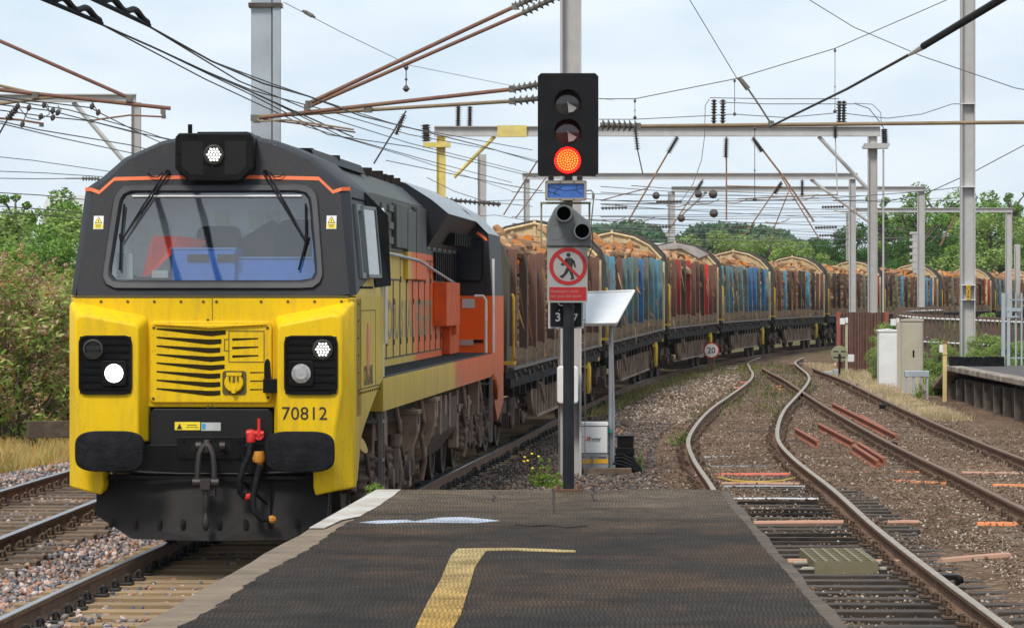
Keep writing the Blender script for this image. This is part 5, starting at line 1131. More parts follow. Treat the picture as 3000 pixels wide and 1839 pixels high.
for i, pts in enumerate(([(-60,275,50),(60,292,52),(265,316,55),(300,335,56),(420,395,66),(520,440,80)], [(-60,315,50),(120,340,55),(265,355,56),(400,388,62),(560,425,80)],
    [(-60,342,50),(110,380,55),(380,425,64),(560,470,85)], [(-60,300,50),(150,325,54),(390,388,60),(640,435,80)], [(-50,455,110),(95,470,115),(330,504,125)], [(-50,500,110),(130,507,115),(300,518,120)],
    [(-50,522,110),(100,524,112),(240,523,115)], [(-50,562,80),(120,572,90),(280,588,100)], [(-60,600,80),(150,615,85),(280,628,90)], [(-60,618,75),(150,632,82),(280,645,88)])):
    wire([W(*p) for p in pts], .009 if i < 4 else .012, ('thin dark wire through the clamps under the top left cantilever tube','dark wire just below the top left cantilever, sagging towards the cab','lowest of the dark wires descending to the cab roof from the left','dark wire crossing the slanting brace of the far left gantry','thin wire at the left just above the small ribbed insulator, sloping down','thin wire ending near the small ribbed insulator left of the cab','thin level wire meeting the small ribbed insulator left of the cab','uppermost wire crossing in front of the left trees','middle wire crossing in front of the left trees','lowest wire crossing in front of the left trees')[i])
ii = empty('line_insulator', W(240,523,115), 0, 'small grey ribbed insulator in the wires left of the cab', 'insulator'); b = MB(); insulator(b, (0,0,0), W(292,524,115)-W(240,523,115), .08, 6); b.tube([(-.5,0,0),(0,0,0)], .02, 5); b.build('ribbed_body', MT['insulgrey'], ii)
# ---- masts and portals
def lone_mast(label, px0, px1, ytop, D, m, col2=None, z0=None, name='overhead_line_mast', depth=.3):
    x = ((px0+px1)/2-CX)*D/F; w_ = (px1-px0)*D/F; zt = HC-(ytop-HY)*D/F; zb = (zr(D)-.3) if z0 is None else z0
    root = empty(name, (x, D, zb), 0, label, 'mast'); b = MB(); hcol(b, 0, 0, 0, zt-zb, w_, depth, .025); b.build('column', m, root); return root
DL = 63; r_ = empty('galvanised_mast', ((779-CX)*DL/F, DL, -.3), 0, 'galvanised steel mast behind the locomotive roof, left of centre', 'mast')
b = MB(); b.box(-.24,.10,-.12,.12,0,9); b.box(.125,.245,-.16,.16,0,9); b.box(.10,.125,-.02,.02,0,9)
b.build('column', MT['galv'], r_); b = MB(); b.box(-.28,.28,-.2,.2,7.55,7.62); b.lathe([(.03,0),(.05,.05),(.02,.10),(.05,.15),(.03,.2)], (-.30,0,4.45+.35), (0,0,1), 8); b.build('bracket', MT['insul'], r_)
def portal(label, D, pl, pr, ytop, ybot, wcol, mcol=None, brace=(), left=True, right=True, extra=(), px_beam_l=None, px_beam_r=None, zb=None):
    mcol = mcol or MT['mast']; s = F/D; X = lambda p: (p-CX)/s; Z = lambda p: HC-(p-HY)/s; zg = zr(D)-.3 if zb is None else zb
    xl, xr = X(pl), X(pr); root = empty('gantry', ((xl+xr)/2, D, zg), 0, label, 'gantry', 'overhead line gantries'); ox, oz = (xl+xr)/2, zg
    zt, zb_ = Z(ytop)-oz, Z(ybot)-oz
    bl = (X(px_beam_l) if px_beam_l is not None else xl)-ox; br = (X(px_beam_r) if px_beam_r is not None else xr)-ox
    b = MB(); b.box(bl, br, -.12, .12, zt-.03, zt); b.box(bl, br, -.12, .12, zb_, zb_+.03); b.box(bl, br, -.02, .02, zb_+.03, zt-.03); b.build('beam', mcol, root)
    for ok, x, mm in ((left, xl-ox, mcol), (right, xr-ox, mcol)):
        if ok: b = MB(); hcol(b, x, 0, 0, zb_-.002, wcol, .26, .025); b.build('column', mm if not (ok == 'yellow') else MT['yellowmast'], root)
    for (p0, p1, mm) in brace:
        if p0: b = MB(); b.tube([(X(p0[0])-ox, 0, Z(p0[1])-oz), (X(p1[0])-ox, 0, Z(p1[1])-oz)], .07, 6); b.build('brace', mm or mcol, root)
    return root, X, Z, ox, oz
portal('grey gantry with a slanting brace at the far left, behind the wires', 101, -420, 399, 276, 300, .25, brace=(((215,300),(368,478),None),), left=False)
g2, X, Z, ox, oz = portal('grey and yellow gantry crossing behind the signal, its left column painted yellow', 122, 1292, 2556, 370, 400, .30, left='yellow', right=True,
    brace=(((1450,400),(1330,520),MT['yellowmast']), ((2398,400),(2540,552),None)), px_beam_l=1272, px_beam_r=2578)
b = MB(); b.box(X(1457)-ox, X(1543)-ox, -.125, .125, Z(402)-oz, Z(368)-oz); b.build('yellow_band', MT['yellowmast'], g2)
b = MB(); b.box(X(2528)-ox, X(2600)-ox, -.3, .3, Z(436)-oz, Z(428)-oz); b.box(X(2532)-ox, X(2604)-ox, -.3, .3, Z(428)-oz, Z(421)-oz); insulator(b, (X(2592)-ox, 0, Z(420)-oz), (X(2590)-ox, 0, Z(378)-oz), .14, 8, 1, .08); b.build('switch_bracket', [MT['mast'], MT['insul']], g2)
b = MB(); b.box(X(1240)-ox, X(1320)-ox, -.2, .2, Z(432)-oz, Z(418)-oz); b.build('yellow_bracket', MT['yellowmast'], g2); b = MB(); insulator(b, (X(1250)-ox,0,Z(415)-oz), (X(1247)-ox,0,Z(365)-oz), .17, 7, 0, .1); b.build('insulator', MT['insul'], g2)
b = MB(); b.tube([(X(2586)-ox,-.2,0), (X(2586)-ox,-.2,Z(440)-oz)], .035, 6); b.build('cable_duct', MT['mast'], g2)
g3, *_ = portal('second grey gantry, lower than the yellow-striped one and seen just beneath it', 150, 1543, 2497, 507, 526, .26, brace=(((2375,526),(2545,650),None),), px_beam_l=1530, px_beam_r=2512)
g4, *_ = portal('third grey gantry, wide and distant, its right column over the blue wagon', 173, 1967, 2698, 546, 562, .33, brace=(((2070,562),(1985,640),None),), px_beam_r=2712)
g5, *_ = portal('most distant grey gantry, crossing in front of the right-hand trees', 214, 2488, 2955, 609, 622, .36, px_beam_r=2966)
lone_mast('blurred pale mast between the yellow gantry column and the signal', 1399, 1425, 452, 140, MT['mast'])
big_ = lone_mast('tall thick grey mast with a yellow plate, standing behind the right platform', 2814, 2855, -60, 95, MT['mast'], depth=.36)
b = MB(); zpl = lambda py: HC-(py-HY)*95/F-big_.location.z
b.box(-.052,.052,-.21,-.185,zpl(878),zpl(834)); pt = b.build('number_plate', MT['yellow'], big_)
text_mesh('plate_marks', 'O416', .125, MT['ink'], big_, Matrix.Translation((0,-.215,zpl(856))) @ FACE_CAM @ Matrix.Rotation(R(-90),4,'Z'), ext=.001)
b = MB()
for py in (835, 878, 305, 548): b.box(-.185,.185,-.19,.19,zpl(py)-.010,zpl(py)+.010)
b.build('bands', MT['white'], big_)
lone_mast('thin distant mast at the right edge in front of the trees', 2972, 2988, 716, 225, MT['mast'])
b = MB(); r_ = empty('cable_post', ((2681-CX)*190/F, 190, .2), 0, 'distant mast with stacked insulators above the grey cabinet', 'mast'); b.box(-.13,.13,-.1,.1,0,HC+(HY-688)*190/F-.2)
for i in range(6): b.box(-.28,.1,-.12,.12,3.6+i*.35,3.72+i*.35)
b.build('column', MT['mast'], r_)
# ---- standing insulators, droppers and registration tubes hanging from the portals
def hang(label, pts, ins, D, r=.03, m=None, cat='registration arm', group='arms hanging from the gantries'):
    root = empty('registration_arm', W(*pts[0], D), 0, label, cat, group); o = root.location
    b = MB(); b.tube([W(px,py,D)-o for px, py in pts], r, 6); b.build('tube', m or MT['pipe'], root)
    if ins: b = MB(); insulator(b, W(*ins[0],D)-o, W(*ins[1],D)-o, .11, 9, 0, .04); b.build('insulator', MT['insul'], root)
    return root
rustpale = mat('pale_rusty_tube', (.30,.17,.10), .8, var=.25, dirt=(.12,.07,.05), damt=.6)
hang('slanting rusty arm hanging from the grey gantry just right of the signal', [(1985,400),(1840,648)], ((1985,402),(1958,448)), 121, .032, rustpale)
hang('vertical rusty arm hanging from the middle of the grey gantry', [(2128,400),(2128,645)], ((2128,405),(2126,462)), 121, .030, rustpale)
hang('long rusty arm slanting down to the right from the grey gantry', [(2205,402),(2300,525),(2385,650)], ((2205,405),(2232,445)), 121, .036, rustpale)
hang('continuation of the rusty arm, ending near the far trees', [(2290,520),(2400,700)], None, 130, .025, rustpale)
hang('thin vertical tube with an insulator hanging near the right column', [(2447,400),(2453,570)], ((2447,370),(2447,405)), 121, .022, MT['mast'])
hang('slanting dark arm left of the signal, under the cantilever tubes', [(1190,325),(1095,480)], ((1185,335),(1160,395)), 118, .03, MT['insul'])
hang('slanting rusty arm behind the left side of the signal box', [(1575,470),(1475,630)], None, 125, .028, rustpale)
hang('second slanting rusty arm behind the signal, closer to it', [(1600,520),(1510,640)], None, 128, .024, rustpale)
hang('slanting arm below the second gantry, left part', [(2060,525),(1950,690)], ((2058,530),(2040,560)), 149, .03, rustpale)
hang('slanting arm below the second gantry, middle part', [(2290,530),(2180,690)], ((2290,535),(2270,568)), 149, .03, rustpale)
hang('short vertical dark insulator arm under the second gantry', [(2350,526),(2350,580)], ((2350,528),(2350,575)), 149, .02, MT['insul'])
hang('slanting arm below the third gantry', [(2310,562),(2255,700)], None, 172, .03, rustpale)
hang('horizontal rusty tube in the middle of the wires under the gantries', [(2130,545),(2300,549)], None, 149, .03, rustpale)
hang('long thin level tube reaching to the right column', [(2160,583),(2455,570)], None, 121, .022, MT['pipeolive'])
hang('slanting tube beneath the signal box edge, running right', [(1768,585),(1895,552)], None, 125, .02, MT['pipe'])
hang('dark arm slanting beyond the third gantry near the right trees', [(2640,625),(2670,700)], ((2640,625),(2655,660)), 213, .05, MT['insul'])
hang('reddish arm slanting in front of the right trees', [(2800,628),(2755,720)], None, 213, .06, MT['pipe'])
si = empty('post_insulators', W(2096,360,121), 0, 'pair of dark upright insulators on the grey gantry', 'insulator', 'upright insulators on the gantry'); 
def uprights(label, xs, D, y0, y1):
    root = empty('post_insulator', W(xs[0],y0,D), 0, label, 'insulator', 'upright insulators on the gantry'); b = MB()
    for x in xs: insulator(b, W(x,y0,D)-root.location, W(x+1,y1,D)-root.location, .11, 9, 0, .05)
    b.build('stacks', MT['insul'], root)
bpy.data.objects.remove(si)
uprights('pair of dark upright insulators left of centre on the grey gantry', (2091,2117), 121, 368, 292)
uprights('pair of dark upright insulators near the right end of the grey gantry', (2458,2471), 121, 368, 296)
uprights('pair of dark upright insulators on the yellow-banded gantry beam left of the signal', (1342,1376), 121, 370, 312)
for (px,py,D,l) in ((2046,569,110,'leftmost'),(2089,569,105,'upper'),(2091,625,105,'lower'),(1996,640,120,'bottom left'),(1922,573,115,'upper left')):
    root = empty('disc_insulator', W(px,py,D), 0, l+' of the dark round disc insulators hanging in the wires right of the signal', 'insulator', 'round disc insulators'); r0 = 13*D/F*(1.0 if px > 2050 else .85)
    b = MB(); b.lathe([(r0*.2,-.12),(r0*.9,-.04),(r0,0),(r0*.8,.05),(r0*.25,.1),(.05,.3)], (0,0,0), (.1,1,.05), 16); b.build('discs', MT['insul'], root, smooth=True)
# wires in the right half
RW = [([(2020,0),(2160,232),(2168,240)],50,.006,'wiregrey','thin tie wire from the top of the picture down to the long brown tube'),
 ([(2255,372),(2480,262),(2665,160),(2930,0)],None,.012,'wire','dark wire rising steeply to the top right corner'),
 ([(2370,0),(2500,80),(2700,165),(2972,258),(3010,265)],70,.009,'wiregrey','thin grey wire crossing the top right from left to right downwards'),
 ([(1755,290),(1860,290),(2152,232),(2445,143),(2660,50),(2775,0)],118,.016,'wiregrey','grey catenary wire rising from the signal to the top right, with droppers'),
 ([(1755,350),(1860,350),(2060,340),(2150,335),(2300,345),(2445,332)],118,.014,'wiregrey','sagging wire just above the grey gantry beam'),
 ([(2476,333),(2600,347),(2700,335),(2790,305),(2812,305)],118,.014,'wiregrey','wire sagging from the gantry insulators to the tall right mast'),
 ([(2080,287),(2240,290),(2458,290)],119,.014,'wiregrey','upper of two level wires between the upright insulators'),
 ([(2105,300),(2240,305),(2470,305),(2500,305)],119,.014,'wiregrey','lower of two level wires between the upright insulators'),
 ([(3020,415),(2850,505),(2710,568),(2600,590),(2440,588)],100,.012,'wire','dark wire descending from the right edge to the gantries'),
 ([(2812,548),(2760,555),(2650,565),(2440,580),(2100,590),(1800,600)],110,.013,'wiregrey','wire fixed to the tall right mast, running left behind the columns'),
 ([(2500,303),(2545,318),(2575,355),(2590,378)],120,.016,'wiregrey','curved jumper wire dropping to the insulator at the right column'),
 ([(2505,303),(2555,306),(2580,330),(2582,370)],120,.012,'wiregrey','rounder jumper wire beside the curved one at the right column'),
 ([(2078,290),(2066,310),(2064,400),(2055,470),(2030,540),(1995,590)],119,.012,'wiregrey','long jumper wire hanging from the left upright insulators')]
for pts, D, r, m, lab in RW:
    if D is None: q = wk(pts, 1.75)
    else: q = [W(x, y, D) for x, y in pts]
    wire(q, r, lab, m=MT[m])
b = MB(); s0 = wk([(2665,160)], 1.75)[0]; s1 = wk([(2930,0)], 1.75)[0]; root = empty('insulating_sleeve', s0, 0, 'thick dark sleeve with a white end on the wire at the top right', 'wire sleeve')
b.tube([(s1-s0)*t for t in (.18,.6,1.,1.6)], .025, 8); b.build('sleeve', MT['rubber'], root); b = MB(); b.tube([Vector((0,0,0)), (s1-s0)*.18], [.014,.027], 8); b.build('sleeve_end', MT['white'], root)
root = empty('tie_strainer', W(2168,235,50), 0, 'grey strainer rod between the thin tie wire and the long brown tube', 'strainer'); b = MB(); q = [W(x,y,50)-root.location for x, y in ((2165,228),(2192,262),(2225,310),(2258,362))]; b.tube(q, .014, 6); b.tube(q[:2], [.03,.036], 8); b.lathe([(.04,-.03),(.04,.03)], q[-1], (0,1,0), 8); b.build('rod', MT['insulgrey'], root)
for i, (px, y0, y1, D) in enumerate(((1860,292,350,118),(2152,233,340,118),(2446,145,332,118),(1190,190,270,66),(2211,372,590,105))):
    root = empty('dropper', W(px,y0,D), 0, ('thin vertical dropper right beside the signal head','thin vertical dropper left of the tie wire','tall thin vertical dropper at the right part of the gantry','thin blurred dropper left of the signal under the red tubes','thin vertical dropper hanging below the long brown tube')[i], 'dropper', 'droppers'); b = MB(); q = W(px,y1,D)-root.location
    b.tube([(0,0,0), q], .010, 5); b.lathe([(.02,0),(.05,.05),(.02,.12)], (0,0,-.1), (0,0,1), 8); b.lathe([(.02,0),(.07,.05),(.02,.12)], q, (0,0,1), 8); b.lathe([(.01,0),(.03,.03),(.01,.06)], q*.6, (0,0,1), 8); b.build('rod', MT['insul'], root)
root = empty('dropper', W(1861,375,118), 0, 'dark string of insulators hanging just right of the signal head', 'insulator'); b = MB(); insulator(b, (0,0,0), W(1868,440,118)-root.location, .10, 9, 0, .03); b.tube([W(1868,440,118)-root.location, W(1883,510,118)-root.location], .02, 5); b.build('string', MT['insul'], root)
# far wires over the train: a countable bundle
rd = random.Random(5)
for i in range(22):
    y0 = 560+i*7.5+rd.uniform(-2,2); xa = rd.choice([1690,1760,1850,1500]); xb = rd.choice([2400,2520,2650,2820]); D0, D1 = 110, 190
    sl = rd.uniform(-.02,.06); ym = lambda x: y0+sl*(x-2100)
    wire([W(x, ym(x)+((x-xa)/(xb-xa)-.5)**2*-18, D0+(D1-D0)*(x-xa)/(xb-xa)) for x in np.linspace(xa, xb, 8)], .012, ('uppermost','second','third','fourth','fifth','sixth','seventh','eighth','ninth','tenth','eleventh','twelfth','thirteenth','fourteenth','fifteenth','sixteenth','seventeenth','eighteenth','nineteenth','twentieth','next to lowest','lowest')[i]+' of the thin far wires above the wagons, counted from the top', 'far wires above the wagons', MT['wiregrey'] if i % 2 else MT['wire'])
for i, (x, y, D) in enumerate(((1960,592,130),(1800,610,130),(2175,665,150),(2420,667,150),(2440,607,150),(2430,690,160),(1930,665,140),(2620,700,190))):
    root = empty('line_insulator', W(x,y,D), 0, ('small ribbed insulator right of the round disc insulators','small ribbed insulator just right of the blue signal box','small ribbed insulator over the pale flowering tree','lower ribbed insulator left of the pale gantry columns','upper ribbed insulator touching the pale gantry columns','lowest ribbed insulator left of the pale gantry columns','ribbed insulator above the distant wood behind the teal wagon','ribbed insulator in front of the trees right of the gantry columns')[i], 'insulator', 'insulators in the far wires'); b = MB(); insulator(b, (-.45,0,0), (.45,0,.02), .075, 8, 0, .03); b.build('ribs', MT['insul'], root)
for i in range(8):
    x = 1760+i*95+rd.uniform(-20,20); y = 590+rd.uniform(-10,60); root = empty('curved_arm', W(x,y,140), 0, ('leftmost','second from left','third from left','fourth from left','fifth from left','sixth from left','seventh from left','rightmost')[i]+' of the small curved rusty arms among the far wires', 'steady arm', 'steady arms in the far wires')
    b = MB(); b.tube([W(x+t*70-0, y+9*math.sin(t*3)-t*10, 140)-root.location for t in (0,.2,.4,.6,.8,1)], .018, 6); b.build('arm', rustpale, root)
for i, (pts, D) in enumerate((([(1200,600),(1400,590),(1560,585)],120),([(1130,470),(1300,505),(1500,545),(1590,560)],90),([(1250,520),(1330,560),(1420,590),(1560,605)],110),([(1300,640),(1450,630),(1570,650)],130))):
    wire([W(x,y,D) for x, y in pts], .011, ('level thin wire beside the long dark insulator left of the signal','steep thin wire meeting the signal edge above the blue box','thin wire sloping down to the left of the blue signal box','lowest thin wire between the locomotive roof and the signal')[i], 'wires left of the signal', MT['wiregrey'])
root = empty('line_insulator', W(1385,590,120), 0, 'long dark insulator in the wires between locomotive roof and signal', 'insulator'); b = MB(); insulator(b, (-.9,0,.06), (.9,0,-.1), .10, 12, 0, .04); b.build('ribs', MT['insul'], root)
for lab, pts in (('thin wire running above the left mast bracket towards the yellow gantry', [(298,73,36.7),(600,232,48),(900,372,62),(1180,455,90),(1500,560,140)]),
   ('thin slack wire crossing in front of the left galvanised mast', [(438,79,34.9),(700,238,46),(960,345,60),(1200,420,80),(1560,510,120)]),
   ('thin wire from the left cantilever down behind the cab roof', [(-40,285,50),(200,322,56),(420,385,64),(640,460,80)]),
   ('thin dark wire high at the left, ending behind the locomotive', [(-40,352,52),(180,405,60),(400,452,72),(600,500,90)])):
    wire([W(*p) for p in pts], .009, lab)
# ================================================================ SIGNAL, SIGNS, CABINETS
DS = 32.75; KS = DS/F
def SX(px): return (px-CX)*KS
def SZ(py): return HC-(py-HY)*KS
sx0 = SX(1666); sig = empty('railway_signal', (sx0, DS, zp), 0, 'red three-aspect railway signal on a black pole at the platform end', 'signal')
lx_ = lambda px: SX(px)-sx0; lz = lambda py: SZ(py)-zp
b = MB(); b.lathe([(.049,.0),(.049,lz(700))], (0,0,0), (0,0,1), 24); b.build('pole', mat('satin_black_pole', (.010,.011,.015), .45, spec=.25, dirt=(.06,.06,.06), damt=.3, dscale=4), sig, smooth=True)
b = MB(); b.box(-.12,.12,-.1,.1,0,.02,0)
for x in (-.09,.09): b.lathe([(.018,0),(.018,.04)], (x,-.06,.02), (0,0,1), 6)
b.build('base_plate', mat('rusty_base', (.14,.06,.03), .8, dirt=(.05,.04,.03), damt=.6), sig, bevel=.004)
rearpost = MB(); rearpost.box(-.035,.035,.06,.13,lz(760),lz(420)); rearpost.box(-.03,.03,.02,.10,lz(640),lz(600)); rearpost.build('rear_bracket', MT['mast'], sig)
hx0, hx1, hz0, hz1 = lx_(1575), lx_(1752), lz(518), lz(218)
c = .028; hp = [(hx0+c*.6,hz0),(hx1-c,hz0),(hx1,hz0+c),(hx1,hz1-c),(hx1-c,hz1),(hx0+c,hz1),(hx0,hz1-c),(hx0,hz0+c*.6)]
blk = mat('matt_black_backboard', (.006,.0065,.008), .6, spec=.2, dirt=(.03,.022,.025), damt=.35, dscale=4)
b = MB(); b.prism(hp, 'y', -.16, -.14); b.box(hx0+.06,hx1-.06,-.14,.10,hz0+.03,hz1-.08); b.build('signal_head', blk, sig, bevel=.004)
lens = mat('unlit_signal_lens', (.035,.032,.03), .12, spec=.8, var=.3, scale=60); lensr = mat('dull_red_lens', (.05,.012,.012), .12, spec=.8)
for i, (py, on) in enumerate(((304,0),(389,0),(471,1))):
    cx_, cz_ = lx_(1662), lz(py); r = 37*KS
    b = MB(); n_ = 28; ri, ro = r, r*1.05
    vs_ = []
    for k in range(n_+1):                                     # hood over the top half
        an = math.pi*(-.12+1.24*k/n_); e = .012+.10*max(0, math.sin(an))*(.4 if on else 1)
        for rr_, yy in ((ro,-.16),(ro,-.16-e),(ri,-.16-e),(ri,-.16)): vs_.append((cx_+rr_*math.cos(an), yy, cz_+rr_*math.sin(an)))
    b.add(vs_, [(4*k+j, 4*k+(j+1) % 4, 4*k+4+(j+1) % 4, 4*k+4+j) for k in range(n_) for j in range(4)]); b.build('hood', blk, sig, smooth=True)
    if not on:
        b = MB(); b.lathe([(r,0),(r*.7,-.012),(.0002,-.018)], (cx_,-.16,cz_), (0,1,0), 28); o = b.build('lens', lens if i == 0 else lensr, sig, smooth=True)
        b = MB(); b.add([(cx_,-.181,cz_),(cx_+.008,-.181,cz_-r*.80),(cx_+r*.45,-.176,cz_-r*.72),(cx_+r*.72,-.176,cz_-r*.42)], [(0,1,2,3)]); b.lathe([(.007,0),(.007,-.004)], (cx_,-.181,cz_), (0,1,0), 8); b.build('deflector', mat('pale_deflector', (.30,.28,.28) if i == 0 else (.33,.20,.20), .4), o)
    else:
        b = MB(); b.disc((cx_,-.175,cz_), (0,1,0), r*1.04, .012, 32); o = b.build('red_lens', mat('lit_red_lens', (.6,.01,.005), .3, emit=(1,.0025,.001), estr=5), sig)
        b = MB()
        rd = random.Random(3)
        for ring in range(0, 5):
            nn = max(1, ring*6)
            for k in range(nn):
                an = 2*math.pi*k/nn+ring*.3; rr_ = r*.195*ring; b.disc((cx_+rr_*math.cos(an), -.182, cz_+rr_*math.sin(an)), (0,1,0), r*.060, .005, 8)
        b.build('led_cluster', mat('red_signal_led', (1,.5,.05), .3, emit=(1,.30,.008), estr=.85), o)
# route box
fr = mat('weathered_box_frame', (.30,.27,.23), .6, dirt=(.15,.09,.05), damt=.5, dscale=6)
x0,x1,z0,z1 = lx_(1597),lx_(1718),lz(588),lz(530)
b = MB(); o_ = rrect(x0,x1,z0,z1,.018,n=4); i_ = rrect(lx_(1604),lx_(1711),lz(581),lz(539),.012,n=4); nn = len(o_)
b.add([(p[0],.06,p[1]) for p in o_]+[(p[0],-.13,p[1]) for p in o_]+[(p[0],-.13,p[1]) for p in i_]+[(p[0],-.11,p[1]) for p in i_],
 [(k,(k+1)%nn,nn+(k+1)%nn,nn+k) for k in range(nn)]+[(nn+k,nn+(k+1)%nn,2*nn+(k+1)%nn,2*nn+k) for k in range(nn)]+[(2*nn+k,2*nn+(k+1)%nn,3*nn+(k+1)%nn,3*nn+k) for k in range(nn)]+[tuple(range(nn))])
rb = b.build('route_box', fr, sig)
b = MB(); b.prism(i_, 'y', -.112, -.10); b.build('blue_panel', mat('blue_route_panel', (.045,.13,.42), .25, var=.15, scale=20), rb)
b = MB()
for pts in (((1606,548),(1630,553),(1652,560),(1680,558),(1708,551)),((1622,575),(1628,560),(1645,548)),((1606,563),(1622,566),(1640,574)),((1690,544),(1686,558),(1705,572))): b.tube([(lx_(x),-.114,lz(y)) for x, y in pts], .0022, 4)
b.build('panel_cracks', MT['ink'], rb)
b = MB()
for px in (1600,1640,1680,1715):
    for py in (533,585): b.lathe([(.007,0),(.007,-.008)], (lx_(px),-.13,lz(py)), (0,1,0), 6)
b.box(lx_(1606),lx_(1622),-.1,.0,lz(530),lz(518)); b.box(lx_(1690),lx_(1706),-.1,0,lz(530),lz(518)); b.build('box_fixings', MT['insulgrey'], rb)
# bracket frame under the box
b = MB(); b.box(lx_(1583),lx_(1731),-.05,.05,lz(598),lz(592))
for px in (1586,1727): b.box(lx_(px)-.008,lx_(px)+.008,-.02,.04,lz(728),lz(598))
b.box(lx_(1583),lx_(1731),-.03,.05,lz(728),lz(722)); b.build('support_frame', mat('mossy_frame', (.22,.20,.10), .7, dirt=(.35,.32,.25), damt=.5, dscale=8), sig)
b = MB(); b.tube([(lx_(1716),-.05,lz(560)),(lx_(1730),-.06,lz(558)),(lx_(1737),-.06,lz(565)),(lx_(1738),-.06,lz(590)),(lx_(1732),-.04,lz(650)),(lx_(1738),-.02,lz(720)),(lx_(1722),.0,lz(760))], .006, 6)
b.lathe([(.012,0),(.012,.04)], (lx_(1738),-.06,lz(582)), (0,0,1), 8); b.build('cable', MT['insulgrey'], sig)
# two-lamp subsidiary signal
gry = mat('grey_lamp_housing', (.125,.135,.14), .5, dirt=(.2,.2,.2), damt=.3)
oc = [(1601,722),(1601,664),(1606,648),(1624,612),(1636,600),(1652,598),(1666,602),(1728,652),(1732,664),(1731,722)]
b = MB(); b.prism([(lx_(x),lz(y)) for x, y in oc][::-1], 'y', -.10, .04); sub = b.build('subsidiary_signal', gry, sig, bevel=.01)
for px, py in ((1651,627),(1704,678)):
    r = 24*KS; b = MB(); b.lathe([(r*1.05,.0),(r*1.05,-.05),(r,-.16),(r*.86,-.16),(r*.82,-.02),(.001,-.02)], (lx_(px),-.10,lz(py)), (0,1,.0), 24); b.build('lamp_tube', gry, sub, smooth=True)
    b = MB(); b.disc((lx_(px),-.125,lz(py)), (0,1,0), r*.82, .004, 20); b.build('dark_lens', mat('black_lens', (.003,.003,.004), .9, spec=.05), sub)
b = MB(); b.lathe([(23*KS,.01),(23*KS,-.003),(21*KS,-.003),(20.5*KS,-.001)], (lx_(1628),-.10,lz(680)), (0,1,0), 28); b.build('blank_disc', gry, sub)
# identity plate
b = MB(); b.prism(rrect(lx_(1612),lx_(1704),lz(957),lz(872),.012,n=3), 'y', .055, .07); ip = b.build('identity_plate', blk, sig)
wt = MT['white']
T_ = lambda px, py, y=.053: Matrix.Translation((lx_(px), y, lz(py))) @ FACE_CAM
b = MB(); b.box(lx_(1606),lx_(1710),.07,.075,lz(962),lz(868)); b.build('plate_back', MT['mast'], sig)
text_mesh('plate_letters', 'C', .10, wt, ip, T_(1644,886)); text_mesh('plate_number', '3', .105, wt, ip, T_(1635,930), bold=.002); text_mesh('plate_number', '7', .085, wt, ip, T_(1686,930), bold=.002)
b = MB(); b.disc((lx_(1681),.053,lz(899)), (0,1,0), .009, .003, 8); b.disc((lx_(1638),.053,lz(909)), (0,1,0), .006, .003, 8); b.build('plate_dots', wt, ip)
b = MB()
for px in (1630,1690): b.tube([(lx_(px),.06,lz(958)),(lx_(px)+.015,.05,lz(964)),(lx_(px)+.03,.04,lz(958))], .004, 5)
b.build('plate_clips', MT['mast'], sig)
# ---- no-passengers sign
sg = empty('warning_sign', (sx0, DS-.07, SZ(886)), 0, 'grey warning sign with a crossed-out walking figure fixed to the black signal pole', 'sign')
lx_ = lambda px: SX(px)-sx0; lz = lambda py: SZ(py)-SZ(886)
b = MB(); b.prism(rrect(lx_(1603),lx_(1721),0,lz(724),.004,n=2), 'y', -.012, 0); b.box(-.05,.05,0,.025,.05,.09); b.box(-.05,.05,0,.025,.35,.39); b.build('panel', mat('grey_white_sign', (.30,.29,.28), .6, dirt=(.25,.24,.2), damt=.3), sg)
cx_, cz_ = lx_(1664), lz(780); r = 55*KS
b = MB(); n_ = 48; b.add([(cx_+rr_*math.cos(2*math.pi*k/n_), -.016, cz_+rr_*math.sin(2*math.pi*k/n_)) for rr_ in (r, r*.80) for k in range(n_)], [(k,(k+1)%n_,n_+(k+1)%n_,n_+k) for k in range(n_)])
b.build('red_ring', MT['redsign'], sg)
b = MB(); b.disc((lx_(1665),-.0145,lz(747)), (0,1,0), 6.2*KS, .002, 16)
Q = lambda pts: b.prism([(lx_(x),lz(y)) for x, y in pts], 'y', -.0150, -.0130)
Q([(1656,756),(1673,755),(1680,762),(1676,784),(1661,784),(1657,772)])
Q([(1657,757),(1660,764),(1651,778),(1643,777),(1642,773),(1648,770)]); Q([(1674,757),(1683,764),(1687,782),(1683,784),(1678,770)])
Q([(1660,783),(1671,786),(1660,802),(1648,815),(1639,811),(1640,808),(1650,803)]); Q([(1664,783),(1676,783),(1678,800),(1682,817),(1670,819),(1670,816),(1674,814),(1669,800)])
b.build('walking_figure', MT['ink'], sg)
b = MB(); d_ = r*.86*.7071; w_ = .0085; b.add([(cx_-d_-w_,-.0165,cz_+d_-w_),(cx_-d_+w_,-.0165,cz_+d_+w_),(cx_+d_+w_,-.0165,cz_-d_+w_),(cx_+d_-w_,-.0165,cz_-d_-w_)], [(0,1,2,3)]); b.build('red_bar', MT['redsign'], sg)
b = MB(); b.prism(rrect(lx_(1609),lx_(1717),lz(880),lz(841),.008,n=3), 'y', -.015, -.012); b.build('red_band', MT['redsign'], sg)
tw = mat('faded_sign_lettering', (.40,.14,.13), .6)
M_ = lambda py: Matrix.Translation((lx_(1613), -.0165, lz(py))) @ FACE_CAM
text_mesh('sign_text', 'Passengers must', .036, tw, sg, M_(853), align='LEFT', ext=.0005, bold=.0005); text_mesh('sign_text', 'not pass this point', .036, tw, sg, M_(867), align='LEFT', ext=.0005, bold=.0005)
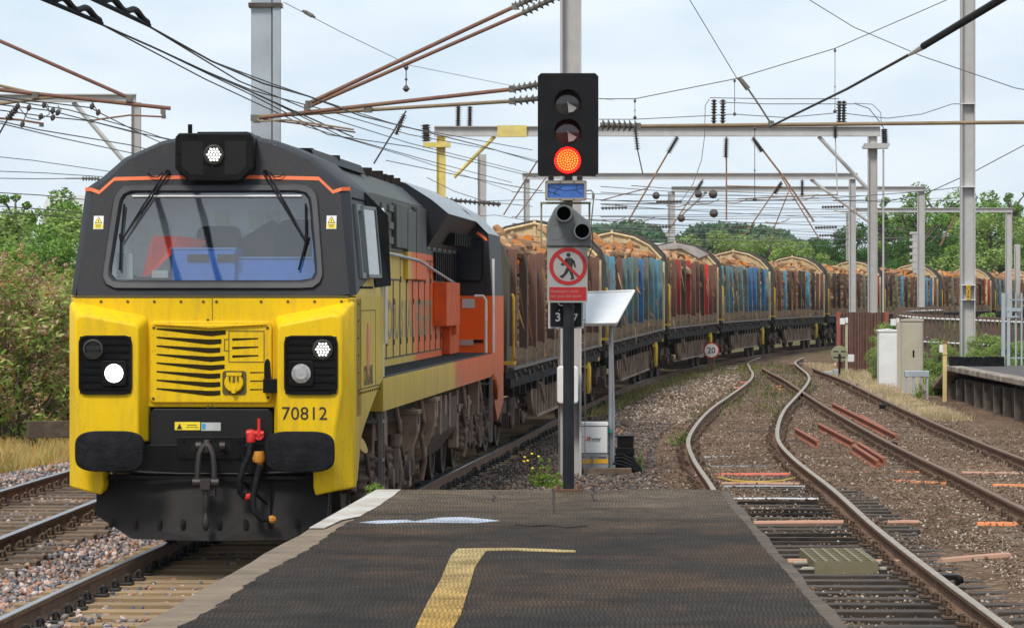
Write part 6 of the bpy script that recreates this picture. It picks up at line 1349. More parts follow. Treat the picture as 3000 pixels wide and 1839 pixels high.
# ---- solar panel on its post, battery box, etc.
DP = 54.0
p_ = G(1790,1398,-.22); sp_ = empty('solar_panel', ((1790-CX)*DP/F, DP, -.22), 0, 'white-looking tilted solar panel on a thin grey pole beside the battery box', 'solar panel')
o0 = sp_.location; w_ = lambda px, py, dd=0: W(px, py, DP+dd)-o0
b = MB(); b.tube([w_(1790,1400), w_(1790,944)], .036, 10); b.tube([w_(1797,1385,-.05), w_(1799,1200,-.05), w_(1794,1000,-.05)], .014, 6)
b.tube([w_(1788,862,.9), w_(1788,790,.9)], .028, 8); b.build('pole', mat('grey_blue_pole', (.26,.30,.34), .5, .2, dirt=(.3,.25,.2), damt=.4), sp_, smooth=True)
b = MB(); pz = [w_(1690,858,.45), w_(1858,852,.45), w_(1806,946,-.25), w_(1672,948,-.25)]
nrm = (pz[1]-pz[0]).cross(pz[3]-pz[0]).normalized(); nrm = nrm if nrm.z > 0 else -nrm
b.add([*[p for p in pz], *[p-nrm*.045 for p in pz]], [(0,1,2,3),(7,6,5,4),(0,4,5,1),(1,5,6,2),(2,6,7,3),(3,7,4,0)]); 
pn = b.build('panel', mat('pale_panel_glass', (.62,.63,.66), .25, var=.03, spec=.8), sp_)
b = MB()
for i in range(4): b.tube([pz[i]+nrm*.004, pz[(i+1) % 4]+nrm*.004], .018, 6)
b.build('frame', MT['white'], pn); b = MB(); b.tube([w_(1700,948,-.2), w_(1806,950,-.2)], .025, 6); b.tube([w_(1790,957,-.2), w_(1790,950,.0)], .03, 6); b.build('bracket', MT['pipeolive'], sp_)
for py in (1262,1372): b = MB(); c_ = w_(1784,py,-.05); b.box(c_.x-.045,c_.x+.045,c_.y-.05,c_.y+.05,c_.z-.025,c_.z+.025); b.build('green_clamp', mat('green_clamp', (.02,.25,.16), .5), sp_)
bb = empty('battery_box', ((1741-CX)*DP/F, DP-.15, -.17), 0, 'white and grey metal equipment cabinet with an orange band by the solar panel pole', 'cabinet'); o0 = bb.location; w_ = lambda px, py, dd=0: W(px, py, DP-.15+dd)-o0
def rect(bd, px0, py0, px1, py1, y0, y1, mi=0): a = w_(px0, py1); c = w_(px1, py0); bd.box(a.x, c.x, y0, y1, a.z, c.z, mi)
b = MB(); rect(b,1701,1250,1781,1388,0,.42); b.build('body', mat('mid_grey_box', (.30,.30,.31), .5, dirt=(.15,.12,.1), damt=.3), bb, bevel=.01)
b = MB(); rect(b,1701,1249,1779,1326,-.02,0); rect(b,1700,1237,1782,1247,-.03,.44); b.build('door', MT['white'], bb, bevel=.006)
b = MB(); rect(b,1703,1344,1782,1357,-.008,0); b.build('orange_band', mat('orange_tape', (.75,.38,.02), .5), bb)
b = MB(); rect(b,1730,1333,1744,1336,-.03,-.0); rect(b,1733,1336,1738,1362,-.02,-.009); rect(b,1704,1336,1720,1338,-.02,0); rect(b,1750,1336,1775,1338,-.02,0); b.build('latch', MT['steel'], bb)
T2_ = lambda px, py: Matrix.Translation(w_(px,py)+Vector((0,-.0215,0))) @ FACE_CAM
text_mesh('logo_mark', 'LB', .075, MT['red'], bb, T2_(1720,1285), bold=.002); text_mesh('logo_word', 'Foster', .065, MT['ink'], bb, T2_(1744,1285), bold=.001)
text_mesh('small_print', 'RAIL TECHNOLOGIES', .018, MT['ink'], bb, T2_(1740,1292))
b = MB(); b.box(-.28,.42,-.22,.0,-.16,.015); tag(b.build('timber_baulk', wood, bevel=.01), 'old timber sleeper lying under the white equipment cabinet', 'sleeper').location = ((1762-CX)*DP/F, DP-.25, -.05)
x_, z_ = (1832-CX)*DP/F, -.06; jb = empty('junction_box', (x_, DP+.1, z_), 0, 'small black plastic box with coiled black cables right of the solar panel pole', 'box')
b = MB(); b.box(-.11,.12,-.1,.12,.12,.46); b.box(-.135,.13,-.12,.14,.20,.30); b.box(-.125,.135,-.12,.14,.45,.475); b.box(-.14,.14,-.12,.14,-.05,.16); b.build('box', MT['black'], jb, bevel=.008)
b = MB()
for k in range(4): b.tube([(-.18,-.1-.02*k,.17-.03*k),(-.05,-.18,.21-.05*k),(.12,-.2,.12-.04*k),(.22,-.2,-.0-.03*k),(.25,-.2,-.13-.01*k)], .018, 6)
b.build('cables', MT['rubber'], jb, smooth=True)
def lump(name, label, cat, pts, r, m, group=None, n=8, flat=None):
    b = MB(); b.tube(pts, r, n); o = b.build(name, m, smooth=True); return tag(o, label, cat, group)
# orange and rusty pieces on the ballast
gp_ = lambda px, py, dz=-.17: G(px, py, dz)
def rod(label, p, q, r, m, cat='pipe', name='ducting_pipe', group='pipes on the ballast', dz=-.16): return lump(name, label, cat, [gp_(*p, dz), (gp_(*p, dz)+gp_(*q, dz))/2+Vector((0,0,.004)), gp_(*q, dz)], r, m, group)
opipe = mat('orange_duct', (.62,.19,.05), .6, dirt=(.4,.25,.16), damt=.5, dscale=3); ppipe = mat('dusty_pink_duct', (.50,.27,.18), .7, dirt=(.3,.2,.14), damt=.6, dscale=3); rpipe = mat('coral_duct', (.62,.12,.07), .6, dirt=(.4,.25,.2), damt=.5)
for lab, p, q, r, m in (('dusty pink pipe between the rails, left of the metal grating',(2310,1646),(2385,1648),.035,ppipe),('dusty pink pipe between the grating and the curved right rail',(2560,1648),(2660,1650),.035,ppipe),
  ('thick pale pipe running right from the curved rail near the bottom right',(2755,1647),(2955,1630),.045,ppipe),('pale orange pipe across the curved track, above the black rods',(2208,1533),(2520,1531),.032,ppipe),('thin pale pipe end right of the curved rail, in line with the pink one',(2600,1531),(2692,1530),.028,ppipe),
  ('coral pipe across the curved track by the platform corner',(2095,1392),(2320,1391),.030,rpipe),('short coral pipe left of the curved track',(1970,1394),(2015,1393),.030,rpipe),('pinkish pipe just in front of the coral one',(2115,1417),(2355,1418),.026,ppipe),('bright orange pipe left of the rusty track',(2615,1411),(2795,1420),.032,opipe),
  ('short bright orange pipe inside the rusty track',(2910,1423),(3010,1425),.032,opipe),('thin orange pipe above the bright orange one',(2620,1383),(2735,1386),.022,opipe),('pale pipe inside the rusty track at the right edge',(2820,1385),(3010,1389),.026,ppipe),
  ('orange pipe with a joint at the right edge of the ballast',(2863,1538),(3010,1541),.042,opipe),('short orange duct left of the turnout near the speed sign',(2130,1120),(2188,1124),.05,rpipe),('second short orange duct by the turnout',(2150,1138),(2192,1140),.045,rpipe),
  ('faint orange rod between the turnout rails',(2275,1133),(2325,1134),.035,opipe),('second faint orange rod between the turnout rails',(2280,1142),(2320,1143),.035,opipe),('pink duct beyond the turnout in the dry grass',(2288,1062),(2360,1058),.05,rpipe),('longer pink duct beyond the turnout',(2290,1068),(2395,1066),.04,ppipe)):
    rod(lab, p, q, r, m)
for lab, p, q in (('polished point rod across the curved track, furthest',(2062,1339),(2272,1339)),('second polished point rod across the curved track',(2078,1368),(2298,1367)),('point rod beside the platform corner',(2150,1461),(2410,1462)),('dark rod in front of the coral pipe',(2120,1425),(2360,1425))):
    o = rod(lab, p, q, .022, MT['steel'], 'rod', 'point_rod', 'point rods'); 
for i, (py, x0, x1) in enumerate(((1474,2162,2400),(1498,2190,2420),(1509,2190,2440),(1570,2245,2540),(1583,2255,2560))):
    rod('dark flat bar lying across the curved track, number %d from the platform corner' % (i+1) if False else ('dark flat bar across the curved track beside the platform corner','dark bar across the curved track, just before the thicker one','thick dark blue bar across the curved track','black bar above the grating, further one','black bar above the grating, nearer one')[i], (x0,py), (x1,py), .03, MT['underdark'], 'bar', 'cross_bar', 'bars across the curved track')
lump('yellow_cable', 'yellow cable lying across the curved track behind the platform corner', 'cable', [gp_(x,y,-.13) for x, y in ((2105,1398),(2150,1408),(2220,1411),(2290,1408),(2320,1401),(2350,1395))], .012, mat('yellow_cable', (.6,.42,.05), .6))
def angle_bar(label, p, q, w0=.07, dz=-.10):
    a, c = gp_(*p, dz), gp_(*q, dz); root = empty('rail_offcut', a, 0, label, 'scrap rail', 'rusty offcuts'); d_ = (c-a); L_ = d_.length; q_ = d_.to_track_quat('Y', 'Z').to_matrix().to_4x4()
    b = MB(); prof = [(-.065,-.07),(.065,-.07),(.065,-.055),(.012,-.04),(.012,.02),(.035,.03),(.035,.06),(-.035,.06),(-.035,.03),(-.012,.02),(-.012,-.04),(-.065,-.055)]; b.prism(prof, 'y', 0, L_, 0, q_); b.build('bar', MT['rustor'], root, bevel=.004, seg=1)
for lab, p, q in (('long orange rusty rail offcut inside the straight track',(2440,1188),(2625,1282)),('second long rusty offcut left of the straight track',(2398,1248),(2500,1302)),('rusty offcut continuing towards the viewer',(2500,1312),(2570,1358)),
   ('thin brown bar lying beside the rusty offcut',(2515,1305),(2590,1352)),('short orange offcut beside the long one inside the track',(2520,1222),(2590,1262)),('small rusty fishplate near the curved rail',(2330,1262),(2395,1300))): angle_bar(lab, p, q)
# grating box between the rails
g_ = G(2470,1648,-.12); gr = empty('grating_box', g_, 0, 'mossy metal grating box between the curved rails near the bottom right', 'grating'); gmx = mat('mossy_grating', (.21,.18,.11), .7, .2, dirt=(.11,.10,.04), damt=.7, dscale=6)
hw_, D1_ = .30, .42
b = MB(); b.box(-hw_,hw_,-.38,-.36,-.08,.04); b.box(-hw_,-hw_+.02,-.36,1.5,-.08,.04); b.box(hw_-.02,hw_,-.36,1.5,-.08,.04); b.box(-hw_,hw_,1.5,1.52,-.08,.04)
for i in range(6): b.box(-hw_+.02,hw_-.02,-.10+i*.28,-.06+i*.28,.02,.038)
for i in range(5): b.box(-hw_+.10+i*.11,-hw_+.13+i*.11,-.36,1.5,.022,.043)
b.build('grille', gmx, gr); b = MB()
for s in (-1,1):
    for y in (-.3,.5): b.prism([(s*hw_,-.02),(s*(hw_+.10),-.02),(s*(hw_+.20),-.10),(s*(hw_+.10),-.04),(s*hw_,-.04)], 'y', y, y+.06)
b.build('arms', mat('pale_bracket', (.45,.42,.34), .6), gr)
for i, (px, py) in enumerate(((2775,1700),(2875,1307),(2585,1192),(2605,1303))):
    o_ = G(px, py, -.1); b = MB(); b.box(-.06,.08,-.12,.12,-.06,.06); b.lathe([(.04,0),(.05,.03),(.03,.09)], (.05,-.05,.0), (1,0,.2), 8); b.lathe([(.04,0),(.05,.03),(.03,.09)], (.05,.06,.0), (1,0,.2), 8)
    o = b.build('rail_joint_clamp', MT['black'], bevel=.01); o.location = o_; tag(o, ('black clamp on the curved rail at the bottom right','black clamp on the right rusty rail','black clamp further up the right rusty rail','black clamp on the left rusty rail')[i], 'clamp', 'rail clamps')
# 20 sign
D_ = 108.; x_ = (2084-CX)*D_/F; ss = empty('speed_sign', (x_, D_, zr(D_)-.2), 0, 'round white speed sign reading 20 with a red rim, beside the train', 'sign'); hz_ = HC-(1026-HY)*D_/F-ss.location.z
b = MB(); b.box(-.03,.03,.01,.05,0,hz_); b.build('post', MT['rust'], ss); b = MB(); b.disc((0,-.02,hz_), (0,1,0), .235, .03, 36); b.build('rim', MT['redsign'], ss)
b = MB(); b.disc((0,-.026,hz_), (0,1,0), .195, .01, 36); b.build('disc', mat('sign_white', (.62,.58,.52), .6), ss); text_mesh('number', '20', .235, MT['ink'], ss, Matrix.Translation((0,-.030,hz_-.005)) @ FACE_CAM, bold=.003)
D_ = 106.; x_ = (2459-CX)*D_/F; ss = empty('round_sign', (x_, D_, zr(D_)-.2), 0, 'grey-green back of a round sign standing in the dry grass', 'sign'); hz_ = HC-(1036-HY)*D_/F-ss.location.z
b = MB(); b.box(-.03,.03,-.06,-.02,0,hz_); b.build('post', MT['underdark'], ss); b = MB(); b.disc((0,0,hz_), (0,1,0), .235, .015, 32); b.build('disc', mat('khaki_disc', (.27,.26,.16), .7, dirt=(.12,.12,.07), damt=.5), ss)
b = MB()
for z in (-.10,.07): b.box(-.17,-.03,-.012,-.002,hz_+z-.012,hz_+z+.012); b.box(.04,.17,-.012,-.002,hz_+z-.012,hz_+z+.012)
b.build('slots', MT['black'], ss)
# lineside cabinets
def cab_box(name, label, px0, px1, py0, py1, D, m, depth, roofm=None, details=None, cat='cabinet', rot=0, over=.02):
    x = ((px0+px1)/2-CX)*D/F; z0 = zr(D)-.28; w2 = (px1-px0)*D/F/2; h = HC-(py0-HY)*D/F-z0
    root = empty(name, (x, D, z0), rot, label, cat); b = MB(); b.box(-w2,w2,0,depth,0,h-.08); b.build('body', m, root, bevel=.01)
    b = MB(); b.prism([(-w2-over,h-.08),(w2+over,h-.08),(w2+over,h-.03),(0,h),(-w2-over,h-.03)], 'y', -over, depth+over); b.build('lid', roofm or m, root, bevel=.01)
    b = MB(); b.box(-w2+.04,w2-.04,-.012,0,.08,h-.14); b.build('door', m, root, bevel=.004); return root, w2, h
tanc = mat('beige_cabinet', (.42,.38,.30), .65, var=.05, dirt=(.25,.18,.13), damt=.5, dscale=1.2, dstretch=(1,1,.4))
r1, w2, h = cab_box('equipment_cabinet', 'tall beige metal lineside cabinet with a dark handle, beside the white one', 2640, 2703, 932, 1125, 90, tanc, .5, rot=R(-8))
b = MB(); b.box(.02,.06,-.03,-.012,h*.52,h*.60); b.build('handle', MT['black'], r1); b = MB(); b.box(-w2-.10,-w2-.004,.0,.5,0,h-.09); b.build('side_panel', tanc, r1)
cab_box('white_cabinet', 'lower white lineside cabinet with a thick lid, left of the beige one', 2575, 2634, 963, 1100, 93, MT['white'], .5)
b = MB(); D_ = 86.; x_ = (2687-CX)*D_/F; tb_ = empty('low_trunking_box', (x_, D_, zr(D_)-.25), 0, 'small grey-blue steel stand on short legs in front of the beige cabinet', 'stand'); zt_ = HC-(1086-HY)*D_/F-tb_.location.z
b.box(-.28,.28,0,.2,zt_-.14,zt_); b.build('top', MT['galv'], tb_, bevel=.01)
for x in (-.24,-.08,.1,.24): b = MB(); b.box(x-.02,x+.02,.02,.06,0,zt_-.14); b.build('leg', MT['galv'], tb_)
cr_ = mat('brown_corrugated', (.17,.085,.065), .8, var=.25, dirt=(.10,.07,.045), damt=.6, dscale=1.5, dstretch=(2,2,.4))
D_ = 112.; root = empty('corrugated_screen', ((2527-CX)*D_/F, D_, zr(D_)-.4), 0, 'brown corrugated metal screen standing in front of the timber train', 'fence'); b = MB(); xa, xb = (2452-2527)*D_/F, (2601-2527)*D_/F; zt_ = HC-(915-HY)*D_/F-root.location.z
n_ = 60; vs_ = []
for i in range(n_+1):
    x = xa+(xb-xa)*i/n_; y = .035*math.sin(i*1.9)
    vs_ += [(x,y,0),(x,y,zt_+.01*math.sin(i*.4)),(x,y+.02,0),(x,y+.02,zt_+.01*math.sin(i*.4))]
b.add(vs_, [(4*i,4*i+4,4*i+5,4*i+1) for i in range(n_)]+[(4*i+2,4*i+3,4*i+7,4*i+6) for i in range(n_)]+[(4*i+1,4*i+5,4*i+7,4*i+3) for i in range(n_)]); b.build('sheet', cr_, root)
for px, lab in ((2456,'left'),(2597,'right')): b = MB(); x = (px-2527)*D_/F; b.box(x-.06,x+.06,-.1,-.04,0,zt_+.02); b.build('edge_post', mat('reddish_edge', (.28,.08,.06), .8), root)
for i, (px, pyt, pyb, D_, col, lab) in enumerate(((2480,930,1060,108,(.42,.40,.28),'pale post with a small white box on top, in front of the corrugated screen'),(2630,932,1000,100,(.6,.6,.58),'short post with a white lamp box behind the white cabinet'))):
    x_ = (px-CX)*D_/F; root = empty('marker_post', (x_, D_, zr(D_)-.3), 0, lab, 'post'); zt_ = HC-(pyt-HY)*D_/F-root.location.z
    b = MB(); b.box(-.035,.035,-.03,.03,0,zt_); b.build('post', mat('khaki_post', col, .7), root); b = MB(); b.box(-.19,-.05,-.08,.08,zt_-.20,zt_-.02); b.box(-.04,.04,-.07,-.03,zt_-.16,zt_+.0); b.build('lamp_box', MT['white'], root, bevel=.01)
    if i == 0: b = MB(); b.box(.04,.22,-.05,.02,.55,.76); b.build('lower_box', MT['white'], root, bevel=.01)
yp = empty('yellow_post', ((2768-CX)*84/F, 84, zr(84)-.2), 0, 'short cream-yellow post with a small white cap box by the ramp end', 'post'); zt_ = HC-(1003-HY)*84/F-yp.location.z
b = MB(); b.box(-.045,.045,-.045,.045,0,zt_); b.box(-.06,.06,-.06,.06,zt_-.27,zt_-.24); b.build('post', mat('cream_yellow', (.62,.47,.20), .7, dirt=(.3,.25,.15), damt=.5), yp, bevel=.008); b = MB(); b.box(-.12,-.045,-.04,.04,zt_-.22,zt_-.05); b.build('cap_box', MT['white'], yp); b = MB(); b.box(-.055,.055,-.055,.055,zt_-.02,zt_+.02); b.build('cap', MT['rustor'], yp)
# palisade fence curving behind, with white beaded rails
fm_ = mat('brown_palisade', (.125,.075,.06), .8, var=.2, dirt=(.08,.07,.04), damt=.5)
fpts = [(2760,124,903),(2670,120,906),(2625,115,911),(2632,111.5,918),(2690,109.5,925),(2740,108,928),(2800,106.5,930),(2870,105,933),(2940,103,936),(3040,101,940)]
fx = hermite([(i, ((p[0]-CX)*p[1]/F)) for i, p in enumerate(fpts)]); fy = hermite([(i, p[1]) for i, p in enumerate(fpts)]); fz = hermite([(i, HC-(p[2]-HY)*p[1]/F) for i, p in enumerate(fpts)])
root = empty('palisade_fence', (fx(4), fy(4), zr(120)-.3), 0, 'brown palisade fence with two white beaded rails curving behind the cabinets and tall mast', 'fence'); o0 = Vector(root.location)
t = 0.; prev = None; b = None; n_pale = 0; rails = ([], [])
while t < 9:
    x, y, z = fx(t), fy(t), fz(t); zb = zr(y)-.3
    if prev is None or math.hypot(x-prev[0], y-prev[1]) > (.30 if t < 4 else .36) and n_pale < 98:
        b = MB(); b.box(x-o0.x-.055, x-o0.x+.055, y-o0.y-.02, y-o0.y+.02, zb-o0.z, z-o0.z+.06); b.build('pale', fm_, root, normals=False); prev = (x, y); n_pale += 1
    t += .01
for k, frac in ((0, .97), (1, .60)):
    b = MB(); pts = [Vector((fx(i*.03), fy(i*.03)-.05, (zr(fy(i*.03))-.3)*(1-frac)+fz(i*.03)*frac))-o0 for i in range(300)]; b.tube(pts, [.032 if i % 4 else .014 for i in range(300)], 6); b.build('rail', MT['white'], root)
# grey steel gate
DG = 88.; gt = empty('steel_gate', ((2948-CX)*DG/F, DG, zr(DG)-.1), 0, 'light grey steel palisade gate and posts at the right edge', 'gate'); zt_ = HC-(858-HY)*DG/F-gt.location.z; s_ = DG/F
b = MB(); b.box((2934-2948)*s_,(2944-2948)*s_,-.05,.05,-.2,zt_); b.build('post', MT['galv'], gt); b = MB(); b.box((2950-2948)*s_,(2959-2948)*s_,-.04,.04,-.1,zt_); b.build('gate_stile', MT['galv'], gt)
for px in (2976,2993,3010): b = MB(); b.box((px-2948)*s_-.018,(px-2948)*s_+.018,-.02,.02,-.05,zt_); b.build('bar', MT['galv'], gt)
b = MB(); zz = lambda py: HC-(py-HY)*s_-gt.location.z
b.box((2948-2948)*s_,(2990-2948)*s_,-.05,-.022,zz(912),zz(902)); b.box((2950-2948)*s_,(2985-2948)*s_,-.05,-.022,zz(930),zz(925)); b.box((2955-2948)*s_,(3030-2948)*s_,.022,.04,zz(880),zz(876)); b.box((2955-2948)*s_,(3030-2948)*s_,.022,.04,zz(1050),zz(1046)); b.build('lock_and_rails', MT['galv'], gt)
# black bristle strip on the right platform
b = MB(); y_ = 84.6; xa, xb = (2784-CX)*y_/F, (2942-CX)*y_/F; rd = random.Random(2); za = .72+.12*.98
for i in range(110):
    x = xa+(xb-xa)*i/110; h = .17+.05*rd.random(); b.add([(x,y_,za),(x+.022,y_,za),(x+.02+rd.uniform(-.01,.02),y_-.03,za+h),(x+.0+rd.uniform(-.01,.02),y_-.03,za+h),(x,y_+.3,za),(x+.022,y_+.3,za),(x+.02,y_+.3,za+h),(x,y_+.3,za+h)], [(0,1,2,3),(7,6,5,4),(0,3,7,4),(1,5,6,2),(3,2,6,7)])
tag(b.build('bristle_strip', MT['rubber'], normals=False), 'black bristle anti-trespass strip on the end of the right platform', 'bristle strip')
# stone blocks, white sacks, low boards near the disc sign
for i, (px, py, s) in enumerate(((2452,1072,.2),(2475,1070,.17),(2515,1078,.16),(2532,1068,.15),(2065,1132,.14),(1838,1290,.06))):
    p_ = G(px, py, -.15); me_v = [tuple(Vector(v_)*s*random.uniform(.7,1.15)) for v_ in IV]; b = MB(); b.add([(v_[0]*1.4, v_[1], v_[2]*.6) for v_ in me_v], [tuple(f) for f in IF]); o = b.build('pale_stone', MT['white'], smooth=False); o.location = p_; tag(o, ('white stone left of the round disc sign post','white stone right of the round disc sign post','white stone further right, before the gantry column','small white stone touching the gantry column','pale stone lying left of the turnout','small white can on the ballast beside the orange brackets')[i], 'stone')
for lab, p, q in (('old dark timber lying in front of the corrugated screen',(2470,1068),(2545,1050)),('dark timber board leaning in weeds left of the yellow post',(2735,1058),(2765,1040)),('grey trunking board lying in the grass left of the locomotive',(80,1258),(225,1256))):
    a, c = G(*p, -.05), G(*q, -.05); b = MB(); d_ = c-a; q_ = d_.to_track_quat('Y', 'Z').to_matrix().to_4x4(); b.box(-.1,.1,0,d_.length,-.15,.15,0,q_); o = b.build('timber_board', wood, bevel=.01); o.location = a; tag(o, lab, 'board')
p_ = G(2440,1100,-.15); b = MB(); b.box(-.25,.0,0,.3,-.05,.12); b.box(.02,.2,.0,.25,-.05,.18); o = b.build('track_equipment', MT['galv'], bevel=.01); o.location = p_; tag(o, 'small grey metal boxes beside the rail under the disc sign', 'equipment')
for i, (p, q) in enumerate((((1797,1275),(1820,1243)),((1800,1290),(1833,1250)))):
    o = rod(('nearer orange bracket leaning behind the solar panel pole','further orange bracket leaning behind the solar panel pole')[i], p, q, .03, opipe, 'bracket', 'orange_bracket', 'orange brackets', dz=-.12)
lump('brown_cable', 'brown cable snaking over the dark ballast left of the weeds', 'cable', [G(x,y,-.17) for x, y in ((1330,1402),(1370,1403),(1420,1398),(1470,1388),(1520,1388),(1565,1398),(1600,1420))], .014, MT['pipe'])
lump('dark_rag', 'dark blue rags lying beside the rail at the locomotive steps', 'rags', [G(x,y,-.13) for x, y in ((1225,1425),(1250,1415),(1275,1405),(1300,1392),(1318,1398))], [.05,.07,.04,.08,.03], mat('dark_blue_rag', (.025,.03,.06), .9, bump=1, bscale=20))
# ================================================================ VEGETATION, FAR BUILDINGS
def leaf_arrays(centers, radii, n, size, squash=.75, aspect=.55, droop=0., rng=RNG):
    k = len(centers); w = np.array(radii)**2; idx = rng.choice(k, n, p=w/w.sum())
    d = rng.normal(size=(n, 3)); d /= np.linalg.norm(d, axis=1)[:, None]; rr = rng.uniform(.45, 1.08, n)**.6
    p = np.array(centers)[idx]+d*(np.array(radii)[idx]*rr)[:, None]*np.array([1, 1, squash])
    a = rng.normal(size=(n, 3)); a[:, 2] = a[:, 2]*.5-droop; a /= np.linalg.norm(a, axis=1)[:, None]
    nn = d*.7+rng.normal(size=(n, 3))*.6+np.array([0, 0, .5]); b_ = np.cross(a, nn); b_ /= np.linalg.norm(b_, axis=1)[:, None]+1e-9
    s = (size*rng.uniform(.6, 1.4, n))[:, None]
    v = np.stack([p-a*s*.5, p+b_*s*aspect*.5, p+a*s*.5, p-b_*s*aspect*.5], 1)
    return v
def leaves_obj(name, V, m, parent=None):
    n = len(V); me = bpy.data.meshes.new(name); me.vertices.add(4*n); me.vertices.foreach_set('co', V.reshape(-1).astype(np.float32)); me.loops.add(4*n); me.loops.foreach_set('vertex_index', np.arange(4*n, dtype=np.int32))
    me.polygons.add(n); me.polygons.foreach_set('loop_start', np.arange(0, 4*n, 4, dtype=np.int32)); me.polygons.foreach_set('loop_total', np.full(n, 4, dtype=np.int32)); me.materials.append(m); me.update(calc_edges=True)
    o = bpy.data.objects.new(name, me); C.objects.link(o)
    if parent: o.parent = parent
    return o
trunkm = mat('tree_bark', (.10,.08,.06), .9, var=.3)
LV = dict(mid=leaf_mat('mid_green_leaves', [(.09,.19,.025),(.16,.29,.045),(.24,.38,.07),(.12,.22,.04)]),
          light=leaf_mat('light_green_leaves', [(.17,.27,.05),(.26,.37,.08),(.34,.43,.14),(.2,.3,.07)]),
          dark=leaf_mat('dark_green_leaves', [(.04,.10,.02),(.075,.17,.03),(.11,.22,.045),(.05,.12,.03)]),
          bluish=leaf_mat('haze_tinted_leaves', [(.075,.15,.075),(.11,.21,.10),(.15,.25,.13),(.09,.17,.085)]),  # distance haze put into the leaf colour as a blue-grey tint
          yellow=leaf_mat('yellow_green_leaves', [(.18,.22,.05),(.28,.30,.08),(.12,.18,.04),(.35,.33,.12)]))
def tree_proto(h, w_, n, leaf, m, seed, clumps=26, low=.18, tall=False):
    rd = random.Random(seed); root = empty('tree', (0,0,0)); b = MB()
    b.tube([(0,0,-.3),(rd.uniform(-.1,.1),0,h*.25),(rd.uniform(-.2,.2),rd.uniform(-.2,.2),h*.55),(rd.uniform(-.3,.3),0,h*.85)], [.035*h,.026*h,.016*h,.004*h], 8)
    cs, rs = [], []
    for i in range(clumps):
        t = rd.uniform(low, .97); env = (math.sin(math.pi*min(1, (t-low*.4)/(1.02-low*.4))**.75))**.6; an = rd.uniform(0, 6.283); q = rd.uniform(.3, 1)*env*w_*.5
        c = Vector((math.cos(an)*q, math.sin(an)*q, t*h)); cs.append(tuple(c)); rs.append(rd.uniform(.09,.19)*w_*(.7 if tall else 1)*(1.1-.45*t))
        b.tube([(0,0,max(.1*h, t*h-.3*q-.1*h)), tuple(c*.6+Vector((0,0,t*h*.36))), tuple(c)], [.010*h,.006*h,.002*h], 5)
    b.build('trunk', trunkm, root); leaves_obj('crown', leaf_arrays(cs, rs, n, leaf, .8), m, root); return root
protos = {}
def put_tree(kind, x, y, s, rz, label, group='trees behind the tracks', zb=None):
    spec = dict(mid=(8,7,13000,.19,LV['mid'],1), light=(6,6.5,12000,.17,LV['light'],2), dark=(9,7.5,14000,.19,LV['dark'],3), bluish=(9,8,6500,.32,LV['bluish'],4), slim=(9,4.2,6500,.16,LV['mid'],5), light2=(6.5,6,10000,.17,LV['light'],6), mid2=(8,8,13000,.19,LV['mid'],7))[kind]
    if kind not in protos: r = tree_proto(*spec, tall=(kind == 'slim'), clumps=(24 if kind == 'slim' else 30)); protos[kind] = (r, list(r.children) if r.children else [o for o in bpy.data.objects if o.parent == r])
    else:
        p, kids = protos[kind]; r = p.copy(); C.objects.link(r)
        for k in kids: c = k.copy(); C.objects.link(c); c.parent = r
    r.location = (x, y, (zr(min(y,240))-.3) if zb is None else zb); r.rotation_euler = (0,0,rz); r.scale = (s,s,s); tag(r, label, 'tree', group); return r
def tree_px(kind, px, pytop, D, label, rz=0., H=None, **k):
    h0 = dict(mid=8,light=6,dark=9,bluish=9,slim=9,light2=6.5,mid2=8)[kind]; z0 = zr(min(D,240))-.3; H = HC-(pytop-HY)*D/F-z0
    return put_tree(kind, (px-CX)*D/F, D, H/h0/.98, rz, label, **k)
L_ = [('mid',165,572,118,'green tree left of the cab, tallest behind the left bushes'),('mid2',60,640,105,'green bushy tree at the left edge above the brown bushes'),('light',265,640,100,'light green tree touching the left side of the cab'),
      ('slim',45,545,96,'thin feathery tree at the far left edge'),('light2',-40,640,95,'light green tree cut by the left edge of the picture'),('mid',120,680,90,'round green bush right behind the brown flowering bushes'),('mid2',235,700,88,'green shrub between the bushes and the cab'),
      ('light2',5,700,92,'yellowish green shrub low at the left edge'),
      ('light',2085,690,235,'yellow-green tree behind the dark red timber wagon'),('light2',2160,705,240,'low light green tree right of the yellow-green one'),('light',2255,705,238,'pale flowering tree behind the fourth wagon'),('light2',2335,712,236,'pale tree next to the flowering one'),
      ('dark',2440,690,262,'dark green tree left of the pale gantry columns'),('dark',2500,655,255,'dark green tree right behind the pale gantry columns'),('slim',2580,560,250,'slim tall tree between the gantry columns'),('dark',2620,640,270,'dark tree behind the gantry columns'),
      ('mid2',2740,548,262,'large green tree left of the tall right mast'),('mid',2700,590,255,'green tree under the far gantry beam'),('dark',2790,600,270,'dark green tree right behind the tall mast'),('mid',2890,575,262,'broad green tree right of the tall mast'),('light',2905,640,245,'bright green tree in front of the broad one'),
      ('slim',2965,545,255,'slim feathery tree at the right edge'),('mid2',3010,600,270,'green tree cut by the right edge'),('dark',2850,690,250,'low dark tree behind the wagons on the right'),('dark',2680,700,248,'low dark tree behind the cabinet'),('dark',2960,690,250,'low dark tree at the right edge behind the wagons')]
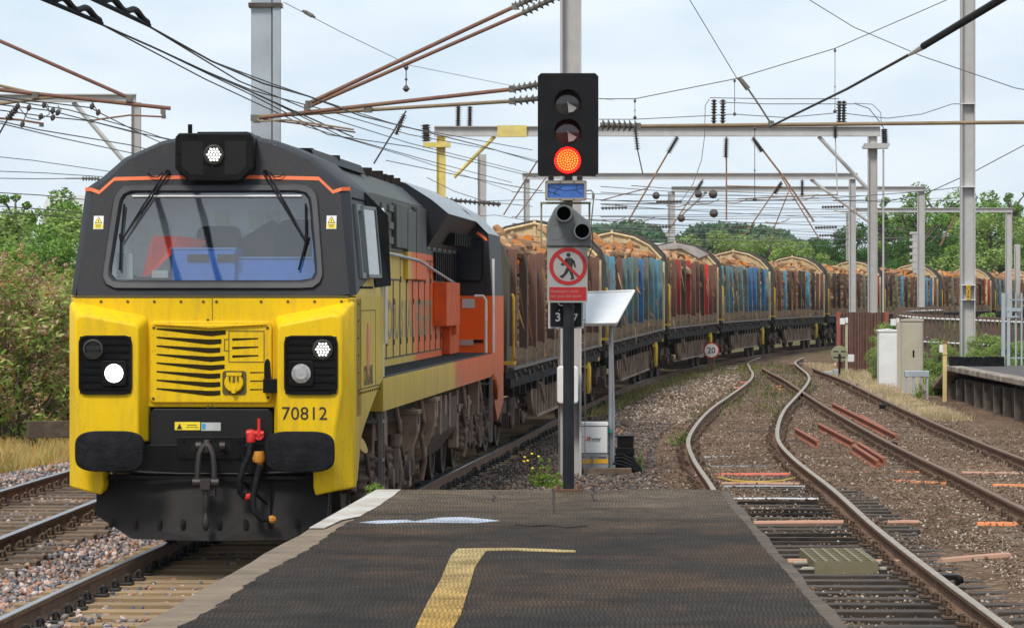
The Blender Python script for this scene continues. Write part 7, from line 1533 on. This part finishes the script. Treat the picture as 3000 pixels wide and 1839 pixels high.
L_ += [('light2',2752,1000,95,'low green shrub between the yellow post and the tall mast'),('light',2885,985,94,'green shrub in front of the fence, right of the tall mast'),('light2',2925,1010,92,'low green shrub left of the steel gate post'),('light',2985,1005,92,'low green shrub seen through the steel gate'),('light2',2735,965,116,'leafy green shrub behind the fence, left of the tall mast'),('light',2790,945,118,'green shrub touching the left side of the tall mast'),('light2',2880,925,116,'bright green shrub behind the fence, right of the tall mast'),('light',2925,950,108,'green shrub behind the fence near the steel gate'),('light2',2990,955,107,'green shrub behind the steel gate bars'),('light',2622,952,106,'green shrub above the white cabinet')]
for i, (k, px, py, D, lab) in enumerate(L_): tree_px(k, px, py, D, lab, rz=i*1.3)
# far woods
def wood_mass(label, px0, px1, pyt, D, n, leaf, m, seed, prof):
    rng = np.random.default_rng(seed); f = hermite(prof); cs, rs = [], []
    for _ in range(150):
        px = rng.uniform(px0, px1); top_ = f(px); z1 = HC-(top_-HY)*D/F; r = rng.uniform(1.6,3.4); yy = D+rng.uniform(-12,12); cs.append(((px-CX)*D/F, yy, z1-r-rng.uniform(0,1)**2*(z1-r))); rs.append(r)
    V = leaf_arrays(cs, rs, n, leaf, .8, .7, rng=rng); return tag(leaves_obj('far_wood', V, m), label, 'woodland', kind='stuff')
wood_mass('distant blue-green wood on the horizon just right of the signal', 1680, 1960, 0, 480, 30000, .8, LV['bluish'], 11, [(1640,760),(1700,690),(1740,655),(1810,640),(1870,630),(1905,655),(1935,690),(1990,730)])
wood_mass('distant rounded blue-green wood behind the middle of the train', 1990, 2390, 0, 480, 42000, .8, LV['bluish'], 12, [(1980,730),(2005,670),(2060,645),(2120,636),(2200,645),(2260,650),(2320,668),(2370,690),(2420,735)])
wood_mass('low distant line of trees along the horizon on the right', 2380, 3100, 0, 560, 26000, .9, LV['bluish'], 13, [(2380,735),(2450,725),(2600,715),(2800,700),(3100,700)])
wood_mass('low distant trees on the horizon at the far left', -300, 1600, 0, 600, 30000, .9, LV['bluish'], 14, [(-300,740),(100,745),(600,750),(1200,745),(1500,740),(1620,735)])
# a distant white shed and a hazy building at the left
def shed(label, px0, px1, pyt, pyb, D, m):
    b = MB(); x0, x1 = (px0-CX)*D/F, (px1-CX)*D/F; zt, zb = HC-(pyt-HY)*D/F, HC-(pyb-HY)*D/F; root = empty('shed', ((x0+x1)/2, D, -.3), 0, label, 'building'); hw_ = (x1-x0)/2; zt += .3; zb += .3
    b.box(-hw_,hw_,0,20,0,zb); b.build('wall', MT['white'], root); b = MB(); b.prism([(-hw_-.3,zb),(hw_+.3,zb),(hw_*.9,zt),(-hw_*.9,zt)], 'y', -.4, 20.4); b.build('roof', m, root); return root
shed('white-roofed shed far away behind the dark red wagon', 1890, 1952, 712, 726, 420, MT['white'])
shed('pale hazy flat building behind the trees at the far left', 130, 330, 572, 640, 330, MT['white'])
# brown flowering bushes at the left
bl1 = leaf_mat('buddleia_leaves', [(.17,.30,.04),(.28,.40,.08),(.38,.44,.13),(.40,.24,.08),(.20,.28,.05),(.50,.46,.16)]); bl2 = leaf_mat('brown_dry_blooms', [(.34,.18,.10),(.46,.29,.17),(.56,.42,.28),(.36,.19,.09),(.64,.52,.37),(.26,.12,.06)])
def bush_proto(seed, h=3.1, w_=3.4):
    rd = random.Random(seed); rng = np.random.default_rng(seed); root = empty('flowering_bush', (0,0,0)); cs, rs = [], []; b = MB(); tips = []
    for i in range(34):
        an = rd.uniform(0,6.283); q = rd.uniform(0,1)**.6*w_*.5; z = rd.uniform(.1,1)*h*(1-.35*(q/(w_*.5))**2); c = (math.cos(an)*q, math.sin(an)*q, z); cs.append(c); rs.append(rd.uniform(.28,.5)); b.tube([(c[0]*.2,c[1]*.2,-.2),(c[0]*.7,c[1]*.7,z*.6),c], [.03,.02,.006], 5); tips.append(c)
    b.build('stems', trunkm, root); leaves_obj('leaves', leaf_arrays(cs, rs, 6500, .15, .9, .32, droop=.3, rng=rng), bl1, root)
    cs2 = []; 
    for c in tips:
        for _ in range(9): cs2.append((c[0]+rd.uniform(-.4,.4), c[1]+rd.uniform(-.4,.4), c[2]+rd.uniform(-.3,.45)))
    leaves_obj('dry_blooms', leaf_arrays(cs2, [.10]*len(cs2), 7500, .085, 1.2, .45, droop=.2, rng=rng), bl2, root); return root
bp_ = [bush_proto(21), bush_proto(22, 2.8, 3.8)]; bk = [[o for o in bpy.data.objects if o.parent == r] for r in bp_]
pos_b = [(10,1245,70,1.0,'nearest brown flowering bush at the left edge'),(105,1225,72,1.0,'brown flowering bush second from the left edge'),(200,1200,74,.95,'brown flowering bush against the side of the locomotive nose'),(-60,1190,75,1.1,'brown bush cut by the left edge'),
         (55,1160,80,1.08,'taller green-brown bush behind the nearest ones'),(150,1150,84,1.08,'green-brown bush in the second row, middle'),(255,1150,86,1.0,'green-brown bush in the second row, hidden partly by the cab'),(-20,1140,88,1.15,'bush in the back row at the left edge'),(120,1100,70,.0,'')]
used = [0, 0]
for i, (px, py, D, s, lab) in enumerate(pos_b):
    if not s: continue
    k = i % 2
    if not used[k]: r = bp_[k]; used[k] = 1
    else:
        r = bp_[k].copy(); C.objects.link(r)
        for q in bk[k]: c = q.copy(); C.objects.link(c); c.parent = r
    r.location = ((px-CX)*D/F, D, -.35); r.rotation_euler = (0,0,i*1.7); r.scale = (s,s,s); tag(r, lab, 'bush', 'brown flowering bushes')
# grasses and weeds
def blades(name, label, pts, n_each, h, m, spread=.15, w_=.012, seed=1, lean=.35):
    rng = np.random.default_rng(seed); P_ = np.repeat(np.array(pts), n_each, 0); N = len(P_); P_ = P_+np.stack([rng.normal(0,spread,N), rng.normal(0,spread,N), np.zeros(N)], 1)
    hh = h*rng.uniform(.4,1.2,N); d = rng.normal(size=(N,2))*lean*hh[:,None]; th = rng.uniform(0,3.14,N); wx = np.cos(th)*w_; wy = np.sin(th)*w_
    b0 = P_-np.stack([wx,wy,np.zeros(N)],1); b1 = P_+np.stack([wx,wy,np.zeros(N)],1); t0 = P_+np.stack([d[:,0]+wx*.3,d[:,1],hh],1); t1 = P_+np.stack([d[:,0]-wx*.3,d[:,1],hh],1)
    return tag(leaves_obj(name, np.stack([b0,b1,t0,t1],1), m), label, 'grass', kind='stuff')
dry = leaf_mat('dry_straw_grass', [(.58,.43,.26),(.70,.55,.36),(.48,.36,.19),(.64,.47,.30),(.36,.33,.13),(.74,.60,.42)], .3); grn = leaf_mat('green_weeds', [(.10,.19,.03),(.18,.28,.05),(.26,.32,.08),(.08,.15,.03)], .35)
def region(N, fx0, fx1, D0, D1, seed, zoff=0):
    rng = np.random.default_rng(seed); D = rng.uniform(D0, D1, N); return [((x:=rng.uniform(fx0(d), max(fx0(d)+.15, fx1(d)))), d, ground_z(x, d)+zoff) for d in D]
blades('dry_grass', 'pale dry grass between the rusty track and the cabinets', region(2400, lambda d: T3(d)+1.2, lambda d: min(8.75 if d < 92.5 else 99, T3(d)+1.2+min(6.5,max(.1,(d-72)*.13))+(.3 if d < 90 else 1.5)), 74, 122, 31), 22, .15, dry, .16, .0075, 31)
blades('dry_grass', 'straw-coloured grass in front of the left bushes', region(700, lambda d: T0(d)-5.5, lambda d: T0(d)-2.5, 61, 80, 32), 26, .26, leaf_mat('orange_straw', [(.62,.36,.12),(.50,.36,.12),(.60,.44,.2),(.34,.34,.09),(.58,.27,.08),(.40,.40,.12)], .3), .15, .007, 32)
blades('green_weeds', 'bright green weeds around the cabinets and behind the right platform', region(700, lambda d: T3(d)+4.2, lambda d: T3(d)+10, 103, 128, 33), 16, .34, grn, .25, .03, 33)
blades('green_weeds', 'green weeds along the palisade fence at the right', region(600, lambda d: 11.3, lambda d: 16, 93, 122, 34), 16, .45, grn, .25, .035, 34)
blades('track_weeds', 'small green weeds growing between the turnout rails', region(120, lambda d: T2(d)-1.2, lambda d: T2(d)+.9, 74, 122, 35), 9, .13, leaf_mat('track_weed_leaves', [(.13,.17,.04),(.2,.2,.07),(.10,.13,.03),(.25,.2,.1)], .3), .12, .016, 35)
blades('verge_weeds', 'low green and brown weeds beside the timber train near the speed sign', region(420, lambda d: T1(d)+1.0, lambda d: T1(d)+1.0+max(.4,(d-74)*.04), 76, 118, 36), 7, .09, leaf_mat('verge_leaves', [(.16,.2,.05),(.22,.24,.07),(.28,.19,.09),(.14,.14,.05)], .3), .16, .02, 36)
def weed(label, px, py, D, h, w_, n, m, name='weed', flowers=None, leaf=.05, zb=-.24):
    x = (px-CX)*D/F; root = empty(name, (x, D, zr(D)+zb), 0, label, 'weed'); rd = random.Random(int(px)); rng = np.random.default_rng(int(px)); b = MB(); cs = []; rs = []
    for i in range(12):
        a = rd.uniform(-1,1)*w_; z = h*rd.uniform(.5,1)*(1-.4*abs(a)/w_); b.tube([(a*.2,0,0),(a*.7,rd.uniform(-.05,.05),z*.6),(a,0,z)], [.006,.005,.002], 4)
        for t in (.25,.45,.65,.85,1.): cs.append((a*t,rd.uniform(-.05,.05),z*t)); rs.append(.07*(1.3-t))
    b.build('stems', grn, root); leaves_obj('leaves', leaf_arrays(cs, rs, n, leaf, 1.1, .4, rng=rng), m, root)
    if flowers:
        b = MB()
        for (fpx, fpy) in flowers: q = W(fpx, fpy, D)-root.location; b.lathe([(.001,0),(.017,.005),(.018,.012),(.001,.018)], q, (0,-.6,1), 8); 
        b.build('flowers', mat('flower_colour_'+name, (.85,.66,.02) if name == 'yellow_flowered_weed' else (.35,.16,.5), .6), root)
    return root
wl_ = leaf_mat('fresh_weed_leaves', [(.20,.34,.03),(.32,.45,.07),(.14,.26,.03),(.40,.50,.12)], .4)
weed('bright green weed with small yellow flowers left of the signal mast', 1598, 1430, 50, .78, .24, 4200, wl_, 'yellow_flowered_weed', [(1537,1340),(1558,1330),(1578,1338),(1546,1350),(1560,1372),(1535,1352)], zb=-.40)
weed('small round-leaved green weed right of the signal pole base', 1727, 1420, 48, .22, .10, 60, wl_, leaf=.12); weed('low yellow-green weed on the ballast before the platform end', 1315, 1420, 46, .22, .05, 120, wl_)
weed('thin green weed behind the equipment cabinet', 1735, 1240, 66, .45, .15, 500, wl_); weed('thin pale weed right of the black junction box', 1870, 1370, 55, .5, .12, 400, grn); weed('sparse green weed left of the curved rail', 1990, 1290, 64, .5, .2, 400, grn)
weed('tall weed with purple flowers by the ramped platform', 2735, 1100, 88, 1.1, .3, 900, wl_, 'purple_flowered_weed', [(2730,1111),(2716,988),(2888,981)]); weed('bushy green weed left of the cabinets', 2570, 1060, 100, .9, .3, 800, grn); weed('tall weed in front of the beige cabinet', 2692, 1120, 85, .7, .15, 500, wl_)
tr_ = weed('tall leafy weed between corrugated screen and beige cabinet', 2615, 1000, 102, 2.6, .45, 2200, grn, leaf=.09)
mo = weed('tiny moss tuft on the corner of the platform end', 1100, 1431, 33.1, .05, .10, 300, wl_, 'moss_tuft', leaf=.02, zb=.70)
# ---- no station canopy is built; its reflection is the dark wedge in the cab
# ---- the air: a light haze that pales the far gantries and woods
hz = MB().box(-2600, 2600, -950, 3700, -2, 40).build('haze', mat('haze_air', (1,1,1)))
hm = bpy.data.materials.new('light_haze'); hm.use_nodes = True; n = hm.node_tree.nodes; n.remove(n['Principled BSDF']); pv = n.new('ShaderNodeVolumePrincipled')
pv.inputs['Color'].default_value = (.93,.96,1,1); pv.inputs['Density'].default_value = .00010; pv.inputs['Anisotropy'].default_value = .2
hm.node_tree.links.new(pv.outputs[0], n['Material Output'].inputs['Volume']); hz.data.materials.clear(); hz.data.materials.append(hm); hz['kind'] = 'stuff'; hz['label'] = 'thin pale haze in the air over the whole railway'
# ================================================================ every separate piece of a part becomes a part of its own
def split_pieces():
    KEEP = {'led_cluster','leaves','crown','dry_blooms','stems','trunk','flowers','lettering','hood_lettering','number','sign_text','plate_marks','small_print','logo_word','logo_mark','strip','rail','panel_cracks','triangle_fill','sheet','bristle_strip','ribs'}
    SING = {'wheels':'wheel','roof_fittings':'roof_fitting','bolts':'bolt','posts':'post','rivets':'rivet','steps':'step','clamps':'clamp','pieces':'piece','louvres':'louvre','slots':'slot','arms':'arm','bands':'band','stacks':'insulator','bogie_frames':'bogie_frame','plough_bolts':'plough_bolt','nose_bolts':'nose_bolt','grille_slots':'grille_slot',
            'underfloor_equipment':'underfloor_box','axleboxes_and_springs':'axlebox_and_spring','door_handles':'door_handle','raised_doors':'raised_door','instruments':'instrument','notices':'notice','papers':'paper','box_fixings':'box_fixing','plate_dots':'plate_dot','plate_clips':'plate_clip','lock_and_rails':'gate_rail','headstock_fittings':'headstock_fitting','label_marks':'label_mark','door_seams':'door_seam','side_seams':'side_seam','mesh_panel':'mesh_panel'}
    users = {}
    for o in list(bpy.data.objects):
        if o.type == 'MESH' and o.parent and not o.get('kind'): users.setdefault(o.data.name, []).append(o)
    for mn, obs in users.items():
        me = bpy.data.meshes[mn]; base = obs[0].name.split('.')[0]
        if base in KEEP or len(me.vertices) > 12000: continue
        nv = len(me.vertices); par = list(range(nv))
        def find(a):
            while par[a] != a: par[a] = par[par[a]]; a = par[a]
            return a
        for e in me.edges:
            a, b = find(e.vertices[0]), find(e.vertices[1])
            if a != b: par[a] = b
        roots = [find(i) for i in range(nv)]; ids = {r: i for i, r in enumerate(dict.fromkeys(roots))}; k = len(ids)
        if k < 2 or k > 400: continue
        isl = np.array([ids[r] for r in roots]); co = np.empty(nv*3); me.vertices.foreach_get('co', co); co = co.reshape(-1, 3)
        lo = np.full((k,3), np.inf); hi = np.full((k,3), -np.inf); np.minimum.at(lo, isl, co); np.maximum.at(hi, isl, co); size = (hi-lo).max(1)
        gap = np.maximum(0, np.maximum(lo[:,None]-hi[None], lo[None]-hi[:,None])); near = np.sqrt((gap**2).sum(2)) <= np.maximum(.02, .5*np.maximum(size[:,None], size[None]))
        p2 = list(range(k))
        def f2(a):
            while p2[a] != a: a = p2[a]
            return a
        for a, b in zip(*np.nonzero(np.triu(near, 1))):
            ra, rb = f2(a), f2(b)
            if ra != rb: p2[ra] = rb
        pc = [f2(i) for i in range(k)]; pid = {r: i for i, r in enumerate(dict.fromkeys(pc))}; n = len(pid)
        if n < 2 or n > 60: continue
        vp = np.array([pid[pc[i]] for i in isl]); nm = SING.get(base, base); new = []
        for q in range(n):
            idx = np.nonzero(vp == q)[0]; mp = {int(v): i for i, v in enumerate(idx)}
            fs = [p for p in me.polygons if vp[p.vertices[0]] == q]
            m2 = bpy.data.meshes.new(nm); m2.from_pydata([tuple(co[i]) for i in idx], [], [tuple(mp[v] for v in p.vertices) for p in fs])
            for m in me.materials: m2.materials.append(m)
            m2.polygons.foreach_set('material_index', [p.material_index for p in fs]); m2.polygons.foreach_set('use_smooth', [p.use_smooth for p in fs])
            if fs and fs[0].use_smooth: m2.set_sharp_from_angle(angle=R(38))
            m2.update(); new.append(m2)
        for o in obs:
            o.name = nm; o.data = new[0]
            for m2 in new[1:]: c = o.copy(); c.data = m2; c.name = nm; C.objects.link(c)
split_pieces()
